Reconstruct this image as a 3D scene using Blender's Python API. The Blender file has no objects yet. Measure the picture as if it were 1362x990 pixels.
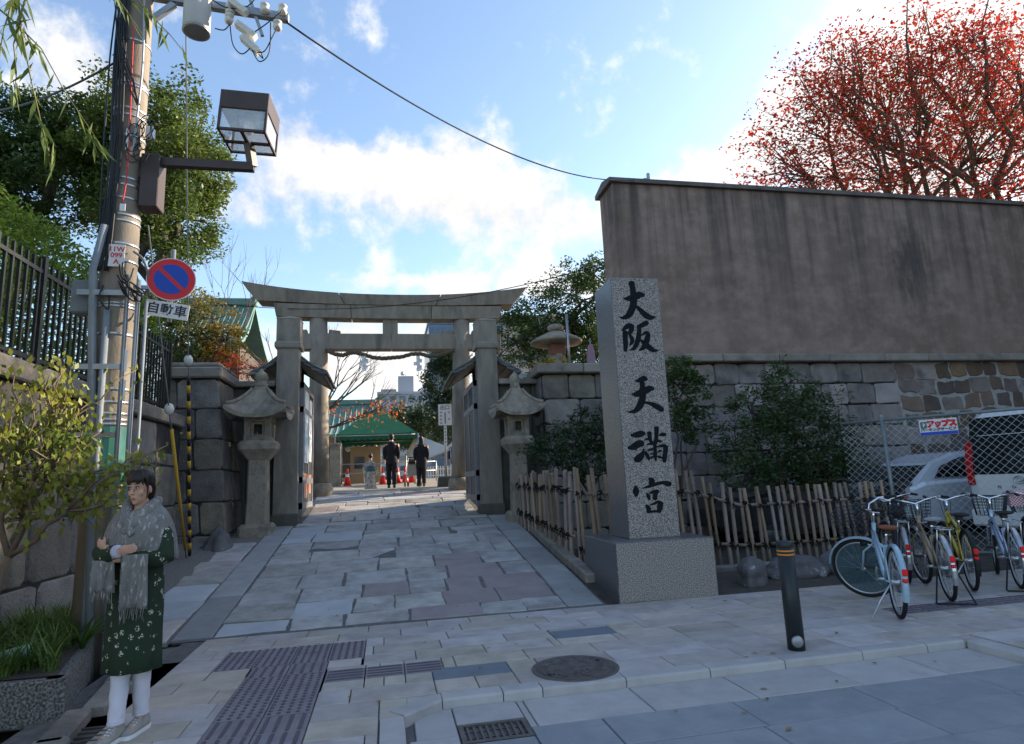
import bpy, math, random
import numpy as np
from mathutils import Vector, Matrix
random.seed(11); rng = np.random.default_rng(11)
SC = bpy.context.scene
COL = SC.collection
# ------------------------------------------------------------------ camera, sky, sun, exposure
# X runs along the temple wall, Y runs up the approach, Z is up; the camera stands on the street at the origin.
CF, CPITCH, CROLL, CYAW, CH = 821.65, .175, .0435, .2049, 1.4327
PW, PH = 1362, 990
fw = Vector((math.sin(CYAW)*math.cos(CPITCH), math.cos(CYAW)*math.cos(CPITCH), math.sin(CPITCH)))
rt0 = Vector((math.cos(CYAW), -math.sin(CYAW), 0)); up0 = rt0.cross(fw)
rt = rt0*math.cos(CROLL)-up0*math.sin(CROLL); up = up0*math.cos(CROLL)+rt0*math.sin(CROLL)
cd = bpy.data.cameras.new('camera'); cam = bpy.data.objects.new('camera', cd); COL.objects.link(cam)
cd.sensor_width = 36; cd.lens = 36*CF/PW; cd.clip_start = .05; cd.clip_end = 3000
cam.matrix_world = Matrix(((rt.x, up.x, -fw.x, 0), (rt.y, up.y, -fw.y, 0), (rt.z, up.z, -fw.z, CH), (0, 0, 0, 1)))
SC.camera = cam
SUN_AZ, SUN_EL = math.radians(72), math.radians(22)      # azimuth measured from +Y towards +X
w = bpy.data.worlds.new('World'); SC.world = w; w.use_nodes = True
SC.view_settings.view_transform = 'Standard'; SC.view_settings.look = 'None'
SC.view_settings.exposure = 2.12; SC.view_settings.gamma = 1
ld = bpy.data.lights.new('sun', 'SUN'); ld.energy = 2.9; ld.angle = math.radians(.5); ld.color = (1, .86, .68)
sun = bpy.data.objects.new('sun', ld); COL.objects.link(sun)
sd = Vector((math.sin(SUN_AZ)*math.cos(SUN_EL), math.cos(SUN_AZ)*math.cos(SUN_EL), math.sin(SUN_EL)))
sun.rotation_euler = sd.to_track_quat('Z', 'Y').to_euler()

def ray(x, y): return fw+rt*((x-PW/2)/CF)-up*((y-PH/2)/CF)
CAM = Vector((0, 0, CH))
def onV(x, y, v): d = ray(x, y); return CAM+d*(v/d.y)
def onZ(x, y, z): d = ray(x, y); return CAM+d*((z-CH)/d.z)
def onU(x, y, u): d = ray(x, y); return CAM+d*(u/d.x)

def build_world():
    nt = w.node_tree; N = nt.nodes; L = nt.links; N.clear()
    def n(t, **k):
        o = N.new(t)
        for a, b in k.items(): setattr(o, a, b)
        return o
    out = n('ShaderNodeOutputWorld'); bg = n('ShaderNodeBackground'); bc = n('ShaderNodeBackground'); mx = n('ShaderNodeMixShader')
    sky = n('ShaderNodeTexSky', sky_type='NISHITA'); sky.sun_disc = False
    sky.sun_elevation = SUN_EL; sky.sun_rotation = SUN_AZ; sky.air_density = 1.0; sky.dust_density = .7; sky.ozone_density = 1.3
    L.new(sky.outputs[0], bg.inputs[0]); bg.inputs[1].default_value = .08
    tc = n('ShaderNodeTexCoord'); D = tc.outputs['Generated']
    def math_(op, a, b=None, c=None, clamp=False):
        m = n('ShaderNodeMath', operation=op); m.use_clamp = clamp
        for i, v in enumerate((a, b, c)):
            if v is None: continue
            if isinstance(v, (int, float)): m.inputs[i].default_value = v
            else: L.new(v, m.inputs[i])
        return m.outputs[0]
    def dot(v):
        m = n('ShaderNodeVectorMath', operation='DOT_PRODUCT'); L.new(D, m.inputs[0]); m.inputs[1].default_value = v; return m.outputs['Value']
    sep = n('ShaderNodeSeparateXYZ'); L.new(D, sep.inputs[0])
    hz = math_('MAXIMUM', sep.outputs[2], 0.0)
    den = math_('ADD', hz, .22)
    cmb = n('ShaderNodeCombineXYZ')
    L.new(math_('DIVIDE', sep.outputs[0], den), cmb.inputs[0]); L.new(math_('DIVIDE', sep.outputs[1], den), cmb.inputs[1])
    def noise(scale, detail, rough, off, vec):
        o = n('ShaderNodeTexNoise'); o.inputs['Scale'].default_value = scale; o.inputs['Detail'].default_value = detail; o.inputs['Roughness'].default_value = rough
        mp = n('ShaderNodeVectorMath', operation='ADD'); mp.inputs[1].default_value = off; L.new(vec, mp.inputs[0]); L.new(mp.outputs[0], o.inputs['Vector']); return o.outputs[0]
    big = noise(1.1, 3, .5, (3.1, 1.7, 0), cmb.outputs[0])
    fine = noise(11, 8, .6, (0, 0, 5), D)
    # cloud banks: where (pixel), half sizes in radians, tilt, weight
    banks = [((490, 245), .15, .055, 4, .85), ((650, 285), .16, .06, -3, .9), ((770, 300), .10, .07, 0, .7), ((620, 215), .05, .035, 0, .6), ((350, 250), .09, .04, 30, .6),
             ((90, 85), .07, .05, -25, 1.0), ((365, 150), .05, .035, 0, .75), ((345, 352), .07, .014, -4, .6), ((330, 290), .05, .03, 20, .6),
             ((1075, 165), .24, .055, 33, 1.2), ((1010, 225), .2, .07, 33, 1.1), ((1180, 190), .2, .12, 33, 1.1), ((1340, 150), .2, .13, 30, 1.0), ((850, 175), .02, .02, 0, .45), ((1030, 20), .03, .02, 0, .3),
             ((730, 380), .12, .03, 4, .75), ((400, 200), .06, .03, 10, .5), ((480, 440), .25, .06, 0, .8), ((560, 500), .3, .06, 0, .8), ((60, 240), .1, .06, 0, .6), ((560, 375), .12, .012, 2, .5)]
    tot = None
    for (px, a, b, tilt, wt) in banks:
        d = ray(*px).normalized(); r = d.cross(Vector((0, 0, 1))).normalized(); u = r.cross(d)
        t = math.radians(tilt); e1 = r*math.cos(t)+u*math.sin(t); e2 = u*math.cos(t)-r*math.sin(t)
        q = math_('ADD', math_('POWER', math_('MULTIPLY', dot(e1/a), 1), 2), math_('POWER', dot(e2/b), 2))
        g = math_('MULTIPLY', math_('POWER', 2.718, math_('MULTIPLY', q, -.9)), wt)
        g = math_('MULTIPLY', g, math_('GREATER_THAN', dot(d), 0))
        tot = g if tot is None else math_('ADD', tot, g)
    tot = math_('MINIMUM', tot, 1.25)
    lowc = math_('MULTIPLY', math_('SUBTRACT', big, .55), 1.1)
    dens = math_('ADD', math_('ADD', math_('MULTIPLY', tot, .55), lowc), math_('MULTIPLY', math_('SUBTRACT', fine, .5), 2.0))
    ms = n('ShaderNodeMapRange', interpolation_type='SMOOTHSTEP'); L.new(dens, ms.inputs[0]); ms.inputs[1].default_value = .10; ms.inputs[2].default_value = .62
    ms.inputs[3].default_value = 0; ms.inputs[4].default_value = .96
    # clouds: whiter towards the sun, greyer in their thick parts
    sn = dot(sd); gl = math_('POWER', math_('MAXIMUM', sn, 0), 6)
    tex = math_('MULTIPLY', math_('SUBTRACT', fine, .5), .55)
    strn = math_('ADD', math_('ADD', .245, math_('MULTIPLY', gl, .04)), math_('MULTIPLY', tex, .4))
    bc.inputs[0].default_value = (1, .975, .945, 1); L.new(strn, bc.inputs[1])
    L.new(ms.outputs[0], mx.inputs[0]); L.new(bg.outputs[0], mx.inputs[1]); L.new(bc.outputs[0], mx.inputs[2]); L.new(mx.outputs[0], out.inputs[0])
build_world()

# ------------------------------------------------------------------ helpers
def tag(o, label=None, cat=None, group=None, kind=None):
    if label: o['label'] = label
    if cat: o['category'] = cat
    if group: o['group'] = group
    if kind: o['kind'] = kind
    return o
def thing(name, label, cat, loc=(0, 0, 0), rz=0, group=None):
    o = bpy.data.objects.new(name, None); COL.objects.link(o); o.location = loc; o.rotation_euler = (0, 0, rz); o.empty_display_size = .1
    return tag(o, label, cat, group)
def link(name, me, mat=None, parent=None, loc=None):
    o = bpy.data.objects.new(name, me); COL.objects.link(o)
    if mat is not None:
        for m in (mat if isinstance(mat, (list, tuple)) else [mat]): me.materials.append(m)
    if parent is not None: o.parent = parent
    if loc is not None: o.location = loc
    return o
def copy_tree(o, parent=None):
    c = o.copy(); COL.objects.link(c); c.parent = parent
    for ch in list(o.children): copy_tree(ch, c)
    return c

class MB:
    """collects shapes into one mesh"""
    def __init__(s): s.v = []; s.f = []; s.m = []; s.mi = 0; s.sm = []; s.smooth = False
    def add(s, vs, fs):
        b = len(s.v); s.v += [tuple(v) for v in vs]
        for f in fs: s.f.append(tuple(i+b for i in f)); s.m.append(s.mi); s.sm.append(s.smooth)
        return s
    def box(s, c, d, rot=None, bev=0):
        cx, cy, cz = c; x, y, z = d[0]/2, d[1]/2, d[2]/2
        if bev:
            b = min(bev, x*.9, y*.9, z*.9); pts = []; 
            for sx in (-1, 1):
                for sy in (-1, 1):
                    for sz in (-1, 1):
                        pts += [(sx*x, sy*(y-b), sz*(z-b)), (sx*(x-b), sy*y, sz*(z-b)), (sx*(x-b), sy*(y-b), sz*z)]
            def I(sx, sy, sz, k): return ((sx > 0)*4+(sy > 0)*2+(sz > 0))*3+k
            fs = []
            for a in (-1, 1):
                fs.append([I(a, p, q, 0) for p, q in ((-1, -1), (1, -1), (1, 1), (-1, 1))][::a])
                fs.append([I(p, a, q, 1) for p, q in ((-1, -1), (1, -1), (1, 1), (-1, 1))][::-a])
                fs.append([I(p, q, a, 2) for p, q in ((-1, -1), (1, -1), (1, 1), (-1, 1))][::a])
                for b_ in (-1, 1):
                    fs.append([I(a, b_, -1, 0), I(a, b_, 1, 0), I(a, b_, 1, 1), I(a, b_, -1, 1)][::-a*b_])
                    fs.append([I(a, -1, b_, 0), I(a, 1, b_, 0), I(a, 1, b_, 2), I(a, -1, b_, 2)][::a*b_])
                    fs.append([I(-1, a, b_, 1), I(1, a, b_, 1), I(1, a, b_, 2), I(-1, a, b_, 2)][::-a*b_])
                    for c_ in (-1, 1):
                        fs.append([I(a, b_, c_, 0), I(a, b_, c_, 1), I(a, b_, c_, 2)][::a*b_*c_])
        else:
            pts = [(sx*x, sy*y, sz*z) for sx in (-1, 1) for sy in (-1, 1) for sz in (-1, 1)]
            fs = [(0, 1, 3, 2), (4, 6, 7, 5), (0, 4, 5, 1), (2, 3, 7, 6), (0, 2, 6, 4), (1, 5, 7, 3)]
        if rot is not None: pts = [rot @ Vector(p) for p in pts]
        return s.add([(p[0]+cx, p[1]+cy, p[2]+cz) for p in pts], fs)
    def bar(s, p0, p1, wx, wy, upv=(0, 0, 1)):
        p0, p1 = Vector(p0), Vector(p1); d = p1-p0; l = d.length; z = d.normalized(); u = Vector(upv)
        if abs(z.dot(u)) > .98: u = Vector((0, 1, 0))
        x = u.cross(z).normalized(); y = z.cross(x)
        return s.box((p0+p1)/2, (wx, wy, l), Matrix((x, y, z)).transposed())
    def tube(s, path, r, n=8, cap=True, sx=1.0):
        path = [Vector(p) for p in path]; k = len(path); rs = r if isinstance(r, (list, tuple)) else [r]*k
        vs = []; fs = []; prev = None
        for i, p in enumerate(path):
            t = (path[min(i+1, k-1)]-path[max(i-1, 0)])
            t = t.normalized() if t.length > 1e-9 else Vector((0, 0, 1))
            if prev is None:
                u = Vector((0, 0, 1)) if abs(t.z) < .9 else Vector((1, 0, 0)); x = u.cross(t).normalized()
            else:
                x = prev-t*prev.dot(t); x = x.normalized() if x.length > 1e-6 else Vector((1, 0, 0))
            prev = x; y = t.cross(x)
            for j in range(n):
                a = 2*math.pi*j/n; vs.append(p+x*(rs[i]*sx*math.cos(a))+y*(rs[i]*math.sin(a)))
        for i in range(k-1):
            for j in range(n): fs.append((i*n+j, i*n+(j+1) % n, (i+1)*n+(j+1) % n, (i+1)*n+j))
        if cap: fs.append(tuple(range(n))[::-1]); fs.append(tuple((k-1)*n+j for j in range(n)))
        o = s.smooth; s.smooth = True; s.add(vs, fs); s.smooth = o; return s
    def cyl(s, p0, p1, r0, r1=None, n=16): return s.tube([p0, p1], [r0, r0 if r1 is None else r1], n)
    def lathe(s, prof, c=(0, 0, 0), n=20, sy=1.0):
        vs = []; fs = []; k = len(prof)
        for (r, z) in prof:
            for j in range(n):
                a = 2*math.pi*j/n; vs.append((c[0]+r*math.cos(a), c[1]+r*sy*math.sin(a), c[2]+z))
        for i in range(k-1):
            for j in range(n): fs.append((i*n+j, i*n+(j+1) % n, (i+1)*n+(j+1) % n, (i+1)*n+j))
        fs.append(tuple(range(n))[::-1]); fs.append(tuple((k-1)*n+j for j in range(n)))
        o = s.smooth; s.smooth = True; s.add(vs, fs); s.smooth = o; return s
    def ball(s, c, r, n=12, rot=None):
        r = r if isinstance(r, (list, tuple)) else (r, r, r); m = max(4, n//2); vs = []; fs = []
        for i in range(m+1):
            t = math.pi*i/m
            for j in range(n):
                a = 2*math.pi*j/n; p = Vector((r[0]*math.sin(t)*math.cos(a), r[1]*math.sin(t)*math.sin(a), -r[2]*math.cos(t)))
                if rot is not None: p = rot @ p
                vs.append((c[0]+p.x, c[1]+p.y, c[2]+p.z))
        for i in range(m):
            for j in range(n): fs.append((i*n+j, i*n+(j+1) % n, (i+1)*n+(j+1) % n, (i+1)*n+j))
        o = s.smooth; s.smooth = True; s.add(vs, fs); s.smooth = o; return s
    def loft(s, rings, cap=True, closed=True):
        n = len(rings[0]); vs = [p for r in rings for p in r]; fs = []
        for i in range(len(rings)-1):
            for j in range(n if closed else n-1): fs.append((i*n+j, i*n+(j+1) % n, (i+1)*n+(j+1) % n, (i+1)*n+j))
        if cap and closed: fs.append(tuple(range(n))[::-1]); fs.append(tuple((len(rings)-1)*n+j for j in range(n)))
        return s.add(vs, fs)
    def prism(s, poly, f0, f1):
        """poly: 2d points, f0/f1 map a 2d point to 3d on the two faces"""
        n = len(poly); vs = [f0(p) for p in poly]+[f1(p) for p in poly]
        fs = [tuple(range(n))[::-1], tuple(range(n, 2*n))]+[(i, (i+1) % n, n+(i+1) % n, n+i) for i in range(n)]
        return s.add(vs, fs)
    def torus(s, c, R, r, ax, n=32, m=8):
        ax = Vector(ax).normalized(); u = ax.orthogonal().normalized(); v = ax.cross(u); c = Vector(c); vs = []; fs = []
        for i in range(n):
            a = 2*math.pi*i/n; d = u*math.cos(a)+v*math.sin(a)
            for j in range(m):
                b = 2*math.pi*j/m; vs.append(c+d*(R+r*math.cos(b))+ax*(r*math.sin(b)))
        for i in range(n):
            for j in range(m): fs.append((i*m+j, i*m+(j+1) % m, ((i+1) % n)*m+(j+1) % m, ((i+1) % n)*m+j))
        o = s.smooth; s.smooth = True; s.add(vs, fs); s.smooth = o; return s
    def mesh(s, name):
        me = bpy.data.meshes.new(name); me.from_pydata(s.v, [], s.f)
        me.polygons.foreach_set('use_smooth', s.sm)
        if any(s.m): me.polygons.foreach_set('material_index', s.m)
        me.update(); return me
    def build(s, name, mat, parent=None, fix=True):
        me = s.mesh(name)
        if fix:
            import bmesh
            bm = bmesh.new(); bm.from_mesh(me); bmesh.ops.recalc_face_normals(bm, faces=bm.faces); bm.to_mesh(me); bm.free()
        return link(name, me, mat, parent)
def sbox(name, c, d, mat, parent=None, bev=0, rot=None):
    return MB().box(c, d, rot, bev).build(name, mat, parent, fix=False)

# ------------------------------------------------------------------ materials
MATS = {}
def mat(name, c1, c2=None, scale=4, detail=5, rough=.8, bump=0, bscale=None, metal=0, rnd=0, hrnd=0, spec=.3, c3=None, s3=1.2, t3=(.5, .7), coord='Object', stretch=None, alpha=None, trans=0, island=0, coat=0, emit=None, bdist=.02):
    if name in MATS: return MATS[name]
    m = bpy.data.materials.new(name); m.use_nodes = True; nt = m.node_tree; N = nt.nodes; L = nt.links
    b = N['Principled BSDF']; b.inputs['Roughness'].default_value = rough; b.inputs['Metallic'].default_value = metal
    b.inputs['Specular IOR Level'].default_value = spec; b.inputs['Coat Weight'].default_value = coat
    tc = N.new('ShaderNodeTexCoord'); vec = tc.outputs[coord]
    oi = N.new('ShaderNodeObjectInfo')
    if rnd or hrnd:     # alike pieces get their own patch of the pattern
        ad = N.new('ShaderNodeVectorMath'); ad.operation = 'MULTIPLY_ADD'; L.new(oi.outputs['Random'], ad.inputs[0]); ad.inputs[1].default_value = (37, 53, 71); L.new(vec, ad.inputs[2]); vec = ad.outputs[0]
    if stretch:
        mp = N.new('ShaderNodeMapping'); mp.inputs['Scale'].default_value = stretch; L.new(vec, mp.inputs[0]); vec = mp.outputs[0]
    def noise(sc, det, r=.6):
        o = N.new('ShaderNodeTexNoise'); o.inputs['Scale'].default_value = sc; o.inputs['Detail'].default_value = det; o.inputs['Roughness'].default_value = r; L.new(vec, o.inputs['Vector']); return o.outputs[0]
    def mix(f, a, bb):
        o = N.new('ShaderNodeMix'); o.data_type = 'RGBA'
        for i, v in ((0, f), (6, a), (7, bb)):
            if isinstance(v, (tuple, list)): o.inputs[i].default_value = (*v, 1)
            elif isinstance(v, (int, float)): o.inputs[i].default_value = v
            else: L.new(v, o.inputs[i])
        return o.outputs[2]
    def rng_(v, a, bb, c=0, d=1):
        o = N.new('ShaderNodeMapRange'); L.new(v, o.inputs[0]); o.inputs[1].default_value = a; o.inputs[2].default_value = bb; o.inputs[3].default_value = c; o.inputs[4].default_value = d; return o.outputs[0]
    col = c1
    if c2 is not None: col = mix(rng_(noise(scale, detail), .3, .7), c1, c2)
    if c3 is not None: col = mix(rng_(noise(s3, 4), t3[0], t3[1]), col, c3)
    if island:
        g = N.new('ShaderNodeNewGeometry'); hs = N.new('ShaderNodeHueSaturation')
        L.new(rng_(g.outputs['Random Per Island'], 0, 1, 1-island, 1+island), hs.inputs['Value'])
        if isinstance(col, tuple): hs.inputs['Color'].default_value = (*col, 1)
        else: L.new(col, hs.inputs['Color'])
        col = hs.outputs[0]
    if rnd or hrnd:
        hs = N.new('ShaderNodeHueSaturation')
        L.new(rng_(oi.outputs['Random'], 0, 1, 1-rnd, 1+rnd), hs.inputs['Value'])
        if hrnd:
            fr = N.new('ShaderNodeMath'); fr.operation = 'FRACT'; m7 = N.new('ShaderNodeMath'); m7.operation = 'MULTIPLY'; m7.inputs[1].default_value = 7.31; L.new(oi.outputs['Random'], m7.inputs[0]); L.new(m7.outputs[0], fr.inputs[0])
            L.new(rng_(fr.outputs[0], 0, 1, .5-hrnd, .5+hrnd), hs.inputs['Hue'])
            L.new(rng_(fr.outputs[0], 0, 1, .6, 1.4), hs.inputs['Saturation'])
        if isinstance(col, tuple): hs.inputs['Color'].default_value = (*col, 1)
        else: L.new(col, hs.inputs['Color'])
        col = hs.outputs[0]
    if isinstance(col, tuple): b.inputs['Base Color'].default_value = (*col, 1)
    else: L.new(col, b.inputs['Base Color'])
    if bump:
        bp = N.new('ShaderNodeBump'); bp.inputs['Strength'].default_value = bump; bp.inputs['Distance'].default_value = bdist
        L.new(noise(bscale or scale*4, 5), bp.inputs['Height']); L.new(bp.outputs[0], b.inputs['Normal'])
    if trans:
        t = N.new('ShaderNodeBsdfTranslucent'); ms = N.new('ShaderNodeMixShader'); ms.inputs[0].default_value = trans
        if isinstance(col, tuple): t.inputs[0].default_value = (*col, 1)
        else: L.new(col, t.inputs[0])
        L.new(b.outputs[0], ms.inputs[1]); L.new(t.outputs[0], ms.inputs[2]); L.new(ms.outputs[0], N['Material Output'].inputs[0])
    MATS[name] = m; return m
def glass(name, tint=(.8, .85, .9), op=.35, rough=.03):
    if name in MATS: return MATS[name]
    m = bpy.data.materials.new(name); m.use_nodes = True; nt = m.node_tree; N = nt.nodes; L = nt.links
    b = N['Principled BSDF']; b.inputs['Base Color'].default_value = (*tint, 1); b.inputs['Roughness'].default_value = rough; b.inputs['Alpha'].default_value = op; b.inputs['Specular IOR Level'].default_value = .8
    MATS[name] = m; return m
# ------------------------------------------------------------------ ground
GV = [-50, 7.07, 12.83, 16.8, 21.3, 40, 900]; GZ = [0, 0, .793, 1.33, 1.40, 1.85, 1.85]
def G(v): return float(np.interp(v, GV, GZ))
M_soil = mat('soil', (.05, .042, .035), (.09, .075, .06), 9, rough=.95, bump=.6, bscale=60)
M_asphalt = mat('asphalt', (.055, .055, .06), (.08, .08, .085), 30, rough=.9, bump=.4, bscale=160)
M_court = mat('courtyard_gravel', (.30, .27, .23), (.22, .20, .17), 5, rough=.95, bump=.5, bscale=90)
M_joint = mat('joint_mortar', (.09, .085, .08), (.17, .16, .15), 14, rough=.95)
M_paver = mat('paver_granite', (.38, .33, .29), (.50, .44, .395), 6, detail=12, rough=.75, bump=.25, bscale=120, rnd=.13, hrnd=.02, c3=(.25, .215, .195), s3=2.2, t3=(.5, .85))
M_accent = mat('paver_blue', (.13, .155, .185), (.17, .19, .22), 5, rough=.6, bump=.2, bscale=120, rnd=.12)
M_path = mat('path_stone', (.29, .272, .252), (.45, .42, .385), 5, detail=12, rough=.74, bump=.7, bscale=30, rnd=.17, hrnd=.02, c3=(.205, .18, .16), s3=1.8, t3=(.5, .72))
M_pathr = mat('path_stone_red', (.25, .205, .20), (.33, .275, .265), 3, rough=.75, bump=.55, bscale=38, rnd=.12)
M_pathl = mat('path_stone_light', (.43, .435, .44), (.34, .345, .355), 3, rough=.75, bump=.5, bscale=38, rnd=.12)
M_strip = mat('path_border', (.25, .245, .24), (.34, .33, .315), 4, detail=12, rough=.68, bump=.4, bscale=40, rnd=.15)
M_white = mat('white_slab', (.45, .42, .40), (.37, .345, .33), 6, detail=12, rough=.7, bump=.25, bscale=110, rnd=.06, c3=(.27, .26, .26), s3=2.5, t3=(.55, .85))
M_blue = mat('blue_slab', (.205, .22, .235), (.285, .295, .305), 5, detail=12, rough=.55, bump=.25, bscale=90, rnd=.12, c3=(.2, .21, .23), s3=1.6, t3=(.55, .8))
M_tact = mat('tactile', (.20, .17, .185), (.26, .225, .235), 7, rough=.7, rnd=.08, bump=.2, bscale=90)
M_tact2 = mat('tactile_worn', (.085, .07, .085), (.12, .10, .115), 7, rough=.6)
M_iron = mat('cast_iron', (.085, .075, .068), (.15, .13, .118), 12, rough=.5, metal=.3, bump=.3, bscale=60)
M_gravel = mat('gravel', (.14, .125, .11), (.26, .235, .21), 40, rough=.95, bump=.8, bscale=90)

def tile(parent, name, rect, top, th, m, gap=.004, bev=.006, zf=None, jit=0):
    u0, v0, u1, v1 = rect; u0 += gap; v0 += gap; u1 -= gap; v1 -= gap
    if u1-u0 < .03 or v1-v0 < .03: return None
    zf = zf or (lambda u, v: 0.0)
    j = lambda: random.uniform(-jit, jit)
    P = [(u0+j(), v0+j()), (u1+j(), v0+j()), (u1+j(), v1+j()), (u0+j(), v1+j())]
    if jit:   # uneven edges: a wandering point on every side
        Q = []
        for i in range(4):
            a, b = P[i], P[(i+1) % 4]; Q.append(a)
            for t in (.33, .67): Q.append((a[0]+(b[0]-a[0])*(t+random.uniform(-.1, .1))+j()*.6, a[1]+(b[1]-a[1])*(t+random.uniform(-.1, .1))+j()*.6))
        P = Q
    cx = sum(p[0] for p in P)/len(P); cy = sum(p[1] for p in P)/len(P); tz = random.uniform(-jit, jit)*.2
    tx, ty = (random.uniform(-.008, .008), random.uniform(-.008, .008)) if jit else (0, 0)
    def ring(k, dz): return [(cx+(p[0]-cx)*(1-k/max(.05, abs(p[0]-cx)+.02)), cy+(p[1]-cy)*(1-k/max(.05, abs(p[1]-cy)+.02)), zf(p[0], p[1])+top+dz+tz+tx*(p[0]-cx)+ty*(p[1]-cy)) for p in P]
    c0 = Vector((cx, cy, zf(cx, cy)+top))
    rings = [[tuple(Vector(q)-c0) for q in r] for r in (ring(0, -th), ring(0, -bev), ring(bev, 0))]
    mb = MB(); mb.loft(rings, cap=True)
    o = mb.build(name, m, parent, fix=False); o.location = c0
    return o
def subtract(rects, holes):
    for h in holes:
        out = []
        for (a, b, c, d) in rects:
            if c <= h[0] or a >= h[2] or d <= h[1] or b >= h[3]: out.append((a, b, c, d)); continue
            if a < h[0]: out.append((a, b, h[0], d))
            if c > h[2]: out.append((h[2], b, c, d))
            m0, m1 = max(a, h[0]), min(c, h[2])
            if b < h[1]: out.append((m0, b, m1, h[1]))
            if d > h[3]: out.append((m0, h[3], m1, d))
        rects = out
    return rects
def sheet(name, us, vs, zf, m, kind='structure'):
    V = [(u, v, zf(u, v)) for v in vs for u in us]; n = len(us)
    F = [(j*n+i, j*n+i+1, (j+1)*n+i+1, (j+1)*n+i) for j in range(len(vs)-1) for i in range(n-1)]
    me = bpy.data.meshes.new(name); me.from_pydata(V, [], F); o = link(name, me, m); o['kind'] = kind; return o

def terrain(u, v):
    if v < 7.0: return -.16
    if u < -3.7: return -.1 if v < 13 else G(v)-.03
    if u > 2.65: return -.03 if v < 12.6 else max(1.2, G(v)-.03)
    return G(v)-.05
ground = sheet('ground', [-700, -90, -30, -12, -3.75, -3.65, -2.6, -1.7, 0, 2, 2.62, 2.68, 6, 12, 30, 90, 700], [-200, -40, 2, 6.95, 7.05, 8, 10, 12.5, 12.65, 12.83, 14.8, 16.8, 19, 21.3, 26, 32, 40, 80, 200, 900], terrain, M_soil)
court = sheet('courtyard', [-14, -6, -1.7, 0, 2, 6, 16], [17.3, 18.2, 19.5, 21.3, 24, 28, 34, 40, 60], lambda u, v: G(v)+.004, M_court)
parking = sheet('parking_lot', [6.2, 9, 14, 30], [8.6, 9, 10, 12.55], lambda u, v: .02 if v > 8.7 else -.02, M_asphalt)

# sidewalk bed and pavers
KV = 4.52
sw = MB(); sw.box((14, (KV+.12+7.07)/2, -.085), (32, 7.07-KV-.12, .14)); sw.box((-1.15, 3.2, -.085), (2.35, 6.2, .14)); sw.box((17.4, 2.5, -.085), (25.2, 4.2, .14))
drain_floor = MB().box((-2.05, 4.6, -.075), (.52, 5.0, .06)).build('drain_bed', M_gravel); drain_floor['kind'] = 'structure'
sidewalk = sw.build('sidewalk', M_joint); sidewalk['kind'] = 'structure'
holes = []
tiles_dot, tiles_bar_v, tiles_bar_u = [], [], []
for i in range(4):
    for j in range(2): tiles_dot.append((-1.42+.305*i, 5.80+.305*j))
for i in range(2):
    tiles_bar_v.append((-1.10+.305*i, 5.49))
    for j in range(3): tiles_dot.append((-1.10+.305*i, 4.57+.305*j))
    for j in range(4): tiles_bar_v.append((-1.10+.305*i, 4.26-.305*j))
for i in range(3): tiles_bar_u.append((-.48+.305*i, 5.185))
for t in tiles_dot+tiles_bar_v+tiles_bar_u: holes.append((t[0]-.001, t[1]-.001, t[0]+.305, t[1]+.305))
acc = []
for px in ((775, 841), (627, 892)):
    c = onZ(*px, 0); acc.append((c.x-.3, c.y-.145, c.x+.3, c.y+.145))
rects = []
row = 0; v = KV+.15
while v < 7.0:
    v1 = min(v+.302, 7.05); u = -1.78-random.uniform(.1, .5)
    while u < 13:
        L_ = random.choice((.6, .6, .6, .45, .9)); rects.append((max(u, -1.78), v, u+L_, v1)); u += L_
    v = v1
v = KV+.15
while v > 1.6:
    u = -1.78-random.uniform(.05, .5)
    while u < -.08:
        L_ = random.choice((.6, .75, .9)); rects.append((max(u, -1.78), v-.302, min(u+L_, -.06), v)); u += L_
    u = 4.82
    while u < 9:
        L_ = random.choice((.6, .75)); rects.append((u, v-.302, u+L_, v)); u += L_
    v -= .302
rects = subtract(rects, holes+acc)
# dark strip of tactile tiles under the bicycles
bk = [(4.9+.305*i, 5.45+.305*j) for i in range(14) for j in range(1)]
rects = subtract(rects, [(b[0]-.001, b[1]-.001, b[0]+.305, b[1]+.305) for b in bk])
for r in rects: tile(sidewalk, 'paver', r, random.uniform(-.0015, .0015), .05, M_paver, gap=.0035, bev=.005)
rects2 = [(-.06, KV-.2, .13, KV+.15), (.12, KV+.02, .37, KV+.15), (4.59, KV+.005, 4.80, KV+.15)]
for r in rects2: tile(sidewalk, 'paver', r, -.006, .05, M_paver)
for r in acc: tile(sidewalk, 'paver', r, 0, .05, M_accent, gap=.0035, bev=.005)
# yellow-line style raised tiles, here in weathered plum grey
def tile_mesh(kind):
    mb = MB(); mb.box((.1525, .1525, -.02), (.297, .297, .04), bev=.003)
    if kind == 'dot':
        for i in range(5):
            for j in range(5): mb.mi = 1; mb.lathe([(.0145, -.001), (.0135, .005), (.009, .007)], (.0325+.06*i, .0325+.06*j, 0), 8)
    else:
        for i in range(4):
            c = .042+.0737*i
            mb.mi = 1; d = (.27, .024, .01) if kind == 'u' else (.024, .27, .01)
            mb.box((.1525, c, .002) if kind == 'u' else (c, .1525, .002), d, bev=.004)
    me = mb.mesh('tactile_tile'); me.materials.append(M_tact); me.materials.append(M_tact2); return me
for kind, lst in (('dot', tiles_dot), ('v', tiles_bar_v), ('u', tiles_bar_u), ('u', bk)):
    me = tile_mesh(kind)
    for t in lst:
        o = bpy.data.objects.new('tactile_tile', me); COL.objects.link(o); o.parent = sidewalk; o.location = (t[0], t[1], random.uniform(0, .002))

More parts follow.
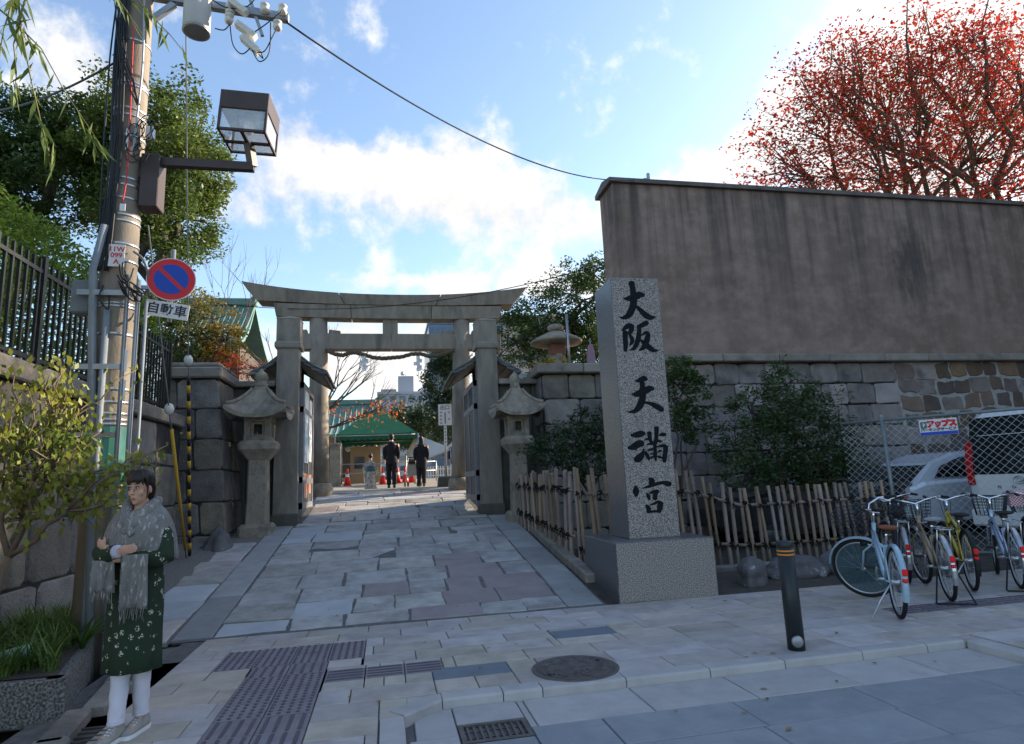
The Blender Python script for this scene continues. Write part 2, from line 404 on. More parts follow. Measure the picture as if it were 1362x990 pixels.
# lowered crossing: kerb, white gutter slabs, blue roadway slabs
street = MB().box((2.3, 1.2, -.13), (60, 6.7, .11)).build('street', M_joint); street['kind'] = 'structure'
kerb = MB().box((2.36, KV+.07, -.09), (4.6, .12, .13)).build('kerb', M_joint); kerb['kind'] = 'structure'
def kerbstone(p1, p0):
    p0, p1 = Vector((*p0, 0)), Vector((*p1, 0)); d = (p1-p0).normalized(); nrm = Vector((d.y, -d.x, 0)); p0 += d*.004; p1 -= d*.004
    prof = [(.15, -.13), (.15, .001), (.022, .003), (.008, -.002), (.0, -.012), (-.005, -.13)]
    mb = MB(); mb.loft([[p-nrm*a+Vector((0, 0, z)) for a, z in prof] for p in (p0, p1)]); mb.build('kerb_stone', M_white, kerb)
u = .36
for L_ in (.42, .28, .62, .66, .62, .68, .6, .38):
    kerbstone((min(u+L_, 4.6), KV), (u, KV)); u += L_
kerbstone((.36, KV), (.1, KV-.22)); kerbstone((.1, KV-.22), (.1, KV-.9)); kerbstone((.1, KV-.9), (.1, KV-1.6))
kerbstone((4.62, KV-.5), (4.62, KV)); kerbstone((4.62, KV-1.1), (4.62, KV-.5))
u = .16
for i, L_ in enumerate((.75, .78, .74, .8, .72, .7)):
    r = (u, 4.04, min(u+L_, 4.62), KV+.01); u += L_
    for q in subtract([r], [(.42, 3.9, .86, 4.2)]): tile(street, 'gutter_slab', q, -.06+random.uniform(-.003, .003), .05, M_white, gap=.004, bev=.005)
for r in ((.12, 2.0, .42, 4.04),): tile(street, 'gutter_slab', r, -.06, .05, M_white)
for j in range(5):
    u = .42-random.uniform(0, .5)*(j > 0)
    v1 = 4.04-.42*j
    while u < 12:
        L_ = random.choice((.85, .9, 1.0)); r = (max(u, .42), v1-.42, u+L_, v1); u += L_
        for q in subtract([r], [(.42, 3.9, .86, 4.2)]): tile(street, 'road_slab', q, -.06+random.uniform(-.002, .002), .05, M_blue, gap=.004, bev=.005)
# drain grate
dg = thing('drain_grate', 'black iron drain grate set in the white gutter slabs', 'grate', (.64, 4.05, -.06))
mb = MB()
for s in (-1, 1): mb.box((s*.2, 0, -.012), (.03, .29, .03)); mb.box((0, s*.13, -.012), (.37, .03, .03))
mb.build('frame', M_iron, dg)
for i in range(9): MB().box((-.16+.04*i, 0, -.014), (.016, .235, .022)).build('bar', M_iron, dg)
for i in range(2): MB().box((0, -.05+.1*i, -.018), (.37, .012, .018)).build('bar', M_iron, dg)
# manhole cover with its relief
mh = thing('manhole_cover', 'round iron manhole cover with raised leaf and scroll relief in pavement', 'manhole cover', (1.41, 4.885, .002))
mb = MB(); mb.lathe([(.335, -.03), (.335, .004), (.33, .006), (.303, .006), (.301, .001)], n=48); mb.build('ring', M_iron, mh)
mb = MB(); mb.lathe([(.296, -.02), (.296, .003), (.292, .005), (.288, .003)], n=48); pl = mb.build('plate', M_iron, mh)
mb = MB()
rr = random.Random(5)
for k in range(46):
    a = rr.uniform(0, 6.28); r = .26*math.sqrt(rr.random()); p = Vector((r*math.cos(a), r*math.sin(a), .004)); h = rr.uniform(0, 6.28); pts = [p]
    for s in range(6):
        h += rr.uniform(.1, .7); q = pts[-1]+Vector((math.cos(h), math.sin(h), 0))*.014
        if q.xy.length < .275: pts.append(q)
    if len(pts) > 2: mb.tube(pts, .0075, 5)
mb.torus((0, 0, .004), .277, .004, (0, 0, 1), 40, 5); mb.build('relief', M_iron, pl)
for a in (.5, 3.6): MB().box((.25*math.cos(a), .25*math.sin(a), .005), (.05, .02, .006)).build('lift_slot', mat('black_hole', (.01, .01, .01), rough=.9), pl)

# ------------------------------------------------------------------ the sloping approach
path = sheet('approach_path', [-2.14, -1.74, 0, 2.0, 2.46], [7.06, 8, 10, 12.83, 14.8, 16.8, 18.2], lambda u, v: G(v)-.008, M_joint)
zf = lambda u, v: G(v)
def jointed(rows_v, u0, u1, lo, hi, pick, jit=.018, gap=.011):
    for a, b in zip(rows_v[:-1], rows_v[1:]):
        u = u0
        while u < u1-.01:
            L_ = random.uniform(lo, hi)
            if u1-u-L_ < lo*.6: L_ = u1-u
            c = Vector((u+L_/2, (a+b)/2, 0)); m = pick(c)
            parts = [(u, a, u+L_, b)]
            if random.random() < .16: parts = [(u, a, u+L_, (a+b)/2), (u, (a+b)/2, u+L_, b)]
            for p in parts: tile(path, 'paving_stone', p, random.uniform(-.004, .008), .05, m, gap=gap, bev=.010, zf=zf, jit=jit)
            u += L_
def pick(c):
    if .85 < c.x < 1.75 and 7.75 < c.y < 9.2: return M_pathr
    r = random.random()
    return M_pathl if r < .12 else (M_pathr if r < .17 else M_path)
jointed([7.12, 7.5, 8.02, 8.55, 9.2, 9.85, 10.5, 11.2, 11.85, 12.55], -1.74, 2.0, .45, .88, pick)
jointed([12.58, 12.83], -1.7, 2.0, 1.0, 1.6, lambda c: M_path, jit=.006)
jointed([12.9, 13.5, 14.1, 14.7, 15.2], -1.62, 1.86, .45, .95, pick)
jointed([15.25, 15.5, 15.75], -1.7, 1.9, 1.0, 1.8, lambda c: M_pathl, jit=.006)
jointed([15.8, 16.4, 17.2, 18.1], -1.7, 2.0, .6, 1.2, pick)
v = 7.12
while v < 12.6:
    d = random.uniform(1.0, 1.7); e = min(v+d, 12.7)
    tile(path, 'border_slab', (-2.13, v, -1.745, e), .003, .05, M_strip, gap=.008, bev=.008, zf=zf, jit=.006)
    d2 = random.uniform(.9, 1.6)
    v = e
v = 7.12
while v < 12.6:
    e = min(v+random.uniform(1.0, 1.7), 12.7)
    tile(path, 'border_slab', (2.005, v, 2.45, e), .003, .05, M_strip, gap=.008, bev=.008, zf=zf, jit=.006); v = e
# rough stones and gravel to the left of the border
v = 7.1
side = sheet('path_verge', [-3.45, -2.9, -2.135], [7.02, 8, 9, 10, 11, 12.9], lambda u, v: G(v)-.03+.04*(u < -2.8), M_gravel)
while v < 11.4:
    e = v+random.uniform(.42, .72); wd = random.uniform(.5, .62)
    tile(side, 'paving_stone', (-2.14-wd, v, -2.145, e), .0, .05, random.choice((M_pathl, M_paver, M_path)), gap=.012, bev=.012, zf=zf, jit=.025)
    v = e
# stepping stones beneath the monument side
side2 = sheet('planting_bed', [2.455, 2.62, 2.7, 6, 12], [7.06, 8, 10, 12.0, 12.55], lambda u, v: (G(v)-.02 if u < 2.65 else min(.05, G(v))-.0), M_soil)
# ------------------------------------------------------------------ stone: walls, gate, torii, lanterns, monument
M_block = mat('wall_block', (.17, .148, .128), (.26, .232, .20), 4, detail=10, rough=.85, bump=.9, bscale=24, bdist=.03, rnd=.25, hrnd=.02, c3=(.06, .055, .052), s3=1.1, t3=(.5, .72))
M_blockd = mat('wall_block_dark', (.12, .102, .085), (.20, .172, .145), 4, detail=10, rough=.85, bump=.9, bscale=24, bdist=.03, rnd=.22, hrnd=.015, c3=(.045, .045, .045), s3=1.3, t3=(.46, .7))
M_blockr = mat('wall_block_warm', (.20, .165, .15), (.30, .255, .235), 3, rough=.88, bump=.7, bscale=26, rnd=.28, hrnd=.03, c3=(.08, .075, .07), s3=2.0, t3=(.5, .75))
M_rubble = mat('rubble_stone', (.12, .075, .06), (.175, .125, .10), 4, rough=.88, bump=.7, bscale=30, rnd=.35, hrnd=.025, c3=(.10, .095, .085), s3=3, t3=(.5, .7))
M_mortar = mat('white_mortar', (.36, .35, .33), (.25, .24, .225), 8, rough=.95, bump=.5, bscale=50)
M_gap = mat('dark_joint', (.03, .028, .026), (.05, .047, .043), 10, rough=.95)
M_coping = mat('coping_stone', (.19, .165, .14), (.27, .24, .205), 3, rough=.85, bump=.5, bscale=30, rnd=.15, c3=(.08, .075, .065), s3=1.7, t3=(.5, .75))
M_stone = mat('gate_stone', (.19, .162, .132), (.27, .235, .192), 4, rough=.85, bump=.4, bscale=40, c3=(.10, .09, .075), s3=1.6, t3=(.5, .75), rnd=.06, stretch=(1.6, 1.6, .5), detail=9)
M_moss = mat('mossy_stone', (.07, .07, .055), (.11, .105, .085), 5, rough=.9, bump=.5, bscale=40)
M_lant = mat('lantern_stone', (.22, .182, .138), (.34, .29, .225), 7, detail=10, rough=.9, bump=.9, bscale=40, c3=(.10, .095, .085), s3=3, t3=(.5, .75))

def stones(parent, name, rows, P, m, gap=.008, jit=.01, depth=.05, bulge=.02, bury=.12, mid=True):
    """rows: (z0, z1, [u...]); P(u, z, d) gives a point d in front of the wall face"""
    for (z0, z1, us) in rows:
        for a, b in zip(us[:-1], us[1:]):
            j = lambda: random.uniform(-jit, jit)
            c = [(a+gap+j(), z0+gap+j()), (b-gap+j(), z0+gap+j()), (b-gap+j(), z1-gap+j()), (a+gap+j(), z1-gap+j())]
            poly = []
            for i in range(4):
                p, q = c[i], c[(i+1) % 4]; 
                k = .14
                poly.append((p[0]+(q[0]-p[0])*k*random.uniform(.3, 1), p[1]+(q[1]-p[1])*k*random.uniform(.3, 1)))
                if mid: poly.append((p[0]+(q[0]-p[0])*.5+j(), p[1]+(q[1]-p[1])*.5+j()))
                poly.append((q[0]+(p[0]-q[0])*k*random.uniform(.3, 1), q[1]+(p[1]-q[1])*k*random.uniform(.3, 1)))
            cu = sum(p[0] for p in poly)/len(poly); cz = sum(p[1] for p in poly)/len(poly); dj = depth*random.uniform(.6, 1.2)
            ctr = Vector(P(cu, cz, 0))
            def ring(k, d): return [tuple(Vector(P(cu+(p[0]-cu)*k, cz+(p[1]-cz)*k, d))-ctr) for p in poly]
            s = max(.05, min(b-a, z1-z0)); k1 = 1-bulge/s*2
            mb = MB(); mb.loft([ring(1, -bury), ring(1, dj-bulge), ring(k1, dj)])
            mm = m(cu, cz) if callable(m) else m
            o = mb.build(name, mm, parent); o.location = ctr
def splits(u0, u1, lo, hi):
    us = [u0]
    while us[-1] < u1-1e-6:
        L_ = random.uniform(lo, hi)
        us.append(u1 if u1-us[-1]-L_ < lo*.6 else us[-1]+L_)
    return us
def rows_of(z0, z1, h, u0, u1, lo, hi):
    n = max(1, round((z1-z0)/h)); zs = [z0+(z1-z0)*i/n for i in range(n+1)]
    return [(a, b, splits(u0, u1, lo, hi)) for a, b in zip(zs[:-1], zs[1:])]

# left retaining wall under the iron fence (faces +X)
LWU = -3.5
lw = thing('retaining_wall', 'long retaining wall of big stone blocks under the black iron fence', 'wall', (0, 0, 0))
MB().box((LWU-.22, 7.4, 1.2), (.36, 8.9, 2.8)).build('core', M_gap, lw)
stones(lw, 'stone_block', rows_of(-.05, 2.58, .66, 3.0, 11.7, .8, 1.35), lambda u, z, d: (LWU-.06+d+.03*(1.3-z)*.3, u, z), M_block, depth=.04)
for a, b in zip(*(lambda s: (s[:-1], s[1:]))(splits(3.0, 11.7, 1.3, 1.9))):
    sbox('coping_stone', (LWU-.2, (a+b)/2, 2.70), (.52, b-a-.012, .2), M_coping, lw, bev=.02)

# left gate pier: battered block pier with a coping slab
def pier(name, label, u_in_b, u_in_t, u_out, vb, vt, vback, z0, z1, sgn, m, rowh, lo, hi, m2=None):
    """u_in: inner corner beside the path (bottom, top); sgn: +1 when the path lies towards +X"""
    t = thing(name, label, 'wall')
    f = lambda z: (z-z0)/(z1-z0)
    ui = lambda z: u_in_b+(u_in_t-u_in_b)*f(z); vf = lambda z: vb+(vt-vb)*f(z)
    e = .05
    core = [[(ui(z)-sgn*e, vf(z)+e, z), (u_out, vf(z)+e, z), (u_out, vback, z), (ui(z)-sgn*e, vback, z)] for z in (z0-.3, z1)]
    MB().loft(core).build('core', M_gap, t)
    W_ = abs(u_out-u_in_b)
    # front face: s = 0 at the inner corner
    def Pf(s, z, d): return (ui(z)-sgn*s, vf(z)+.03-d, z)
    def Ps(s, z, d): return (ui(z)-sgn*(.03-d), vf(z)+s, z)
    stones(t, 'stone_block', rows_of(z0-.15, z1, rowh, 0, W_, lo, hi), Pf, m, depth=.04)
    stones(t, 'stone_block', rows_of(z0-.15, z1, rowh, .06, vback-vb, lo, hi), Ps, m2 or m, depth=.035)
    return t, ui, vf
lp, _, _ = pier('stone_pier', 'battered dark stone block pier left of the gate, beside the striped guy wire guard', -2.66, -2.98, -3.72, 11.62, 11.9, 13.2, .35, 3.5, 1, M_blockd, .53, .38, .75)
sbox('coping_stone', (-3.42, 11.85+.67, 3.61), (1.02, 1.42, .2), M_coping, lp, bev=.03)
sbox('coping_stone', (-3.4, 11.85+.69, 3.76), (.9, 1.3, .09), M_coping, lp, bev=.03)
# low wall pieces joining piers and gate posts
for name, u0, u1, lab in (('gate_wall', -3.0, -2.17, 'narrow dark stone wall between left pier and gate post'), ('gate_wall', 2.38, 3.25, 'narrow dark stone wall between right gate post and block wall')):
    t = thing(name, lab, 'wall')
    MB().box(((u0+u1)/2, 13.2, 1.9), (u1-u0, .3, 3.2)).build('core', M_gap, t)
    stones(t, 'stone_slab', [(.5, 3.5, splits(u0, u1, .2, .34))], lambda u, z, d: (u, 13.05-d, z), M_moss, depth=.03, gap=.006)
    sbox('coping_stone', ((u0+u1)/2, 13.15, 3.56), (u1-u0+.02, .55, .12), M_coping, t, bev=.02)

# right: block wall that carries the tall plaster wall
WV = 12.4
rw = thing('masonry_wall', 'long granite block wall with pale mortared rubble section below the plaster wall', 'wall')
bat = lambda z: .16*(1-z/3.9)
MB().box((4.2, WV+.5, 1.8), (1.96, .9, 3.75)).build('core', M_gap, rw)
MB().box((8.5, WV+.5, 1.85), (6.6, .9, 3.9)).build('core', M_gap, rw)
MB().loft([[(11.85, WV-bat(z)+.018, z), (23, WV-bat(z)+.018, z), (23, WV+.9, z), (11.85, WV+.9, z)] for z in (-.1, 3.84)]).build('mortar_bed', M_mortar, rw)
PR = lambda u, z, d: (u, WV+.04-d-bat(z), z)
stones(rw, 'stone_block', rows_of(-.1, 3.62, .53, 3.22, 5.15, .5, .8), PR, M_block, depth=.05)
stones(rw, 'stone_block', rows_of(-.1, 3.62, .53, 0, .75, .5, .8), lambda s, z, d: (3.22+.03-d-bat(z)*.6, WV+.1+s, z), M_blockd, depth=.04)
stones(rw, 'stone_block', rows_of(-.1, 3.84, .5, 5.15, 11.9, .42, .72), PR, M_blockr, depth=.05, jit=.018)
def rub(u, z): return M_rubble if random.random() < .8 else M_blockr
rr_ = []
for (a, b, us) in rows_of(-.1, 3.84, .39, 11.9, 17.0, .36, .68): rr_.append((a, b, [x+.04*math.sin(a*9+x) for x in us]))
def PRW(u, z, d): return (u, WV+.04-d-bat(z), z+.05*math.sin(u*1.7+z*.6)*min(1, max(0, (3.84-z)/.5))*min(1, max(0, u-11.9)))
stones(rw, 'rubble_stone', rr_, PRW, rub, depth=.05, gap=.015, jit=.045)
us = splits(3.08, 5.15, .8, 1.1)
for a, b in zip(us[:-1], us[1:]): sbox('coping_stone', ((a+b)/2, WV+.3, 3.72), (b-a-.01, 1.0, .2), M_coping, rw, bev=.025)
us = splits(5.15, 23, .95, 1.5)
for a, b in zip(us[:-1], us[1:]): sbox('coping_stone', ((a+b)/2, WV+.16, 3.93), (b-a-.01, .72, .17), M_coping, rw, bev=.02)

def plaster():
    m = bpy.data.materials.new('stained_plaster'); m.use_nodes = True; nt = m.node_tree; N = nt.nodes; L = nt.links; b = N['Principled BSDF']; b.inputs['Roughness'].default_value = .9; b.inputs['Specular IOR Level'].default_value = .2
    tc = N.new('ShaderNodeTexCoord'); sp = N.new('ShaderNodeSeparateXYZ'); L.new(tc.outputs['Object'], sp.inputs[0])
    def noise(scale, det, st=(1, 1, 1), off=(0, 0, 0), r=.6):
        mp = N.new('ShaderNodeMapping'); mp.inputs['Scale'].default_value = st; mp.inputs['Location'].default_value = off; L.new(tc.outputs['Object'], mp.inputs[0])
        o = N.new('ShaderNodeTexNoise'); o.inputs['Scale'].default_value = scale; o.inputs['Detail'].default_value = det; o.inputs['Roughness'].default_value = r; L.new(mp.outputs[0], o.inputs[0]); return o.outputs[0]
    def mr(v, a, bb, c=0., d=1.):
        o = N.new('ShaderNodeMapRange'); L.new(v, o.inputs[0]); o.inputs[1].default_value = a; o.inputs[2].default_value = bb; o.inputs[3].default_value = c; o.inputs[4].default_value = d; return o.outputs[0]
    def mul(a, bb):
        o = N.new('ShaderNodeMath'); o.operation = 'MULTIPLY'; L.new(a, o.inputs[0]); 
        if isinstance(bb, float): o.inputs[1].default_value = bb
        else: L.new(bb, o.inputs[1])
        return o.outputs[0]
    def mix(f, a, bb):
        o = N.new('ShaderNodeMix'); o.data_type = 'RGBA'; L.new(f, o.inputs[0])
        for i, v in ((6, a), (7, bb)):
            if isinstance(v, tuple): o.inputs[i].default_value = (*v, 1)
            else: L.new(v, o.inputs[i])
        return o.outputs[2]
    col = mix(mr(noise(.9, 10, r=.68), .36, .64), (.18, .128, .102), (.25, .182, .147))
    col = mix(mr(noise(2.2, 9, (1, 1, 1.4), (5, 2, 1), .68), .44, .72, 0, .85), col, (.33, .24, .20))
    # rain streaks: long below the cap, thinning downwards
    st = noise(1.0, 5, (2.6, 1, .16), (2, 0, 0), .65); env = mr(sp.outputs[2], -.2, 3.9, 0, 1)
    col = mix(mul(mr(st, .44, .68), mul(env, .85)), col, (.052, .044, .042))
    st2 = noise(1.0, 4, (7, 1, .35), (8, 0, 3), .6)
    col = mix(mul(mr(st2, .5, .72, 0, .7), mr(sp.outputs[2], .8, 3.9, 0, 1)), col, (.06, .05, .047))
    # a big soot-dark patch right of the middle
    d = N.new('ShaderNodeVectorMath'); d.operation = 'SUBTRACT'; L.new(tc.outputs['Object'], d.inputs[0]); d.inputs[1].default_value = (7.7, 0, 2.35)
    sc = N.new('ShaderNodeVectorMath'); sc.operation = 'MULTIPLY'; L.new(d.outputs[0], sc.inputs[0]); sc.inputs[1].default_value = (1.3, 0, .75)
    ln = N.new('ShaderNodeVectorMath'); ln.operation = 'LENGTH'; L.new(sc.outputs[0], ln.inputs[0])
    pt = N.new('ShaderNodeMath'); pt.operation = 'ADD'; L.new(ln.outputs['Value'], pt.inputs[0]); L.new(mr(noise(2.0, 8, (2.6, 1, .8), r=.7), 0, 1, -1.3, 1.3), pt.inputs[1])
    col = mix(mr(pt.outputs[0], .1, .95, .8, 0), col, (.06, .052, .05))
    L.new(col, b.inputs['Base Color'])
    bp = N.new('ShaderNodeBump'); bp.inputs['Strength'].default_value = .35; bp.inputs['Distance'].default_value = .02; L.new(noise(18, 6), bp.inputs['Height']); L.new(bp.outputs[0], b.inputs['Normal'])
    return m
M_plaster = plaster()
M_cap = mat('wall_cap', (.10, .085, .075), (.17, .145, .13), 3, rough=.9, bump=.4, bscale=30, c3=(.05, .045, .04), s3=1.5, t3=(.5, .7))
pwall = thing('plaster_wall', 'tall brown plaster wall with black rain streaks above the block wall', 'wall', (5.13, WV+.07, 4.0))
def wavy_slab():
    nx, nz = 60, 2
    mb = MB(); mb.box((9, .42, 2.05), (18, .84, 4.14)); return mb
wavy_slab().build('face', M_plaster, pwall)
MB().loft([[(x, -.09, 4.09), (x, .93, 4.09), (x, .93, 4.19), (x, .42, 4.31), (x, -.09, 4.19)] for x in (-.09, 18.1)]).build('cap', M_cap, pwall)
M_galv = mat('galvanised', (.36, .37, .38), (.28, .29, .30), 9, rough=.45, metal=.75, rnd=.1)
M_pvc = mat('grey_conduit', (.21, .23, .25), (.17, .185, .20), 6, rough=.5, rnd=.15)
M_black = mat('black_rubber', (.012, .012, .013), rough=.6)
p = onV(865, 240, WV+.3)
wp = thing('wire_post', 'short steel post on top of the plaster wall holding the long wire', 'post', (p.x, WV+.4, 8.2))
MB().bar((0, 0, -.02), (0, 0, .36), .06, .06).build('post', M_galv, wp); MB().box((-.06, 0, .22), (.1, .03, .03)).build('bracket', M_galv, wp)

# ------------------------------------------------------------------ gate posts
GVV = 12.83
def gate_post(u, label):
    t = thing('gate_post', label, 'gate post', (u, GVV+.22, .76), 0, 'square stone posts of the gate')
    def sq(levels, name, m, bev=0):
        MB().loft([[(-h, -h, z), (h, -h, z), (h, h, z), (-h, h, z)] for h, z in levels]).build(name, m, t)
    sq([(.25, -.2), (.25, .2), (.232, .24)], 'plinth', M_moss)
    sq([(.222, .235), (.208, 3.55)], 'shaft', M_stone)
    sq([(.245, 3.52), (.255, 3.55), (.255, 3.62), (.235, 3.66)], 'band', M_stone)
    sq([(.228, 3.65), (.226, 4.13)], 'head', M_stone)
    sq([(.234, 4.128), (.234, 4.15), (.02, 4.235)], 'cap', M_stone)
    return t
gate_post(-1.93, 'left square stone gate post, beside the door with posters')
gate_post(2.14, 'right square stone gate post, beside the plain dark door')

# ------------------------------------------------------------------ torii
TV = 16.6
def tz(px, py): return onV(px, py, TV).z
TG = G(TV)
to = thing('torii', 'large grey stone shrine torii with upswept lintel behind the gate posts', 'torii', (0, TV, 0))
cu = (onV(423, 480, TV).x, onV(615, 480, TV).x)
zt = tz(423, 426); zn0, zn1 = tz(500, 466.3), tz(500, 446)
for c, bx in zip(cu, (onV(425, 655, TV).x, onV(613, 645, TV).x)):
    mb = MB(); mb.tube([(bx+(c-bx)*k, 0, TG+(zt+.02-TG)*k) for k in (0, .25, .5, .75, 1)], [.245, .242, .238, .234, .23], 28); mb.build('column', M_stone, to)
    mb = MB(); mb.lathe([(.28, -.15), (.32, 0), (.34, .1), (.32, .2), (.29, .27), (.25, .29)], (bx, 0, TG), 28); mb.build('foot_stone', M_lant, to)
xl, xr = onV(401, 455, TV).x, onV(665, 455, TV).x
us = [xl, cu[0], (cu[0]+cu[1])/2, cu[1], xr]
for a, b in zip(us[:-1], us[1:]): sbox('tie_beam', ((a+b)/2, 0, (zn0+zn1)/2), (b-a-.004, .36, zn1-zn0), M_stone, to, bev=.012)
for c in cu:   # wedges on the tie beam
    for s in (-1, 1): sbox('wedge', (c+s*.42, 0, zn1+.05), (.3, .22, .12), M_stone, to, bev=.02, rot=Matrix.Rotation(s*.12, 3, 'Y'))
xs = (onV(509, 435, TV).x+onV(529, 435, TV).x)/2
sbox('strut', (xs, 0, (zn1+zt)/2), (.40, .34, zt-zn1+.02), M_stone, to, bev=.012)
xa, xb = onV(325, 380, TV).x, onV(697, 386, TV).x; xm = (xa+xb)/2; hw = (xb-xa)/2
sa, sb_ = onV(366, 415, TV).x, onV(665, 415, TV).x
zk0 = tz(519, 410); zk1 = tz(519, 397.5); tip = tz(325, 380)-zk1
curve = lambda t: abs(t)**2.3
def lint(t0, t1, za, zb, ya, yb, ku, kd, xl_, xr_, slant, name):
    rings = []
    n = 8
    for i in range(n+1):
        t = t0+(t1-t0)*i/n
        cx_ = (xl_+xr_)/2; h_ = (xr_-xl_)/2
        xt = cx_+h_*t; xb_ = cx_+(h_-slant)*t
        rings.append([(xb_, -ya, za+kd*curve(t)), (xb_, ya, za+kd*curve(t)), (xt, yb, zb+ku*curve(t)), (xt, -yb, zb+ku*curve(t))])
    MB().loft(rings).build(name, M_stone, to)
for t0, t1 in ((-1, -.36), (-.355, .355), (.36, 1)):
    lint(t0, t1, zk0, zk1, .30, .38, tip, tip*.28, xa, xb, .40, 'lintel')
    lint(t0, t1, zt, zk0-.003, .24, .27, tip*.10, tip*.16, sa, sb_, .06, 'under_lintel')
# straw rope with paper streamers
M_rope = mat('straw_rope', (.09, .068, .045), (.14, .11, .07), 30, rough=.95, bump=.8, bscale=60)
pts = [(392, 296), (420, 301), (445, 307), (458, 307), (466, 302), (478, 301), (500, 304), (520, 308), (545, 307), (562, 302), (585, 300), (600, 302)]
rp = [onV(290+(x-290), y+170-4, TV-.24) for x, y in pts]
rp = [onV(x, y, TV-.24) for x, y in ((433, 466), (445, 471), (456, 473), (463, 470), (472, 469), (484, 472), (497, 476), (510, 477), (522, 476), (534, 475), (548, 471), (560, 471), (570, 474), (584, 473), (598, 468), (604, 466))]
ro = thing('straw_rope', 'thick twisted straw rope strung in waves under the torii beam', 'rope', rp[0])
mb = MB(); L0 = rp[0]
dense = []
for a, b in zip(rp[:-1], rp[1:]):
    for k in range(8): dense.append(a+(b-a)*(k/8))
dense.append(rp[-1])
for ph in (0, 2.09, 4.19):
    mb.tube([p-L0+Vector((0, .026*math.cos(i*.55+ph), .026*math.sin(i*.55+ph))) for i, p in enumerate(dense)], .033, 7)
mb.build('strand', M_rope, ro)
M_paper = mat('white_paper', (.75, .76, .78), rough=.8, trans=.3)
for px, lab in ((484, 'zigzag white paper streamer hanging from rope over the green tent'), (556, 'zigzag white paper streamer hanging from rope beside dark tree')):
    p = onV(px, 474, TV-.24); s = thing('paper_streamer', lab, 'streamer', p, 0, 'paper streamers on the rope')
    z = 0
    for k, (dx, ww, hh) in enumerate(((0, .10, .08), (.03, .17, .10), (-.035, .18, .10), (.03, .15, .10), (.01, .12, .08))):
        MB().box((dx, -.03+.02*(k % 2), z-hh/2), (ww, .006, hh), Matrix.Rotation(.5 if k % 2 else -.4, 3, 'Z')).build('paper_fold', M_paper, s); z -= hh*.86

# ------------------------------------------------------------------ stone lanterns
def lantern_roof(mb, R, z0, h, up_, thick, n=12):
    """square curved roof: corners swept up"""
    rings = []
    prof = [(1.0, 0, -thick), (1.0, 0, 0), (.82, .16, 0), (.62, .36, 0), (.42, .60, 0), (.26, .82, 0), (.16, 1.0, 0)]
    for (r, hh, dz) in prof:
        ring = []
        for side in range(4):
            for k in range(n):
                t = -1+2*k/n; x, y = t, -1
                for _ in range(side): x, y = -y, x
                c = abs(t)**3
                ring.append((x*R*r*(1+.05*c*r), y*R*r*(1+.05*c*r), z0+h*hh+dz+up_*c*r**2.5))
        rings.append(ring)
    mb.loft(rings)
def stone_lantern(loc, H, label, rz=0, kx=1.0):
    t = thing('stone_lantern', label, 'stone lantern', loc, rz, 'stone lanterns flanking the gate'); s = H/3.05
    def sq(levels, name, m=M_lant):
        mb = MB(); rings = []
        for h, z in levels:
            c = h*.16; rings.append([(-h+c, -h, z), (h-c, -h, z), (h, -h+c, z), (h, h-c, z), (h-c, h, z), (-h+c, h, z), (-h, h-c, z), (-h, -h+c, z)])
        rings = [[(x*s, y*s, z*s) for x, y, z in r] for r in rings]
        return mb.loft(rings).build(name, m, t)
    sq([(.36, -.1), (.36, .16), (.30, .22)], 'base')
    sq([(.235, .21), (.22, .7), (.205, 1.38)], 'shaft')
    sq([(.22, 1.37), (.30, 1.46), (.40, 1.56), (.41, 1.66), (.36, 1.72)], 'platform')
    fb = MB()   # firebox: four corner posts, sill and head round an opening
    for sx in (-1, 1):
        for sy in (-1, 1): fb.box((sx*.225*s, sy*.225*s, 1.93*s), (.13*s, .13*s, .44*s))
    fb.box((0, 0, 1.745*s), (.56*s, .56*s, .08*s)); fb.box((0, 0, 2.12*s), (.60*s, .60*s, .09*s))
    f = fb.build('firebox', M_lant, t)
    for k in range(4):
        a = k*math.pi/2; o = MB()
        for sx in (-1, 1): o.box((sx*.125*s, -.215*s, 1.93*s), (.07*s, .05*s, .34*s))
        for z in (1.80, 2.06): o.box((0, -.213*s, z*s), (.2*s, .045*s, .07*s))
        q = o.build('window_frame', M_lant, f); q.rotation_euler = (0, 0, a)
    mb = MB(); lantern_roof(mb, .64*s, 2.19*s, .58*s, .17*s, .07*s); r = mb.build('roof', M_lant, t)
    for k in range(4):
        a = math.pi/4+k*math.pi/2; pts = []
        for rr, hh in ((1.0, 0), (.82, .16), (.62, .36), (.42, .60), (.26, .82)):
            pts.append((.9*rr*s*math.cos(a), .9*rr*s*math.sin(a), (2.22+.58*hh+.17*rr**2.5)*s))
        MB().tube(pts, .035*s, 8).build('ridge_rib', M_lant, r)
    t.scale = (kx, kx, 1)
    mb = MB(); mb.lathe([(.13*s, 2.74*s), (.15*s, 2.79*s), (.12*s, 2.83*s), (.12*s, 2.86*s), (.16*s, 2.92*s), (.13*s, 3.0*s), (.05*s, 3.06*s), (.005, 3.11*s)], n=18); mb.build('finial', M_lant, t)
    return t
stone_lantern((-2.3, 12.2, .66), 3.02, 'stone lantern with curved roof beside the post that holds the poster door', 0, .80)
stone_lantern((2.56, 12.1, .66), 2.92, 'stone lantern with curved roof at the end of the bamboo fence', 0, .75)

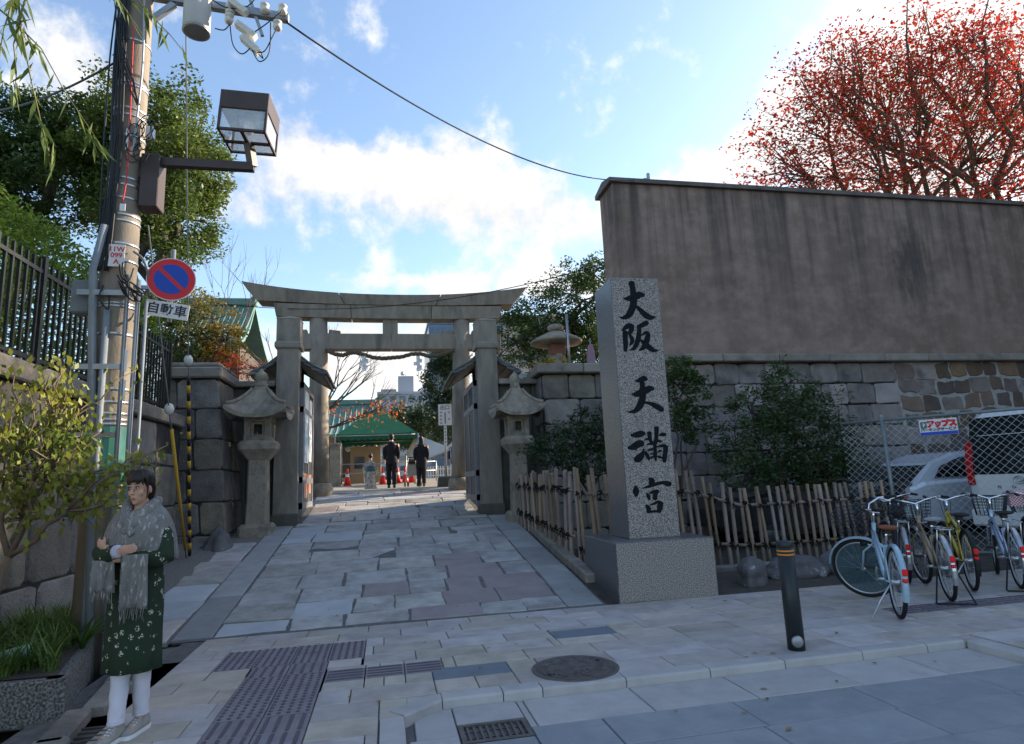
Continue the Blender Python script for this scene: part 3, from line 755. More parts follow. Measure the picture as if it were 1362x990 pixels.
# ------------------------------------------------------------------ granite monument
def granite(name, dark, light, scale, rough, bump, pink=(.30, .22, .19)):
    m = bpy.data.materials.new(name); m.use_nodes = True; nt = m.node_tree; N = nt.nodes; L = nt.links; b = N['Principled BSDF']; b.inputs['Roughness'].default_value = rough
    tc = N.new('ShaderNodeTexCoord')
    def noise(s, d):
        o = N.new('ShaderNodeTexNoise'); o.inputs['Scale'].default_value = s; o.inputs['Detail'].default_value = d; L.new(tc.outputs['Object'], o.inputs[0]); return o.outputs[0]
    r = N.new('ShaderNodeValToRGB'); L.new(noise(scale, 2), r.inputs[0]); e = r.color_ramp.elements
    e[0].position = .40; e[0].color = (*dark, 1); e[1].position = .60; e[1].color = (*light, 1)
    x = e.new(.5); x.color = (*[(a+c)*.45 for a, c in zip(dark, light)], 1)
    mx = N.new('ShaderNodeMix'); mx.data_type = 'RGBA'; mr = N.new('ShaderNodeMapRange'); L.new(noise(scale*.8+3, 2), mr.inputs[0]); mr.inputs[1].default_value = .52; mr.inputs[2].default_value = .62; mr.inputs[4].default_value = .45
    L.new(mr.outputs[0], mx.inputs[0]); L.new(r.outputs[0], mx.inputs[6]); mx.inputs[7].default_value = (*pink, 1); L.new(mx.outputs[2], b.inputs['Base Color'])
    if bump:
        bp = N.new('ShaderNodeBump'); bp.inputs['Strength'].default_value = bump; bp.inputs['Distance'].default_value = .01; L.new(noise(scale, 3), bp.inputs['Height']); L.new(bp.outputs[0], b.inputs['Normal'])
    return m
M_gr = granite('granite_hammered', (.075, .068, .064), (.44, .395, .36), 100, .85, .4)
M_gp = granite('granite_polished', (.055, .055, .06), (.15, .148, .155), 60, .30, 0, (.12, .105, .10))
MA, MS, MZ, PZ, PWD = -.0168, 1.243, .673, 4.013, .67
mo = thing('monument_pillar', 'tall square granite pillar with large black carved characters on granite block', 'monument', (2.608, 7.072, 0), MA)
mb = MB(); mb.box((MS/2, MS/2, MZ/2-.06), (MS, MS, MZ+.12), bev=.012)
for i, f in enumerate(mb.f):
    pass
base = mb.build('base_block', [M_gr, M_gp], mo)
for p_ in base.data.polygons: p_.material_index = 1 if (p_.normal.x < -.7 or p_.normal.z > .7) else 0
o0 = (MS-PWD)/2
mb = MB(); mb.box((MS/2, MS/2, (MZ+PZ)/2), (PWD, PWD, PZ-MZ), bev=.008)
pil = mb.build('shaft', [M_gr, M_gp], mo)
for p_ in pil.data.polygons: p_.material_index = 1 if (abs(p_.normal.x) > .7 or p_.normal.z > .7) else 0
M_ink = mat('carved_black', (.006, .007, .009), (.012, .014, .017), 20, rough=.8, spec=.15)
iv = mo.matrix_basis.inverted()
def face_pt(px, py):   # where a sight line meets the pillar's front face, in the pillar's own coordinates
    a = iv @ CAM; d = iv.to_3x3() @ ray(px, py); t = (o0-a.y)/d.y; q = a+d*t; return Vector((q.x, q.z))
CH_ = {
 'big': (815, 365, 9.0, [[(122, 292, 8), (200, 290, 70), (270, 268, 80), (330, 244, 74), (374, 255, 36)], [(222, 100, 74), (240, 180, 72), (250, 300, 84), (235, 400, 84), (190, 488, 74), (120, 522, 36), (70, 506, 8)], [(278, 378, 30), (340, 440, 62), (400, 495, 76), (460, 518, 56), (515, 508, 8)]]),
 'slope': (815, 365, 9.0, [[(150, 690, 62), (148, 760, 62), (155, 830, 60), (150, 912, 46)], [(108, 675, 16), (165, 630, 60), (205, 614, 58), (232, 632, 54), (212, 688, 56), (186, 716, 20)], [(205, 724, 34), (232, 780, 52), (222, 826, 40), (196, 850, 10)], [(412, 576, 58), (350, 610, 55), (296, 630, 36)], [(318, 625, 48), (312, 720, 58), (290, 820, 60), (250, 890, 44), (208, 906, 8)], [(340, 735, 14), (390, 700, 40), (422, 722, 56), (404, 800, 72), (365, 878, 56), (308, 914, 8)], [(322, 778, 14), (380, 830, 56), (450, 888, 66), (500, 912, 44), (550, 908, 6)]]),
 'heaven': (820, 490, 14.14, [[(340, 240, 10), (430, 230, 86), (510, 195, 104), (570, 208, 60)], [(278, 490, 14), (380, 487, 104), (500, 440, 124), (620, 385, 112), (695, 388, 60)], [(480, 260, 92), (490, 400, 112), (488, 560, 126), (440, 700, 124), (350, 800, 84), (250, 824, 36), (180, 812, 6)], [(520, 640, 34), (640, 668, 70), (760, 722, 104), (850, 780, 92), (872, 800, 50)]]),
 'full': (825, 565, 16.5, [[(235, 235, 50), (340, 228, 116), (450, 202, 132), (530, 190, 70)], [(175, 512, 62), (280, 490, 126), (400, 425, 150), (490, 408, 120)], [(345, 520, 50), (352, 585, 8)], [(330, 770, 110), (390, 750, 150), (450, 695, 140), (498, 610, 76), (515, 512, 12)], [(635, 175, 100), (645, 270, 96), (668, 370, 64), (740, 405, 60)], [(790, 65, 104), (795, 150, 98), (785, 300, 86), (760, 420, 80)], [(850, 240, 24), (920, 216, 80), (995, 222, 58)], [(518, 338, 14), (600, 315, 52)], [(800, 348, 60), (870, 366, 56), (922, 366, 20)], [(580, 438, 26), (680, 416, 60), (800, 392, 44)], [(545, 590, 40), (590, 680, 86), (632, 790, 24)], [(755, 420, 80), (760, 560, 78), (765, 700, 78), (780, 785, 40)], [(780, 492, 24), (900, 466, 60), (965, 462, 66), (1035, 490, 44)], [(992, 480, 106), (985, 600, 104), (970, 720, 98), (960, 810, 80)], [(580, 578, 14), (660, 550, 50), (740, 528, 40)], [(638, 636, 12), (730, 642, 40)], [(815, 602, 24), (870, 576, 50), (902, 576, 30)], [(640, 742, 34), (700, 712, 44), (745, 690, 30)], [(790, 690, 26), (860, 708, 50), (920, 735, 34)]]),
 'palace': (830, 630, 15.23, [[(500, 112, 44), (556, 140, 120), (560, 205, 118)], [(365, 300, 12), (500, 265, 56), (640, 215, 68), (780, 185, 66), (870, 205, 104), (940, 215, 80)], [(235, 262, 60), (240, 360, 128), (245, 455, 60)], [(458, 402, 34), (490, 460, 78), (512, 520, 50)], [(505, 400, 24), (600, 372, 66), (670, 354, 60), (700, 372, 36)], [(648, 370, 104), (625, 450, 88), (625, 510, 98)], [(445, 645, 50), (490, 700, 94), (500, 780, 80)], [(525, 642, 24), (620, 602, 46), (700, 574, 54), (785, 605, 40)], [(738, 590, 96), (725, 680, 116), (702, 770, 90)], [(500, 778, 40), (620, 765, 48), (735, 768, 40)]])}
def ribbon(mb, pts, fy, n=5):
    """smooth brush stroke through (x, y, width) in the face plane"""
    P = []
    k = len(pts)
    for i in range(k-1):
        p0, p1, p2, p3 = pts[max(i-1, 0)], pts[i], pts[i+1], pts[min(i+2, k-1)]
        for s in range(n):
            t = s/n; P.append(tuple(.5*((2*b)+(-a+c)*t+(2*a-5*b+4*c-d)*t*t+(-a+3*b-3*c+d)*t**3) for a, b, c, d in zip(p0, p1, p2, p3)))
    P.append(pts[-1]); L_, R_ = [], []
    for i, p in enumerate(P):
        a, b = P[max(i-1, 0)], P[min(i+1, len(P)-1)]; d = Vector((b[0]-a[0], b[1]-a[1])); d.normalize(); nn = Vector((-d.y, d.x)); h = max(p[2], .002)/2
        L_.append((p[0]+nn.x*h, p[1]+nn.y*h)); R_.append((p[0]-nn.x*h, p[1]-nn.y*h))
    def capp(i, sgn):   # rounded stroke ends
        p = P[i]; a, b = (P[0], P[1]) if i == 0 else (P[-2], P[-1]); d = Vector((b[0]-a[0], b[1]-a[1])).normalized()*sgn; nn = Vector((-d.y, d.x)); h = max(p[2], .002)/2
        return [(p[0]+d.x*h*math.sin(q)*.6+nn.x*h*math.cos(q), p[1]+d.y*h*math.sin(q)*.6+nn.y*h*math.cos(q)) for q in (.6, 1.2, 1.94, 2.54)]
    poly = L_+capp(-1, 1)+R_[::-1]+capp(0, -1)
    m_ = len(poly); nl = len(L_)
    # strip of quads plus end fans
    q = [(x, fy, z) for x, z in L_+R_]; fs = [(i, i+1, nl+i+1, nl+i) for i in range(nl-1)]
    b0 = len(q); c1 = capp(-1, 1); c0 = capp(0, -1); q += [(x, fy, z) for x, z in c1+c0]
    fs.append((nl-1, b0, b0+1, b0+2, b0+3, 2*nl-1)); fs.append((nl, b0+4, b0+5, b0+6, b0+7, 0))
    mb.add(q, fs)
sc_px = (face_pt(860, 500)-face_pt(850, 500)).length/10
for nm, (x0, y0, z_, strokes) in CH_.items():
    mb = MB()
    for i, st in enumerate(strokes):
        pts = []
        for (x, y, ww) in st:
            q = face_pt(x0+x/z_, y0+y/z_); pts.append((q.x, q.y, ww/z_*sc_px))
        ribbon(mb, pts, o0-.0015-.0004*i)
    mb.build('carved_character', M_ink, pil, fix=False)
# ------------------------------------------------------------------ gate doors and their little roofs
M_wood = mat('dark_wood', (.045, .032, .025), (.075, .055, .042), 6, rough=.7, bump=.3, bscale=40, stretch=(4, 4, .6))
M_rail = mat('grey_door_rail', (.20, .20, .21), (.15, .15, .16), 5, rough=.6)
M_panel = mat('dark_door_panel', (.035, .037, .045), (.055, .056, .065), 4, rough=.55, stretch=(1, 6, .3))
M_rtile = mat('roof_tile', (.10, .105, .105), (.16, .165, .16), 6, rough=.7, rnd=.2, bump=.3, bscale=30)
def text(name, body, size, m, parent, mw, bold=0, align='CENTER', sx=1.0):
    cu_ = bpy.data.curves.new(name, 'FONT'); cu_.body = body; cu_.size = size; cu_.align_x = align; cu_.align_y = 'CENTER'; cu_.offset = bold; cu_.extrude = .0006
    tmp = bpy.data.objects.new('tmp', cu_); me = bpy.data.meshes.new_from_object(tmp); bpy.data.objects.remove(tmp); me.materials.clear()
    o = link(name, me, m, parent); o.matrix_local = mw @ Matrix.Scale(sx, 4, (1, 0, 0)); return o
def frame_mat(loc, xdir, updir):     # a flat thing whose local x runs along xdir and y along updir
    x = Vector(xdir).normalized(); u = Vector(updir); y = (u-x*u.dot(x)).normalized(); z = x.cross(y)
    return Matrix.Translation(loc) @ Matrix((x, y, z)).transposed().to_4x4()

def door(u, sgn, label):
    """sgn: the side the path lies on, seen from the door"""
    z0 = G(13.2)+.10; z1 = 3.62; v0, v1 = 13.08, 14.85; zb = lambda v: max(z0, G(v)+.06)
    t = thing('gate_door', label, 'gate door', (u, v0, z0), 0, 'opened gate door leaves'); H = z1-z0; W_ = v1-v0
    gz = G(v1)+.07-z0
    MB().loft([[(-.03, .02, .0), (.03, .02, .0), (.03, W_-.02, gz), (-.03, W_-.02, gz)], [(-.03, .02, H*.79), (.03, .02, H*.79), (.03, W_-.02, H*.79), (-.03, W_-.02, H*.79)]]).build('panel', M_panel, t)
    for v in (.05, W_/2, W_-.05): sbox('stile', (0, v, H/2+gz*v/W_/2), (.09, .1, H-gz*v/W_), M_rail, t)
    for z in (.09+gz*.5, .62+gz*.4, H*.79, H-.06): sbox('rail', (0, W_/2, z), (.084, W_, .12), M_rail, t)
    n = 7
    for k in range(n):
        a = .1+(W_-.2)*k/n; b = a+(W_-.2)/n
        for s in (0, 1): MB().bar((.012*(1 if s else -1), a if s else b, H*.80), (.012*(1 if s else -1), b if s else a, H-.08), .018, .022, (1, 0, 0)).build('lattice_bar', M_rail, t)
    return t, H, W_
dl, DH, DW = door(-1.68, 1, 'left gate door, opened inward, with blue and white posters')
dr, _, _ = door(1.89, -1, 'right gate door, opened inward, plain dark panels')
M_pblue = mat('poster_blue', (.25, .42, .55), (.75, .78, .8), 3, rough=.6, detail=2); M_pred = mat('poster_red', (.45, .10, .06), (.5, .3, .2), 6, rough=.6); M_pwhite = mat('poster_white', (.72, .73, .74), (.6, .64, .68), 5, rough=.6)
for i, (v, z, ww, hh, m) in enumerate(((.55, 1.05, .62, 1.5, M_pblue), (1.22, 1.1, .5, 1.35, M_pwhite), (.5, .33, .5, .5, M_pred), (1.25, .42, .45, .4, M_pred))):
    o = thing('poster', ['tall pale blue poster on the left gate door', 'tall white poster on the left gate door', 'small red notice low on the left gate door, near the post', 'small red notice low on the left gate door, far from the post'][i], 'poster', (-1.68+.034, 13.08+v, G(13.2)+.1+z), 0)
    MB().box((.004, 0, hh/2), (.006, ww, hh)).build('sheet', m, o)
    if i < 2:
        for k in range(4): MB().box((.0085, 0, hh*(.18+.2*k)), (.002, ww*.7, .05 if k else .16)).build('print_band', (M_pwhite, M_pblue)[i], o)
def door_roof(u, label):
    t = thing('door_roof', label, 'roof', (u, 13.12, 0), 0, 'small tiled roofs over the gate doors'); L_ = 2.1; zr, ze, hw_ = 4.30, 3.80, .74
    for s in (-1, 1):
        for k in range(5):
            a, b = k/5, (k+1)/5; sag = lambda q: q-.10*math.sin(math.pi*q)
            x0, x1 = s*hw_*a, s*hw_*(b+.05); z0_, z1_ = zr-(zr-ze)*(1-(1-a)**1.35), zr-(zr-ze)*(1-(1-min(1, b+.05))**1.35)
            mb = MB(); mb.loft([[(x0, v, z0_), (x1, v, z1_+.035), (x1, v, z1_-.01), (x0, v, z0_-.05)] for v in (0, L_)]); mb.build('tile_course', M_rtile, t)
        for k in range(9): MB().tube([(s*.05, .06+k*.247, zr+.015), (s*hw_*.5, .06+k*.247, zr-(zr-ze)*.60+.05), (s*(hw_+.01), .06+k*.247, ze+.045)], .03, 6).build('cover_tile', M_rtile, t)
        sbox('eave_board', (s*(hw_-.04), L_/2, ze-.04), (.05, L_-.04, .07), M_wood, t)
        for v in (.06, L_-.06): MB().bar((0, v, zr-.08), (s*hw_*.96, v, ze-.03), .06, .09, (0, 1, 0)).build('barge_board', M_wood, t)
    MB().bar((0, -.04, zr+.05), (0, L_+.04, zr+.05), .16, .12).build('ridge', M_rtile, t)
    for v in (.3, 1.8): sbox('post', (0, v, 3.68), (.14, .14, 1.0), M_wood, t)
    sbox('purlin', (0, L_/2, zr-.12), (.1, L_-.1, .12), M_wood, t)
    return t
door_roof(-1.95, 'small tiled gable roof over the left gate door'); door_roof(2.17, 'small tiled gable roof over the right gate door')

# ------------------------------------------------------------------ bamboo fences
M_bam = mat('old_bamboo', (.20, .145, .11), (.31, .24, .19), 5, rough=.65, stretch=(1, 1, .25), rnd=.22, hrnd=.012, c3=(.13, .10, .085), s3=4, t3=(.52, .75), bump=.2, bscale=30)
M_knot = mat('black_palm_rope', (.012, .011, .01), rough=.95)
def bamboo_mesh(h, r, seed):
    R_ = random.Random(seed); mb = MB(); pts = []; rs = []; z = 0; bend = R_.uniform(-.012, .012)
    while z < h:
        q = min(z+R_.uniform(.16, .24), h)
        for zz, k in ((z+.001, 1.0), (z+.012, 1.10), (z+.022, .98), (q-.012, .97)): pts.append((bend*math.sin(zz/h*3.1), 0, zz)); rs.append(r*k)
        z = q
    pts.append((0, 0, h)); rs.append(r*.98); mb.tube(pts, rs, 8); me = mb.mesh('bamboo_pole'); me.materials.append(M_bam); return me
knot = MB(); knot.torus((0, 0, 0), .034, .011, (1, .3, 1), 10, 5); knot.torus((0, 0, 0), .034, .011, (1, -.2, -1), 10, 5); knot.ball((0, -.04, 0), (.022, .016, .02), 8); knot.tube([(0, -.045, 0), (.02, -.06, -.04), (.025, -.055, -.08)], .006, 5); knot.tube([(0, -.045, 0), (-.025, -.06, -.02), (-.035, -.055, -.06)], .006, 5)
KM = knot.mesh('rope_knot'); KM.materials.append(M_knot)
def bamboo_fence(p0, p1, spacing, zbot, ztop, label, lean=0.0, pair=True, rails=(.28, .78)):
    a, b = Vector(p0), Vector(p1); d = (b-a); L_ = d.length; d /= L_; nrm = Vector((d.y, -d.x)); rz = math.atan2(d.y, d.x)
    t = thing('bamboo_fence', label, 'fence', (a.x, a.y, 0))
    s = 0.0; k = 0
    base = {}
    def meshfor(h):
        key = (round(h, 1), random.randrange(4))
        if key not in base: base[key] = bamboo_mesh(key[0], random.uniform(.024, .033), hash(key) % 1000)
        return base[key]
    pos = []
    while s < L_:
        pos.append((s, k)); s += (spacing*.42 if (pair and k % 2 == 0) else spacing*(1.15 if pair else 1))*random.uniform(.85, 1.15); k += 1
    for s, k in pos:
        p = a+d*s; side = .03 if k % 2 else -.03; q = p+nrm*side
        zb = zbot(p.x, p.y); zt_ = ztop(p.x, p.y)+random.uniform(-.03, .05)
        o = bpy.data.objects.new('bamboo_pole', meshfor(zt_-zb)); COL.objects.link(o); o.parent = t; o.location = (q.x-a.x, q.y-a.y, zb-.02)
        o.rotation_euler = (random.uniform(-.03, .03), random.uniform(-.05, .05)+lean, random.uniform(0, 6.28)) if False else (random.uniform(-.02, .02)-lean*d.y, random.uniform(-.04, .04)+lean*d.x, 0)
        for f in rails:
            kk = bpy.data.objects.new('rope_knot', KM); COL.objects.link(kk); kk.parent = t
            zz = zb+(zt_-zb)*f; kk.location = (p.x-a.x+nrm.x*.02, p.y-a.y+nrm.y*.02, zz); kk.rotation_euler = (random.uniform(-.2, .2), random.uniform(-.4, .4), rz)
    for f in rails:
        pts = []
        for i in range(7):
            p = a+d*(L_*i/6); pts.append((p.x-a.x, p.y-a.y, zbot(p.x, p.y)+(ztop(p.x, p.y)-zbot(p.x, p.y))*f))
        MB().tube(pts, .024, 8).build('rail', M_bam, t)
    return t
bamboo_fence((2.50, 11.75), (2.68, 8.9), .12, lambda u, v: G(v)-.02, lambda u, v: 1.56, 'bamboo fence along the side of the sloping stone path', pair=False)
bamboo_fence((2.74, 8.86), (7.9, 8.72), .165, lambda u, v: .0, lambda u, v: float(np.interp(u, [2.7, 4.5, 5.2, 9], [1.55, 1.50, 1.18, 1.19])), 'bamboo fence behind the granite pillar and bicycles, tied with black rope', lean=-.04)
sbox('edge', (0, 0, 0), (.01, .01, .01), M_coping) if False else None
e1 = thing('edging_stones', 'low stone edging under the bamboo fence beside the path', 'kerb', (2.56, 8.0, 0))
for i, v in enumerate(np.arange(7.95, 11.4, .85)): sbox('edging_stone', (.02+.05*random.random()-.02, v-8.0+.42, G(v+.4)+.0), (.17, .83, .2), M_coping, e1, bev=.02, rot=Matrix.Rotation(.137, 3, 'X'))
e2 = thing('edging_stones', 'low stone edging under the bamboo fence behind the pillar', 'kerb', (3.95, 8.4, 0))
for i in range(6): sbox('edging_stone', (i*.82, random.uniform(-.02, .02), .02), (.8, .17, .2), M_coping, e2, bev=.02)

# ------------------------------------------------------------------ iron fence on the retaining wall
M_fence = mat('black_iron', (.02, .022, .022), (.035, .036, .035), 12, rough=.45, metal=.3)
fe = thing('iron_fence', 'tall black iron bar fence on top of the stone retaining wall', 'fence', (LWU-.2, 3.2, 2.8))
bm_ = MB().box((0, 0, .63), (.028, .028, 1.26)).mesh('fence_bar'); bm_.materials.append(M_fence)
k = 0; v = 0
while v < 8.3:
    o = bpy.data.objects.new('fence_bar', bm_); COL.objects.link(o); o.parent = fe; o.location = (0, v, 0); v += .125
for z in (.14, 1.12): sbox('rail', (.0, 4.15, z), (.036, 8.4, .045), M_fence, fe)
for v in (0.06, 2.1, 4.2, 6.25, 8.35): sbox('post', (0, v, .64), (.06, .06, 1.32), M_fence, fe)

# ------------------------------------------------------------------ utility pole
M_conc = mat('pole_concrete', (.21, .175, .135), (.28, .24, .19), 5, rough=.85, bump=.25, bscale=60, stretch=(1, 1, .3), c3=(.14, .12, .10), s3=2, t3=(.5, .75))
M_band = mat('steel_band', (.50, .51, .52), rough=.35, metal=.9)
M_brown = mat('brown_paint', (.055, .038, .034), (.07, .05, .045), 4, rough=.45)
M_wirem = mat('cable_black', (.015, .015, .016), rough=.5)
M_porc = mat('porcelain', (.62, .60, .55), (.55, .53, .48), 8, rough=.25)
M_green = mat('green_sheet', (.05, .20, .16), (.07, .26, .21), 3, rough=.5)
PX, PY = -2.53, 6.35
up_ = thing('utility_pole', 'concrete utility pole with grey conduits, steel bands and tangled cables', 'utility pole', (PX, PY, 0))
pr_ = lambda z: .172-.0046*z
def L(px, py, v=PY): q = onV(px, py, v); return Vector((q.x-PX, q.y-PY, q.z))
MB().tube([(0, 0, z) for z in (-.2, 2, 4, 6, 8, 9.5)], [pr_(z) for z in (-.2, 2, 4, 6, 8, 9.5)], 24).build('shaft', M_conc, up_)
for py in (62, 118, 122, 152, 161, 188, 244, 253, 270, 292, 300, 330, 352, 408, 412, 448, 520, 537, 552, 560, 566):
    z = L(160, py).z; MB().lathe([(pr_(z)+.002, z-.014), (pr_(z)+.007, z-.012), (pr_(z)+.007, z+.012), (pr_(z)+.002, z+.014)], n=24).build('steel_band', M_band, up_)
for (pts, r) in (([(120, 880), (124, 360), (140, 300)], .036), ([(136, 880), (136, 365)], .020), ([(152, 880), (152, 372)], .020), ([(165, 880), (165, 400)], .014), ([(108, 880), (112, 410)], .028)):
    q = [L(x, y, PY-.19) for x, y in pts]; q = [Vector((q[0].x, q[0].y, max(p.z, 0.))) if i and len(pts) == 2 else p for i, p in enumerate(q)]
    q[0].z = max(q[0].z, -.1); q[0].z = -.1
    MB().tube(q, r, 12).build('conduit', M_pvc, up_)
for z in (2.0, 2.62, 3.32): MB().box((-.05, -.2, z), (.40, .04, .05)).build('strut_bracket', M_galv, up_)
sbox('junction_box', L(112, 397, PY-.05), (.17, .16, .32), M_pvc, up_, bev=.015)
gs = MB(); z0 = L(140, 608).z; z1 = L(140, 570).z; R_ = pr_(2)+.012
gs.loft([[(R_*math.cos(a), R_*math.sin(a), z) for a in np.linspace(-3.3, -.1, 14)] for z in (z0-.25, z1)], cap=False, closed=False); gs.build('green_sheet', M_green, up_)
# number plate
M_redp = mat('red_print', (.55, .03, .035), rough=.5)
c = L(155, 340, PY-.19); pm = frame_mat(c, (1, .1, 0), (0, 0, 1))
npl = MB().box((0, 0, 0), (.135, .22, .006), bev=.002).build('number_plate', mat('plate_white', (.72, .70, .68), (.6, .58, .56), 8, rough=.5), up_); npl.matrix_local = pm
for s, y in (('11W', .06), ('099', .0), ('A', -.062)): text('plate_text', s, .066, M_redp, npl, Matrix.Translation((0, y, .0042)), bold=.0016)
for (x, y, ww, hh) in ((170, 185, .035, .22), (163, 276, .05, .075), (167, 480, .022, .2), (165, 520, .02, .2)):
    q = L(x, y, PY-.2); o = MB().box((0, 0, 0), (ww, .006, hh), bev=.002).build('white_tag', mat('tag_white', (.7, .7, .69), rough=.5), up_); o.location = q
sbox('white_box', L(200, 178, PY-.1), (.07, .08, .13), mat('tag_white', (.7, .7, .69)), up_, bev=.01)
# cable runs and tangles on the pole
rc = random.Random(3)
def cable(pts, r=.007, n=6, name='cable', m=None, par=None):
    P = [Vector(p) for p in pts]; D_ = []
    for i in range(len(P)-1):
        p0, p1, p2, p3 = P[max(i-1, 0)], P[i], P[i+1], P[min(i+2, len(P)-1)]
        for s in range(5):
            t = s/5; D_.append(.5*((2*p1)+(-p0+p2)*t+(2*p0-5*p1+4*p2-p3)*t*t+(-p0+3*p1-3*p2+p3)*t**3))
    D_.append(P[-1]); return MB().tube(D_, r, n).build(name, m or M_wirem, par or up_)
for k in range(9):
    o = rc.uniform(-5, 5)
    cable([L(176+o-k*1.5, -30, PY-.16), L(168+o-k*2, 60, PY-.19), L(165+o*.8-k*2.4, 140+rc.uniform(-20, 20), PY-.2), L(158-k*2.4+rc.uniform(-4, 4), 220, PY-.2), L(150-k*2.2, 300, PY-.19), L(142-k*2.2+rc.uniform(-3, 3), 360, PY-.19)], rc.choice((.006, .008, .011)))
for k in range(7):
    o = rc.uniform(-8, 8); cable([L(150+k*3, -25, PY-.1), L(152+k*2+o, 40, PY-.22), L(162+o*.5, 70+rc.uniform(-8, 8), PY-.25), L(172+o, 110, PY-.22), L(184+rc.uniform(-5, 5), 140, PY-.2)], .005)
for k in range(14):
    x, y = 185+rc.uniform(-12, 14), rc.uniform(165, 205); a = rc.uniform(0, 6.28); cable([L(x+10*math.cos(a+q), y+13*math.sin(a+q), PY-.2-rc.uniform(0, .06)) for q in (0, 1.2, 2.4, 3.6, 4.6)], .0045)
for k in range(8):
    x, y = rc.uniform(135, 185), rc.uniform(360, 395); cable([L(x, y-12, PY-.22), L(x+rc.uniform(-8, 12), y+4, PY-.26), L(x+rc.uniform(4, 22), y+rc.uniform(8, 20), PY-.24), L(x+rc.uniform(-5, 18), y-4, PY-.2)], .007)
cable([L(178, 30, PY-.2), L(176, 80, PY-.19), L(172, 180, PY-.2), L(168, 240, PY-.2), L(163, 268, PY-.2)], .006, m=M_redp)
cable([L(192, -10, PY-.18), L(190, 80, PY-.18), L(183, 150, PY-.2), L(176, 210, PY-.2)], .010, m=M_galv)
cable([L(178, 335, PY-.1), L(190, 345, PY-.15), L(197, 365, PY-.1), L(198, 390, PY)], .012, m=M_pvc); cable([L(178, 428, PY-.1), L(190, 425, PY-.1), L(200, 418, PY), L(206, 410, PY+.05)], .012, m=M_pvc)
# cross-arm, transformer, insulators
ca0, ca1 = L(185, -8), L(384, 25)
arm = MB().bar(ca0, ca1, .07, .085).build('cross_arm', M_galv, up_)
MB().bar(L(205, 25), L(232, 6), .05, .06).build('arm_brace', M_galv, up_)
tb = L(264, 26); tf = MB(); tf.lathe([(.10, -.19), (.128, -.18), (.133, -.16), (.133, .34), (.10, .38)], (tb.x, tb.y-.05, tb.z), 24); tfo = tf.build('transformer', mat('pale_grey_paint', (.45, .44, .40), (.38, .37, .34), 4, rough=.5), up_)
MB().lathe([(.11, -.202), (.136, -.2), (.136, -.185)], (tb.x, tb.y-.05, tb.z), 24).build('rim', M_galv, tfo)
def insulator(q, s=1):
    MB().lathe([(.016*s, -.06*s), (.035*s, -.055*s), (.045*s, -.03*s), (.03*s, -.02*s), (.028*s, 0), (.042*s, .01*s), (.044*s, .03*s), (.02*s, .05*s)], q, 14).build('insulator', M_porc, arm)
for x, y in ((305, 24), (306, 12), (352, 10), (376, 12), (369, 33)): insulator(L(x, y, PY-.06), 1.1)
for (x0, y0, x1, y1) in ((306, 2, 328, 18), (315, 32, 340, 50), (322, 50, 344, 70)):
    MB().bar(L(x0, y0, PY-.1), L(x1, y1, PY-.1), .085, .06).build('cutout_switch', M_porc, arm)
    for t_ in (.2, .5, .8):
        p_ = L(x0+(x1-x0)*t_, y0+(y1-y0)*t_, PY-.1); MB().lathe([(.03, -.012), (.052, 0), (.03, .012)], p_, 12).build('insulator', M_porc, arm)
MB().bar(L(332, -2), L(349, 48), .035, .035).build('hanger', M_galv, arm)
for pts in (((306, 34), (310, 60), (322, 72), (335, 62)), ((340, 70), (352, 68), (362, 50), (369, 36)), ((335, 66), (345, 82), (358, 70), (360, 30)), ((286, 38), (298, 40), (306, 32)), ((318, 28), (330, 45), (350, 35), (376, 14)), ((344, 72), (350, 78), (345, 66)), ((270, -10), (300, 10), (330, 8), (352, -20))):
    cable([L(x, y, PY-.1) for x, y in pts], .006, par=arm)
# long span to the wall post, and a second cable across the torii
def span(a, b, sag, r, name, label):
    a, b = Vector(a), Vector(b); o = thing(name, label, 'cable', a)
    MB().tube([(b-a)*(i/40)+Vector((0, 0, -4*sag*(i/40)*(1-i/40))) for i in range(41)], r, 6).build('wire', M_wirem, o)
e = onV(381, 30, PY); span(e, wp.location+Vector((-.1, 0, .22)), .62, .011, 'overhead_cable', 'long black cable sagging from the pole cross-arm to the plaster wall')
span(onV(250, 398, 17.5), onV(800, 352, 13.2), .62, .010, 'overhead_cable', 'thin cable crossing in front of the torii lintel')
for k, (x, y) in enumerate(((0, 330), (0, 200))): pass
span(onV(155, 82, PY), onV(-40, 150, 9), .15, .012, 'overhead_cable', 'thin cable running from the utility pole over the iron fence')
# guy wires with striped guards
M_yel = mat('yellow_plastic', (.62, .36, .03), (.5, .28, .03), 4, rough=.5); M_blk = mat('black_plastic', (.015, .014, .014), rough=.5); M_steelw = mat('guy_steel', (.17, .175, .17), rough=.7)
gb = Vector((-3.0, 10.75, .42))
def guy(px_top, py_top, v_top, base, guard, label, dx):
    o = thing('guy_wire', label, 'guy wire', base); tp = onV(px_top, py_top, v_top)-Vector(base)
    MB().tube([(0, 0, 0), tp], .008, 6).build('wire', M_steelw, o)
    d = tp.normalized(); g = MB()
    if guard == 'striped':
        n = 26; hgt = 3.1
        for m_, off in ((M_yel, 0), (M_blk, 1)):
            for k in range(n):
                if k % 2 == off: MB().tube([d*(k*hgt/n), d*((k+1)*hgt/n)], .024, 10).build('guard_stripe', m_, o)
    else:
        MB().tube([d*.3, d*2.75], .022, 10).build('guard_sleeve', M_yel, o)
    iz = d*(3.35 if guard == 'striped' else 3.1)
    MB().ball(iz, (.06, .06, .075), 12).build('strain_insulator', M_porc, o)
    return o
guy(247, -30, 6.6, gb, 'striped', 'guy wire in a black and yellow striped guard at the pier foot', 0)
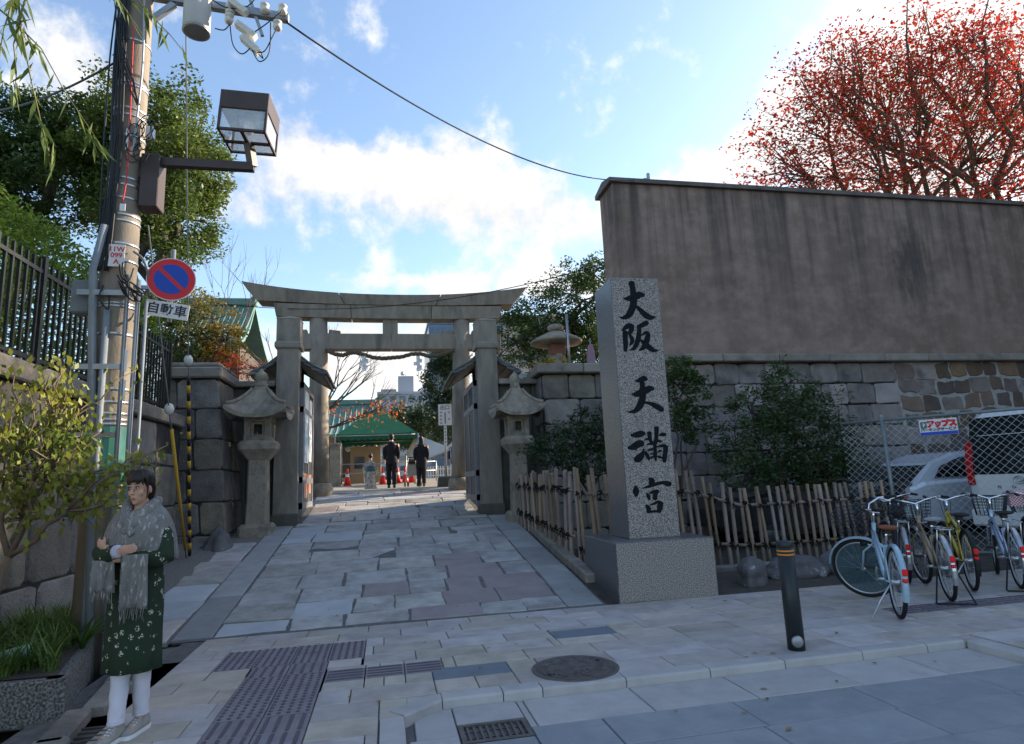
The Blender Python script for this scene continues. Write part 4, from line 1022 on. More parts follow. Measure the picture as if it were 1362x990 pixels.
guy(197, 300, 6.6, gb+Vector((-.02, -.08, .0)), 'plain', 'guy wire in a plain yellow sleeve beside the striped guard', 0)

# ------------------------------------------------------------------ street lamp on the pole
lq = onV(203, 245, PY-.03)
la = thing('street_lamp', 'brown box street lamp with clear lower panes on the utility pole', 'street lamp', (PX+.24, PY-.02, lq.z))
o_ = Vector(la.location)
def LL(px, py, v=PY): return onV(px, py, v)-o_
sbox('mount_box', LL(203, 245)+Vector((0, 0, 0)), (.17, .2, .56), M_brown, la, bev=.008)
mbx = sbox('mount_clamp', (-.12, 0, .1), (.14, .1, .1), M_brown, la)
MB().bar(LL(212, 216), LL(338, 223), .075, .085).build('arm', M_brown, la)
bx = LL(334, 0, PY); c = LL(332, 165, PY-.05); w_ = .47; hh = .44
rot = Matrix.Rotation(.06, 3, 'Y') @ Matrix.Rotation(-.06, 3, 'Z')
def place(o): o.matrix_local = Matrix.Translation(c) @ rot.to_4x4(); return o
hd = place(MB().box((0, 0, hh*.28), (w_, w_, hh*.44), bev=.004).build('hood', M_brown, la))
for sx in (-1, 1):
    for sy in (-1, 1): place(sbox('corner_post', (sx*(w_/2-.012), sy*(w_/2-.012), -hh*.22), (.024, .024, hh*.56), M_brown, la))
for sx, sy, dx, dy in ((0, -1, w_, .024), (0, 1, w_, .024), (1, 0, .024, w_-.05), (-1, 0, .024, w_-.05)):
    place(sbox('bottom_rail', (sx*(w_/2-.012), sy*(w_/2-.012), -hh*.5+.012), (dx-.002, dy, .024), M_brown, la))
    place(sbox('pane', (sx*(w_/2-.01), sy*(w_/2-.01), -hh*.22), (dx-.05 if dx > .1 else .004, dy-.05 if dy > .1 else .004, hh*.5), glass('lamp_glass', (.75, .82, .9), .3), la))
place(sbox('bottom_pane', (0, 0, -hh*.5+.01), (w_-.05, w_-.05, .004), glass('lamp_glass'), la))
place(sbox('cross_bar', (0, 0, -hh*.5+.003), (.035, w_, .02), M_brown, la)); place(sbox('cross_bar', (0, 0, -hh*.5+.0), (w_, .035, .02), M_brown, la))
bl = MB(); bl.lathe([(.02, -.1), (.045, -.08), (.06, 0), (.045, .07), (.03, .12)], (0, 0, -.02), 14); place(bl.build('bulb', M_porc, la))
place(sbox('gear_tray', (.05, 0, .03), (.3, .12, .05), M_galv, la))
nk = LL(336, 222); MB().bar(nk, (c.x, c.y, c.z-hh*.5), .075, .075).build('neck', M_brown, la)

# ------------------------------------------------------------------ no-parking sign
ps = onV(228, 372, PY-.05)
sg = thing('no_parking_sign', 'round red and blue no-parking sign above a small white plate', 'road sign', (ps.x, ps.y, ps.z))
M_sblue = mat('sign_blue', (.01, .06, .38), rough=.4); M_sred = mat('sign_red', (.60, .02, .025), rough=.4); M_swhite = mat('sign_white', (.66, .66, .65), (.58, .57, .56), 6, rough=.45)
fm = frame_mat((0, 0, 0), (1, .18, 0), (-.03, .02, 1))
R_ = .216
def disc(r, z, n=40): return [(r*math.cos(2*math.pi*i/n), r*math.sin(2*math.pi*i/n), z) for i in range(n)]
def put(mb, name, m, par=sg): o = mb.build(name, m, par, fix=True); o.matrix_local = fm; return o
put(MB().loft([disc(R_, -.006), disc(R_, .006)]), 'disc', M_swhite); put(MB().loft([disc(R_*.965, .0062), disc(R_*.965, .0076)]), 'red_ring', M_sred)
put(MB().loft([disc(R_*.70, .0078), disc(R_*.70, .009)]), 'blue_field', M_sblue)
put(MB().box((0, 0, .0098), (R_*1.5, R_*.17, .0012), Matrix.Rotation(math.radians(-45), 3, 'Z')), 'slash', M_sred)
put(MB().tube([(0, .32, -.03), (0, -.42, -.03)], .022, 12), 'post', M_galv)
put(MB().bar((-.32, -.09, -.03), (.02, -.09, -.03), .035, .035), 'bracket', M_galv)
pc = onV(222, 412.5, PY-.06)-ps; pf = frame_mat(pc, (1, .1, -.14), (.14, 0, 1))
M_rust = mat('plate_rusty', (.66, .65, .63), (.60, .58, .55), 5, rough=.5, c3=(.45, .20, .09), s3=11, t3=(.60, .8))
pl_ = MB().box((0, 0, 0), (.385, .155, .006), bev=.002).build('name_plate', M_rust, sg); pl_.matrix_local = pf
text('plate_text', '自動車', .118, mat('navy_print', (.02, .025, .05), rough=.5), pl_, Matrix.Translation((0, -.004, .0042)), bold=.0022)
# ------------------------------------------------------------------ vegetation
def leaf_mat(name, c1, c2, c3=None, t3=(.5, .7), scale=.8, trans=.38, rough=.5, isl=.28):
    return mat(name, c1, c2, scale, detail=2, rough=rough, trans=trans, island=isl, c3=c3, s3=1.6, t3=t3, spec=.35)
def leaf_mesh(name, P, size, aspect=.5, up=.35, var=.35, dirs=None, fold=.15, seed=1):
    """one folded leaf (two quads meeting on the midrib... kept to four points) for every row of P"""
    r = np.random.default_rng(seed); n = len(P)
    if dirs is None:
        d = r.normal(size=(n, 3)); d[:, 2] = d[:, 2]*.6-.15
    else: d = np.array(dirs, float)+r.normal(size=(n, 3))*.25
    d /= np.linalg.norm(d, axis=1)[:, None]+1e-9
    nn = r.normal(size=(n, 3)); nn[:, 2] = np.abs(nn[:, 2])+up
    nn -= d*np.sum(nn*d, axis=1)[:, None]; nn /= np.linalg.norm(nn, axis=1)[:, None]+1e-9
    s = np.cross(nn, d); L_ = (size*(1+r.uniform(-var, var, n)))[:, None]; W_ = L_*aspect*.5
    V = np.empty((n, 4, 3)); V[:, 0] = P-d*L_*.5; V[:, 1] = P+s*W_+nn*W_*fold; V[:, 2] = P+d*L_*.5; V[:, 3] = P-s*W_+nn*W_*fold
    me = bpy.data.meshes.new(name); me.vertices.add(n*4); me.vertices.foreach_set('co', V.reshape(-1).astype(np.float32))
    me.loops.add(n*4); me.loops.foreach_set('vertex_index', np.arange(n*4, dtype=np.int32))
    me.polygons.add(n); me.polygons.foreach_set('loop_start', np.arange(0, n*4, 4, dtype=np.int32)); me.polygons.foreach_set('loop_total', np.full(n, 4, dtype=np.int32))
    me.update(calc_edges=True); return me
def clumps(blobs, n, seed, inner=.5):
    r = np.random.default_rng(seed); out = []; vol = np.array([b[1][0]*b[1][1]*b[1][2] for b in blobs])**.67; cnt = np.maximum(1, (vol/vol.sum()*n).astype(int))
    for (c, rad), k in zip(blobs, cnt):
        d = r.normal(size=(k, 3)); d /= np.linalg.norm(d, axis=1)[:, None]; rr = inner+(1-inner)*r.random(k)**.6
        out.append(np.array(c)+d*rr[:, None]*np.array(rad)*(1+r.normal(size=(k, 1))*.08))
    return np.concatenate(out)
def crown_pts(cl, per, rad, seed, flat=.75):
    r = np.random.default_rng(seed); n = len(cl)*per; d = r.normal(size=(n, 3)); d /= np.linalg.norm(d, axis=1)[:, None]
    rr = r.random(n)**.45; sz = np.repeat(rad*(1+r.uniform(-.35, .45, len(cl))), per)
    p = np.repeat(cl, per, axis=0)+d*(rr*sz)[:, None]*np.array([1, 1, flat]); return p
def limb(mb, a, b, r0, r1, seed, n=5, wob=.08, k=8):
    R_ = random.Random(seed); a, b = Vector(a), Vector(b); L_ = (b-a).length; pts = [a]
    for i in range(1, n): pts.append(a+(b-a)*(i/n)+Vector((R_.uniform(-1, 1), R_.uniform(-1, 1), R_.uniform(-.4, .8)))*wob*L_*math.sin(math.pi*i/n))
    pts.append(b); mb.tube(pts, [r0+(r1-r0)*i/n for i in range(n+1)], k); return pts
M_bark = mat('bark', (.05, .04, .032), (.10, .08, .065), 8, rough=.95, bump=.8, bscale=30, stretch=(1, 1, .3))
def broad_tree(name, label, base, blobs, nclump, per, rad, size, m, seed, trunk_r=.3, fork=.5, aspect=.5, bark=None, group=None, twigs=60, cat='tree', loc_z=None, flat=.75, inner=.5):
    base = Vector(base); t = thing(name, label, cat, base, 0, group)
    bl = [(tuple(Vector(c)-base), r) for c, r in blobs]
    cl = clumps(bl, nclump, seed, inner); top = sum((Vector(c) for c, r in bl), Vector())/len(bl); fk = Vector((top.x*.35, top.y*.35, top.z*fork))
    mb = MB(); limb(mb, (0, 0, -.2), fk, trunk_r, trunk_r*.7, seed, wob=.05, k=10)
    for i, (c, r) in enumerate(bl):
        limb(mb, fk, c, trunk_r*.55, trunk_r*.18, seed+i+1, wob=.12)
        near = [q for q in cl if (Vector(q)-Vector(c)).length < max(r)*1.3]
        R_ = random.Random(seed+i)
        for q in R_.sample(near, min(len(near), twigs//len(bl))): limb(mb, c, q, trunk_r*.16, trunk_r*.03, seed+i*7, n=3, wob=.15, k=5)
    mb.build('trunk', bark or M_bark, t, fix=False)
    P = crown_pts(cl, per, rad, seed+3, flat); link('crown', leaf_mesh('crown', P, size, aspect, seed=seed+5), m, t)
    return t
M_camph = leaf_mat('camphor_leaf', (.06, .10, .022), (.12, .165, .032), (.18, .21, .045), (.55, .75), scale=.6)
M_camph_shade = leaf_mat('camphor_leaf_shade_tone', (.035, .075, .02), (.075, .12, .028), scale=.6)  # darker copy of the camphor leaf: the left tree's shade put into its colour
M_hedge = leaf_mat('hedge_leaf', (.09, .16, .02), (.17, .25, .03), scale=1.2)
M_dark = leaf_mat('dark_leaf', (.018, .038, .014), (.04, .068, .022), scale=1.0, trans=.25)
M_mid = leaf_mat('mid_leaf', (.035, .065, .02), (.075, .115, .03), (.13, .16, .035), (.58, .75), scale=.7)
M_orange = leaf_mat('autumn_leaf', (.13, .14, .02), (.35, .16, .02), (.12, .17, .03), (.45, .65), scale=1.4)
M_red = leaf_mat('red_leaf', (.42, .035, .015), (.55, .10, .02), scale=1.0, trans=.5)
M_yel2 = leaf_mat('yellow_leaf', (.45, .32, .03), (.25, .26, .03), scale=1.2)
def P3(px, py, v): q = onV(px, py, v); return (q.x, q.y, q.z)
# camphor trees beyond the fence
broad_tree('camphor_tree', 'large sunlit evergreen tree behind the utility pole and lamp', (-6.4, 17.4, 1.2), [((-6.3, 17.2, 11.6), (1.5, 1.6, 1.5)), ((-5.6, 17.0, 10.3), (1.45, 1.5, 1.5)), ((-5.4, 17.0, 8.8), (1.25, 1.4, 1.25)), ((-6.6, 17.4, 9.3), (1.3, 1.5, 1.5)), ((-7.5, 17.5, 11.0), (1.2, 1.5, 1.3))], 330, 150, .42, .115, M_camph, 21, .32)
broad_tree('camphor_tree', 'shade-toned evergreen tree left of the pole above the hedge', (-10.2, 18.0, 1.2), [((-9.9, 17.8, 11.2), (1.7, 1.6, 1.4)), ((-11.2, 17.6, 10.0), (1.8, 1.6, 1.5)), ((-8.7, 17.6, 10.0), (1.5, 1.5, 1.3)), ((-10.3, 17.6, 8.9), (1.4, 1.4, 1.0)), ((-8.3, 17.9, 11.4), (1.0, 1.2, 1.0))], 330, 135, .44, .12, M_camph_shade, 33, .34)
# hedge behind the iron fence
hd_ = thing('hedge', 'dense bright green clipped hedge behind the iron fence', 'hedge', (-4.45, 7.5, 2.7))
garden = MB().box((-6.2, 7.6, 1.25), (4.9, 9.3, 2.7)).build('garden_bed', M_soil); garden['kind'] = 'structure'
r = np.random.default_rng(4); n = 38000
P = np.column_stack([r.uniform(-.55, .6, n), r.uniform(-4.2, 4.2, n), r.uniform(-.05, 1.95, n)])
P[:, 2] *= 1+.06*np.sin(P[:, 1]*2.1); k = r.random(n); face = r.random(n)
P[face < .5, 0] = .5+r.normal(size=(face < .5).sum())*.07; P[face > .72, 2] = 1.9+r.normal(size=(face > .72).sum())*.07
link('foliage', leaf_mesh('foliage', P, .06, .5, seed=8), M_hedge, hd_)
mb = MB()
for i in range(18): limb(mb, (random.uniform(-.3, .2), -4.2+8.4*(i+.5)/18, -.1), (random.uniform(-.4, .4), -4.2+8.4*(i+.5)/18+random.uniform(-.2, .2), 1.7), .025, .008, i, k=5)
mb.build('stem', M_bark, hd_, fix=False)
# small autumn tree and shrubs on the left pier
broad_tree('maple_tree', 'small yellow and orange leaved tree above the left stone pier', (-4.3, 14.3, 2.3), [(P3(285, 425, 14.3), (.55, .6, .5)), (P3(300, 455, 14.3), (.55, .6, .45)), (P3(262, 450, 14.3), (.5, .6, .5)), (P3(250, 410, 14.6), (.6, .6, .6))], 90, 45, .2, .075, M_orange, 41, .09)
broad_tree('evergreen_shrub', 'green shrub behind the round road sign beside the left pier', (-5.2, 13.6, 2.3), [(P3(235, 455, 13.8), (.6, .6, .7)), (P3(218, 420, 13.8), (.5, .6, .5))], 70, 70, .22, .07, M_mid, 43, .08, cat='shrub')
broad_tree('red_shrub', 'low shrub of red leaves above the wall beside the left gate post', (-3.6, 14.4, 3.0), [(P3(318, 492, 14.2), (.4, .4, .2)), (P3(345, 493, 14.2), (.3, .3, .16)), (P3(300, 476, 14.4), (.3, .3, .2))], 40, 18, .13, .06, M_red, 44, .03, cat='shrub')
g2 = MB().box((-5.2, 14.6, 1.6), (3.9, 2.7, 3.2)).build('pier_garden', M_soil); g2['kind'] = 'structure'
# bare tree behind
def fractal(mb, p, d, L_, r, depth, R_, tips, spread=.5, up=.1, seg=3):
    pts = [p]; q = p; dd = d
    for i in range(seg):
        dd = (dd+Vector((R_.uniform(-1, 1), R_.uniform(-1, 1), R_.uniform(-1, 1)))*.13+Vector((0, 0, up*.3))).normalized(); q = q+dd*(L_/seg); pts.append(q)
    mb.tube(pts, [r*(1-.45*i/seg) for i in range(seg+1)], 6 if r > .03 else 4, cap=False)
    if depth == 0: tips.append((q, dd)); return
    if depth <= 2: tips.append((q, dd))
    for i in range(R_.choice((2, 3) if depth > 1 else (2, 2, 3))):
        nd = (dd+Vector((R_.uniform(-1, 1), R_.uniform(-1, 1), R_.uniform(-1, 1)+up))*spread).normalized()
        fractal(mb, q, nd, L_*R_.uniform(.62, .85), r*.58, depth-1, R_, tips, spread, up, seg)
bt = thing('bare_tree', 'thin leafless tree standing behind the left gate post', 'tree', (-4.9, 20.5, 1.3)); mb = MB(); tips = []
fractal(mb, Vector((0, 0, 0)), Vector((0, 0, 1)), 2.6, .06, 5, random.Random(12), tips, .5, .35); mb.build('branch', M_bark, bt, fix=False)
# big red-leaved tree behind the plaster wall
rt_ = thing('red_leaved_tree', 'big spreading tree with red autumn leaves rising behind the plaster wall', 'tree', (20.6, 18.0, 1.2)); mb = MB(); R_ = random.Random(77); r = np.random.default_rng(9)
limbs = []; fk = Vector((0, 0, 3.6)); DC = Vector((.0, 0, 9.2))
for i in range(3): limb(mb, (-.5+.5*i, .2*i, -.2), fk+Vector((-.3+.3*i, 0, 0)), .34, .26, i, wob=.04, k=10)
for i in range(24):
    a = math.pi*(.04+.92*i/23); el_ = R_.uniform(.05, .95) if i % 2 else R_.uniform(-.6, .2)
    e = DC+Vector((-math.cos(a)*6.9, (el_-.3)*3.2, math.sin(a)*7.6)); pts = limb(mb, fk, e, .17, .014, 40+i, n=9, wob=.07, k=8); limbs += [(p, .04+.12*(1-j/9)) for j, p in enumerate(pts) if j > 3]
tips = []; LPs = [p for p, q in limbs]
LA = np.array([list(p) for p in LPs])
for k in range(430):
    d = r.normal(size=3); d /= np.linalg.norm(d); d[2] = abs(d[2])*1.0-.12; rr = .62+.38*r.random()**.7
    tip = np.array(list(DC))+d*rr*np.array([9.2, 4.4, 10.2])
    near = np.argsort(np.linalg.norm(LA-(np.array(list(DC))+(tip-np.array(list(DC)))*.62), axis=1))[:5]; j = int(r.choice(near)); src = LPs[j]
    pts = limb(mb, src, Vector(tip), .030, .007, k, n=4, wob=.12, k=4); tips += [pts[-1], pts[-2]]
    for q in range(2): e = pts[2]+Vector((r.normal()*.7, r.normal()*.7, r.normal()*.5+.3)); limb(mb, pts[2], e, .014, .005, k+q, n=2, wob=.1, k=3); tips.append(e)
mb.build('trunk', mat('red_tree_bark', (.06, .04, .03), (.11, .075, .055), 6, rough=.95), rt_, fix=False)
T = np.array([list(q) for q in tips]); n_ = 19; P = np.repeat(T, n_, axis=0)+r.normal(size=(len(T)*n_, 3))*np.array([.30, .30, .16])
link('red_leaves', leaf_mesh('red_leaves', P, .14, .55, seed=15), leaf_mat('red_leaf_tree', (.30, .018, .012), (.48, .05, .016), (.42, .13, .02), (.60, .8), scale=.5, trans=.45), rt_)
q_ = np.linalg.norm((T-np.array(list(DC)))/np.array([9.2, 4.4, 10.2]), axis=1); I_ = T[q_ < .72]
P = np.repeat(I_, 5, axis=0)+r.normal(size=(len(I_)*5, 3))*.35; link('green_leaves', leaf_mesh('green_leaves', P, .13, .45, seed=16), leaf_mat('inner_green', (.06, .10, .02), (.14, .15, .03)), rt_)
# trees seen over the right gate wall and through the gate
broad_tree('evergreen_tree', 'round evergreen tree behind the right gate post and old lantern', (5.6, 21, 1.4), [(P3(725, 425, 21), (1.7, 1.6, 1.3)), (P3(775, 400, 21), (1.5, 1.5, 1.4)), (P3(690, 455, 21), (1.2, 1.4, 1.0)), (P3(790, 365, 21), (.9, 1, .7)), (P3(750, 460, 21), (1.6, 1.5, 1.2)), ((7.0, 20.0, 5.2), (1.8, 1.6, 1.5)), ((8.2, 20.6, 6.6), (1.7, 1.6, 1.5)), ((5.2, 20.2, 3.9), (1.2, 1.2, 1.0))], 330, 110, .42, .12, M_mid, 51, .25)  # closing blobs, largely behind the wall, added to shade the path
broad_tree('evergreen_tree', 'dark leafy tree seen through the torii beside its right column', (5.5, 32, 1.6), [(P3(592, 500, 32), (1.3, 1.4, 1.6)), (P3(610, 545, 32), (1.6, 1.4, 1.5)), (P3(598, 480, 32), (1.0, 1, 1.0)), (P3(580, 560, 33), (1.6, 1.4, 1.2))], 170, 90, .5, .16, M_dark, 53, .25)
broad_tree('evergreen_tree', 'dark tree line behind the green tent', (2.6, 44, 1.8), [(P3(540, 570, 44), (2.0, 1.6, 1.5)), (P3(520, 566, 45), (1.6, 1.5, 1.2)), (P3(565, 574, 43), (1.8, 1.5, 1.7))], 120, 80, .6, .2, M_dark, 55, .25)
broad_tree('evergreen_tree', 'leafy tree at the courtyard edge beside the exit sign', (6.3, 28, 1.6), [(P3(618, 560, 28), (.9, 1, 1.3)), (P3(645, 540, 28), (1.2, 1, 1.5))], 100, 80, .45, .13, M_mid, 57, .2)
au = thing('autumn_tree', 'tree with orange leaves and bare twigs inside the left gate door', 'tree', (-3.6, 23.5, 1.45)); mb = MB(); tips = []
R_ = random.Random(5); limb(mb, (0, 0, -.1), (.4, 0, 2.0), .16, .12, 3)
for d in ((.9, -.1, .5), (.75, .2, .75), (.95, 0, .3), (.3, .1, 1), (-.4, 0, .8)): fractal(mb, Vector((.4, 0, 2.0)), Vector(d).normalized(), 1.35, .075, 4, R_, tips, .45, .08)
mb.build('trunk', M_bark, au, fix=False)
T = np.array([list(q) for q, d in tips]); T = T[T[:, 2] < 3.2]; r = np.random.default_rng(19); T = np.concatenate([T]+[np.array([list(onV(x, y, 23.0)-Vector(au.location))])+r.normal(size=(4, 3))*np.array([.25, .25, .12]) for x, y in ((420, 528), (428, 540), (436, 552), (422, 565), (455, 551), (470, 549), (486, 550), (502, 549), (514, 549), (432, 575))])
P = np.repeat(T, 8, axis=0)+r.normal(size=(len(T)*8, 3))*.16; link('leaves', leaf_mesh('leaves', P, .11, .6, seed=25), leaf_mat('orange_leaf', (.50, .07, .012), (.50, .15, .02), (.3, .16, .03)), au)
# shrubs behind the bamboo fence
broad_tree('leafy_shrub', 'dark leafy shrub between the path-side bamboo fence and the block wall', (3.7, 10.6, .05), [(P3(765, 590, 10.6), (.55, .5, .45)), (P3(735, 600, 10.7), (.45, .5, .35)), (P3(795, 570, 10.5), (.5, .5, .5)), (P3(780, 610, 10.4), (.6, .5, .4))], 110, 45, .17, .085, M_dark, 61, .05, cat='shrub', aspect=.35)
broad_tree('leafy_shrub', 'narrow leafy shrub beside the right edge of the granite pillar', (5.1, 10.6, .05), [(P3(908, 520, 10.6), (.45, .5, .5)), (P3(915, 560, 10.6), (.4, .45, .4)), (P3(895, 495, 10.7), (.35, .4, .3))], 80, 42, .17, .085, M_mid, 63, .05, cat='shrub', aspect=.4, fork=.3)
# big irregular shrub-like tree before the wall
broad_tree('weeping_tree', 'big bushy dark green tree with loose drooping sprays before the block wall', (7.1, 10.5, .02), [(P3(x, y, v), q) for x, y, v, q in ((1045, 515, 10.5, (.55, .5, .42)), (1000, 550, 10.4, (.5, .5, .45)), (1085, 545, 10.5, (.55, .5, .45)), (1110, 590, 10.3, (.5, .5, .45)), (972, 590, 10.4, (.4, .45, .4)), (1030, 590, 10.3, (.6, .5, .5)), (1090, 625, 10.2, (.65, .5, .4)), (1000, 630, 10.2, (.6, .5, .4)), (1130, 620, 10.3, (.35, .4, .3)), (1055, 560, 10.3, (.6, .5, .5)))], 300, 46, .2, .085, leaf_mat('weeping_leaf', (.035, .068, .022), (.075, .115, .04), (.14, .17, .07), (.58, .76), trans=.3), 65, .07, aspect=.36, twigs=120, fork=.4)
# yellow shrub and old lantern above the right wall
broad_tree('yellow_shrub', 'low yellow shrub on top of the right block wall corner', (3.75, 13.5, 3.6), [(P3(735, 487, 13.5), (.45, .4, .18)), (P3(722, 492, 13.5), (.3, .3, .15))], 40, 40, .12, .055, M_yel2, 71, .03, cat='shrub')
# planter tree (left foreground)
M_young = leaf_mat('young_leaf', (.16, .20, .03), (.27, .25, .035), (.10, .16, .03), (.5, .68), scale=3, trans=.45)
pt_ = thing('planter_tree', 'small tree with yellow-green leaves growing in the stone planter', 'tree', (-2.95, 5.35, .3)); o_ = Vector(pt_.location); mb = MB(); tp = []
def Q(px, py, v): return onV(px, py, v)-o_
limb(mb, (0, 0, -.1), Q(12, 740, 5.35), .035, .028, 1, wob=.03); f0 = Q(12, 740, 5.35)
for i, (x, y, v) in enumerate(((45, 640, 5.3), (-10, 640, 5.35), (90, 680, 5.2), (30, 690, 5.5), (60, 600, 5.5))):
    f1 = Q(x, y, v); limb(mb, f0, f1, .022, .012, 20+i, wob=.08, k=6)
    for j in range(7):
        ang = random.uniform(0, 6.28); e = f1+Vector((random.uniform(-.35, .55), random.uniform(-.35, .35), random.uniform(-.05, .75)))
        pts = limb(mb, f1, e, .010, .004, i*9+j, wob=.12, k=5); tp += [p_ for p_ in pts[2:]]
for (x, y, v) in ((175, 625, 5.5), (195, 615, 5.5), (150, 650, 5.45), (125, 700, 5.3), (105, 545, 5.4), (60, 505, 5.5), (20, 495, 5.4), (120, 590, 5.4), (90, 520, 5.5), (40, 560, 5.3), (5, 540, 5.4), (30, 600, 5.3), (80, 575, 5.3), (110, 620, 5.3), (60, 690, 5.2), (20, 660, 5.25), (95, 650, 5.2), (130, 660, 5.35), (15, 700, 5.2), (75, 545, 5.4)):
    pts = limb(mb, Q(60, 640, 5.4) if x > 70 else Q(20, 640, 5.35), Q(x, y, v), .012, .003, x, wob=.06, k=5); tp += [p_ for p_ in pts[2:]]*2
mb.build('trunk', mat('young_bark', (.13, .09, .065), (.19, .14, .10), 12, rough=.9), pt_, fix=False)
T = np.array([list(p_) for p_ in tp]); r = np.random.default_rng(2); P = np.repeat(T, 7, axis=0)+r.normal(size=(len(T)*7, 3))*.065
link('leaves', leaf_mesh('leaves', P, .06, .55, dirs=np.tile([.1, -.1, -.5], (len(P), 1)), seed=3), M_young, pt_)
# willow hanging in from above
wl = thing('willow_tree', 'hanging willow branches with long narrow leaves above the fence', 'tree', (-3.2, 3.9, 7.0)); o_ = Vector(wl.location); mb = MB(); PT = []; DR = []
r = np.random.default_rng(6)
for st, dens in (([(18, -60), (28, 40), (42, 110), (55, 165), (70, 222)], 26), ([(-15, 0), (20, 30), (55, 65), (85, 120), (115, 165), (137, 198)], 22), ([(40, -60), (20, -10), (5, 40), (-5, 100)], 14), ([(150, -60), (170, -15), (200, 20), (225, 45), (247, 72)], 12), ([(60, -60), (30, 10), (18, 60), (22, 95), (20, 120)], 16), ([(140, -60), (150, -10), (165, 10), (190, 48)], 8)):
    v = 3.9+r.uniform(-.3, .3); pts = [onV(x, y, v)-o_ for x, y in st]; mb.tube([Vector((max(-1.5, min(.95, pts[0].x)), .25, .62)), (pts[0]+Vector((0, .1, .5))), pts[0]], [.012, .010, .008], 5, cap=False); mb.tube(pts, [.008, .006, .004, .003, .002, .0015][:len(pts)], 5, cap=False)
    for i in range(dens):
        j = r.uniform(.5, len(pts)-1.001); i0 = int(j); q = pts[i0]+(pts[i0+1]-pts[i0])*(j-i0); d = (pts[i0+1]-pts[i0]).normalized()
        dd = Vector((r.normal()*.35, r.normal()*.3, -.9))*.7+d*.5; dd.normalize(); q = q+dd*.08; PT.append(list(q)); DR.append(list(dd))
limb(mb, (0, .3, .6), (1.0, .2, .8), .03, .02, 5); limb(mb, (-1.6, .3, .4), (0, .3, .6), .05, .03, 6)
mb.build('branch', mat('willow_twig', (.12, .12, .04), (.16, .15, .05), 6), wl, fix=False); link('leaves', leaf_mesh('leaves', np.array(PT), .19, .13, dirs=DR, seed=5, up=.1), leaf_mat('willow_leaf', (.09, .14, .03), (.15, .19, .045), scale=3), wl)

# ------------------------------------------------------------------ stone planter with grasses, drain edge
M_agg = granite('planter_aggregate', (.05, .05, .05), (.24, .23, .21), 60, .85, .6, (.14, .12, .1))
pn = thing('stone_planter', 'rough grey aggregate planter box beside the drain', 'planter', (-2.2, 5.0, 0))
MB().box((-.62, .06, .10), (1.3, .12, .30), bev=.015).build('front_panel', M_agg, pn)
def wall_bar(a, b): 
    o = MB().bar((a[0], a[1], .10), (b[0], b[1], .10), .12, .30, (0, 0, 1)); return o.build('side_panel', M_agg, pn)
wall_bar((.0, .0), (-.36, 1.35)); wall_bar((-.36, 1.35), (-.42, 2.1))
MB().add([(-1.25, .06, .26), (-.02, .06, .26), (-.38, 1.4, .26), (-.4, 2.1, .26), (-1.25, 2.1, .26)], [(0, 1, 2, 3, 4)]).build('earth', M_soil, pn)
gr = MB(); R_ = random.Random(8); tufts = []
def blade(mb, p, az, L_, w_, bend, seg=5):
    d = Vector((math.cos(az), math.sin(az), 0)); s = Vector((-d.y, d.x, 0)); vs = []; 
    for i in range(seg+1):
        t = i/seg; c = p+d*(L_*(.15*t+bend*t*t))+Vector((0, 0, L_*(t*.95-bend*.75*t*t*1.1))); ww = w_*(1-t**2.2)*.5+.0006
        vs += [c-s*ww, c+s*ww]
    mb.add(vs, [(2*i, 2*i+1, 2*i+3, 2*i+2) for i in range(seg)])
M_grass = leaf_mat('liriope', (.06, .12, .025), (.13, .19, .04), (.22, .26, .06), (.55, .72), scale=5, trans=.3)
for k in range(74):
    x = R_.uniform(-1.2, -.06); y = R_.uniform(.1, 1.95)
    if x > -.06-.27*y: x = -.1-.3*y-R_.random()*.3
    for b in range(34): blade(gr, Vector((x+R_.uniform(-.05, .05), y+R_.uniform(-.05, .05), .25)), R_.uniform(0, 6.28), R_.uniform(.16, .4), R_.uniform(.008, .016), R_.uniform(.2, .75))
go = gr.build('grass_tufts', M_grass, None, fix=False); go.location = (-2.2, 5.0, 0); tag(go, 'tufts of narrow green grass filling the stone planter', 'grass', kind='stuff')
sp = thing('strap_leaf_plant', 'broad strap-leaved plant arching over the planter edge by the woman', 'plant', (-2.42, 5.9, .22)); mb = MB()
for k in range(16): blade(mb, Vector((0, 0, 0)), R_.uniform(-2.2, 1.2), R_.uniform(.35, .6), .032, R_.uniform(.35, .85), 7)
mb.build('leaf_rosette', leaf_mat('strap_leaf', (.06, .13, .025), (.12, .2, .04), scale=3), sp, fix=False)
b0 = onZ(28, 832, .45)
bo = thing('garden_spotlight', 'pale green garden spotlight tube lying in the planter grass', 'spotlight', (-2.62, 5.35, .36)); 
MB().lathe([(.045, -.09), (.05, -.088), (.05, .09), (.043, .088), (.04, .06)], n=18).build('housing', mat('pale_green_paint', (.22, .36, .25), (.18, .30, .21), 6, rough=.5), bo).rotation_euler = (0, math.radians(78), .3)
MB().lathe([(.042, .062), (.042, .064)], n=18).build('lens', mat('dark_lens', (.02, .025, .025), rough=.15), bo).rotation_euler = (0, math.radians(78), .3)
MB().bar((0, 0, -.12), (0, 0, -.03), .02, .02).build('stake', M_blk, bo)
dc = thing('drain_channel', 'open stone drain channel with chipped kerb blocks beside the planter', 'drain', (-1.9, 5.0, 0))
for i, (x, y, dx, dy) in enumerate(((-.08, -.35, .16, .62), (-.10, .30, .16, .62), (-.22, .98, .17, .68), (.0, .62, .1, .3), (-.02, -.72, .2, .3))):
    sbox('kerb_block', (x, y, -.02), (dx, dy, .17), M_coping, dc, bev=.02, rot=Matrix.Rotation(.16, 3, 'Z'))
sbox('grate_plate', (.06, -.55, -.02), (.26, .62, .02), M_iron, dc)
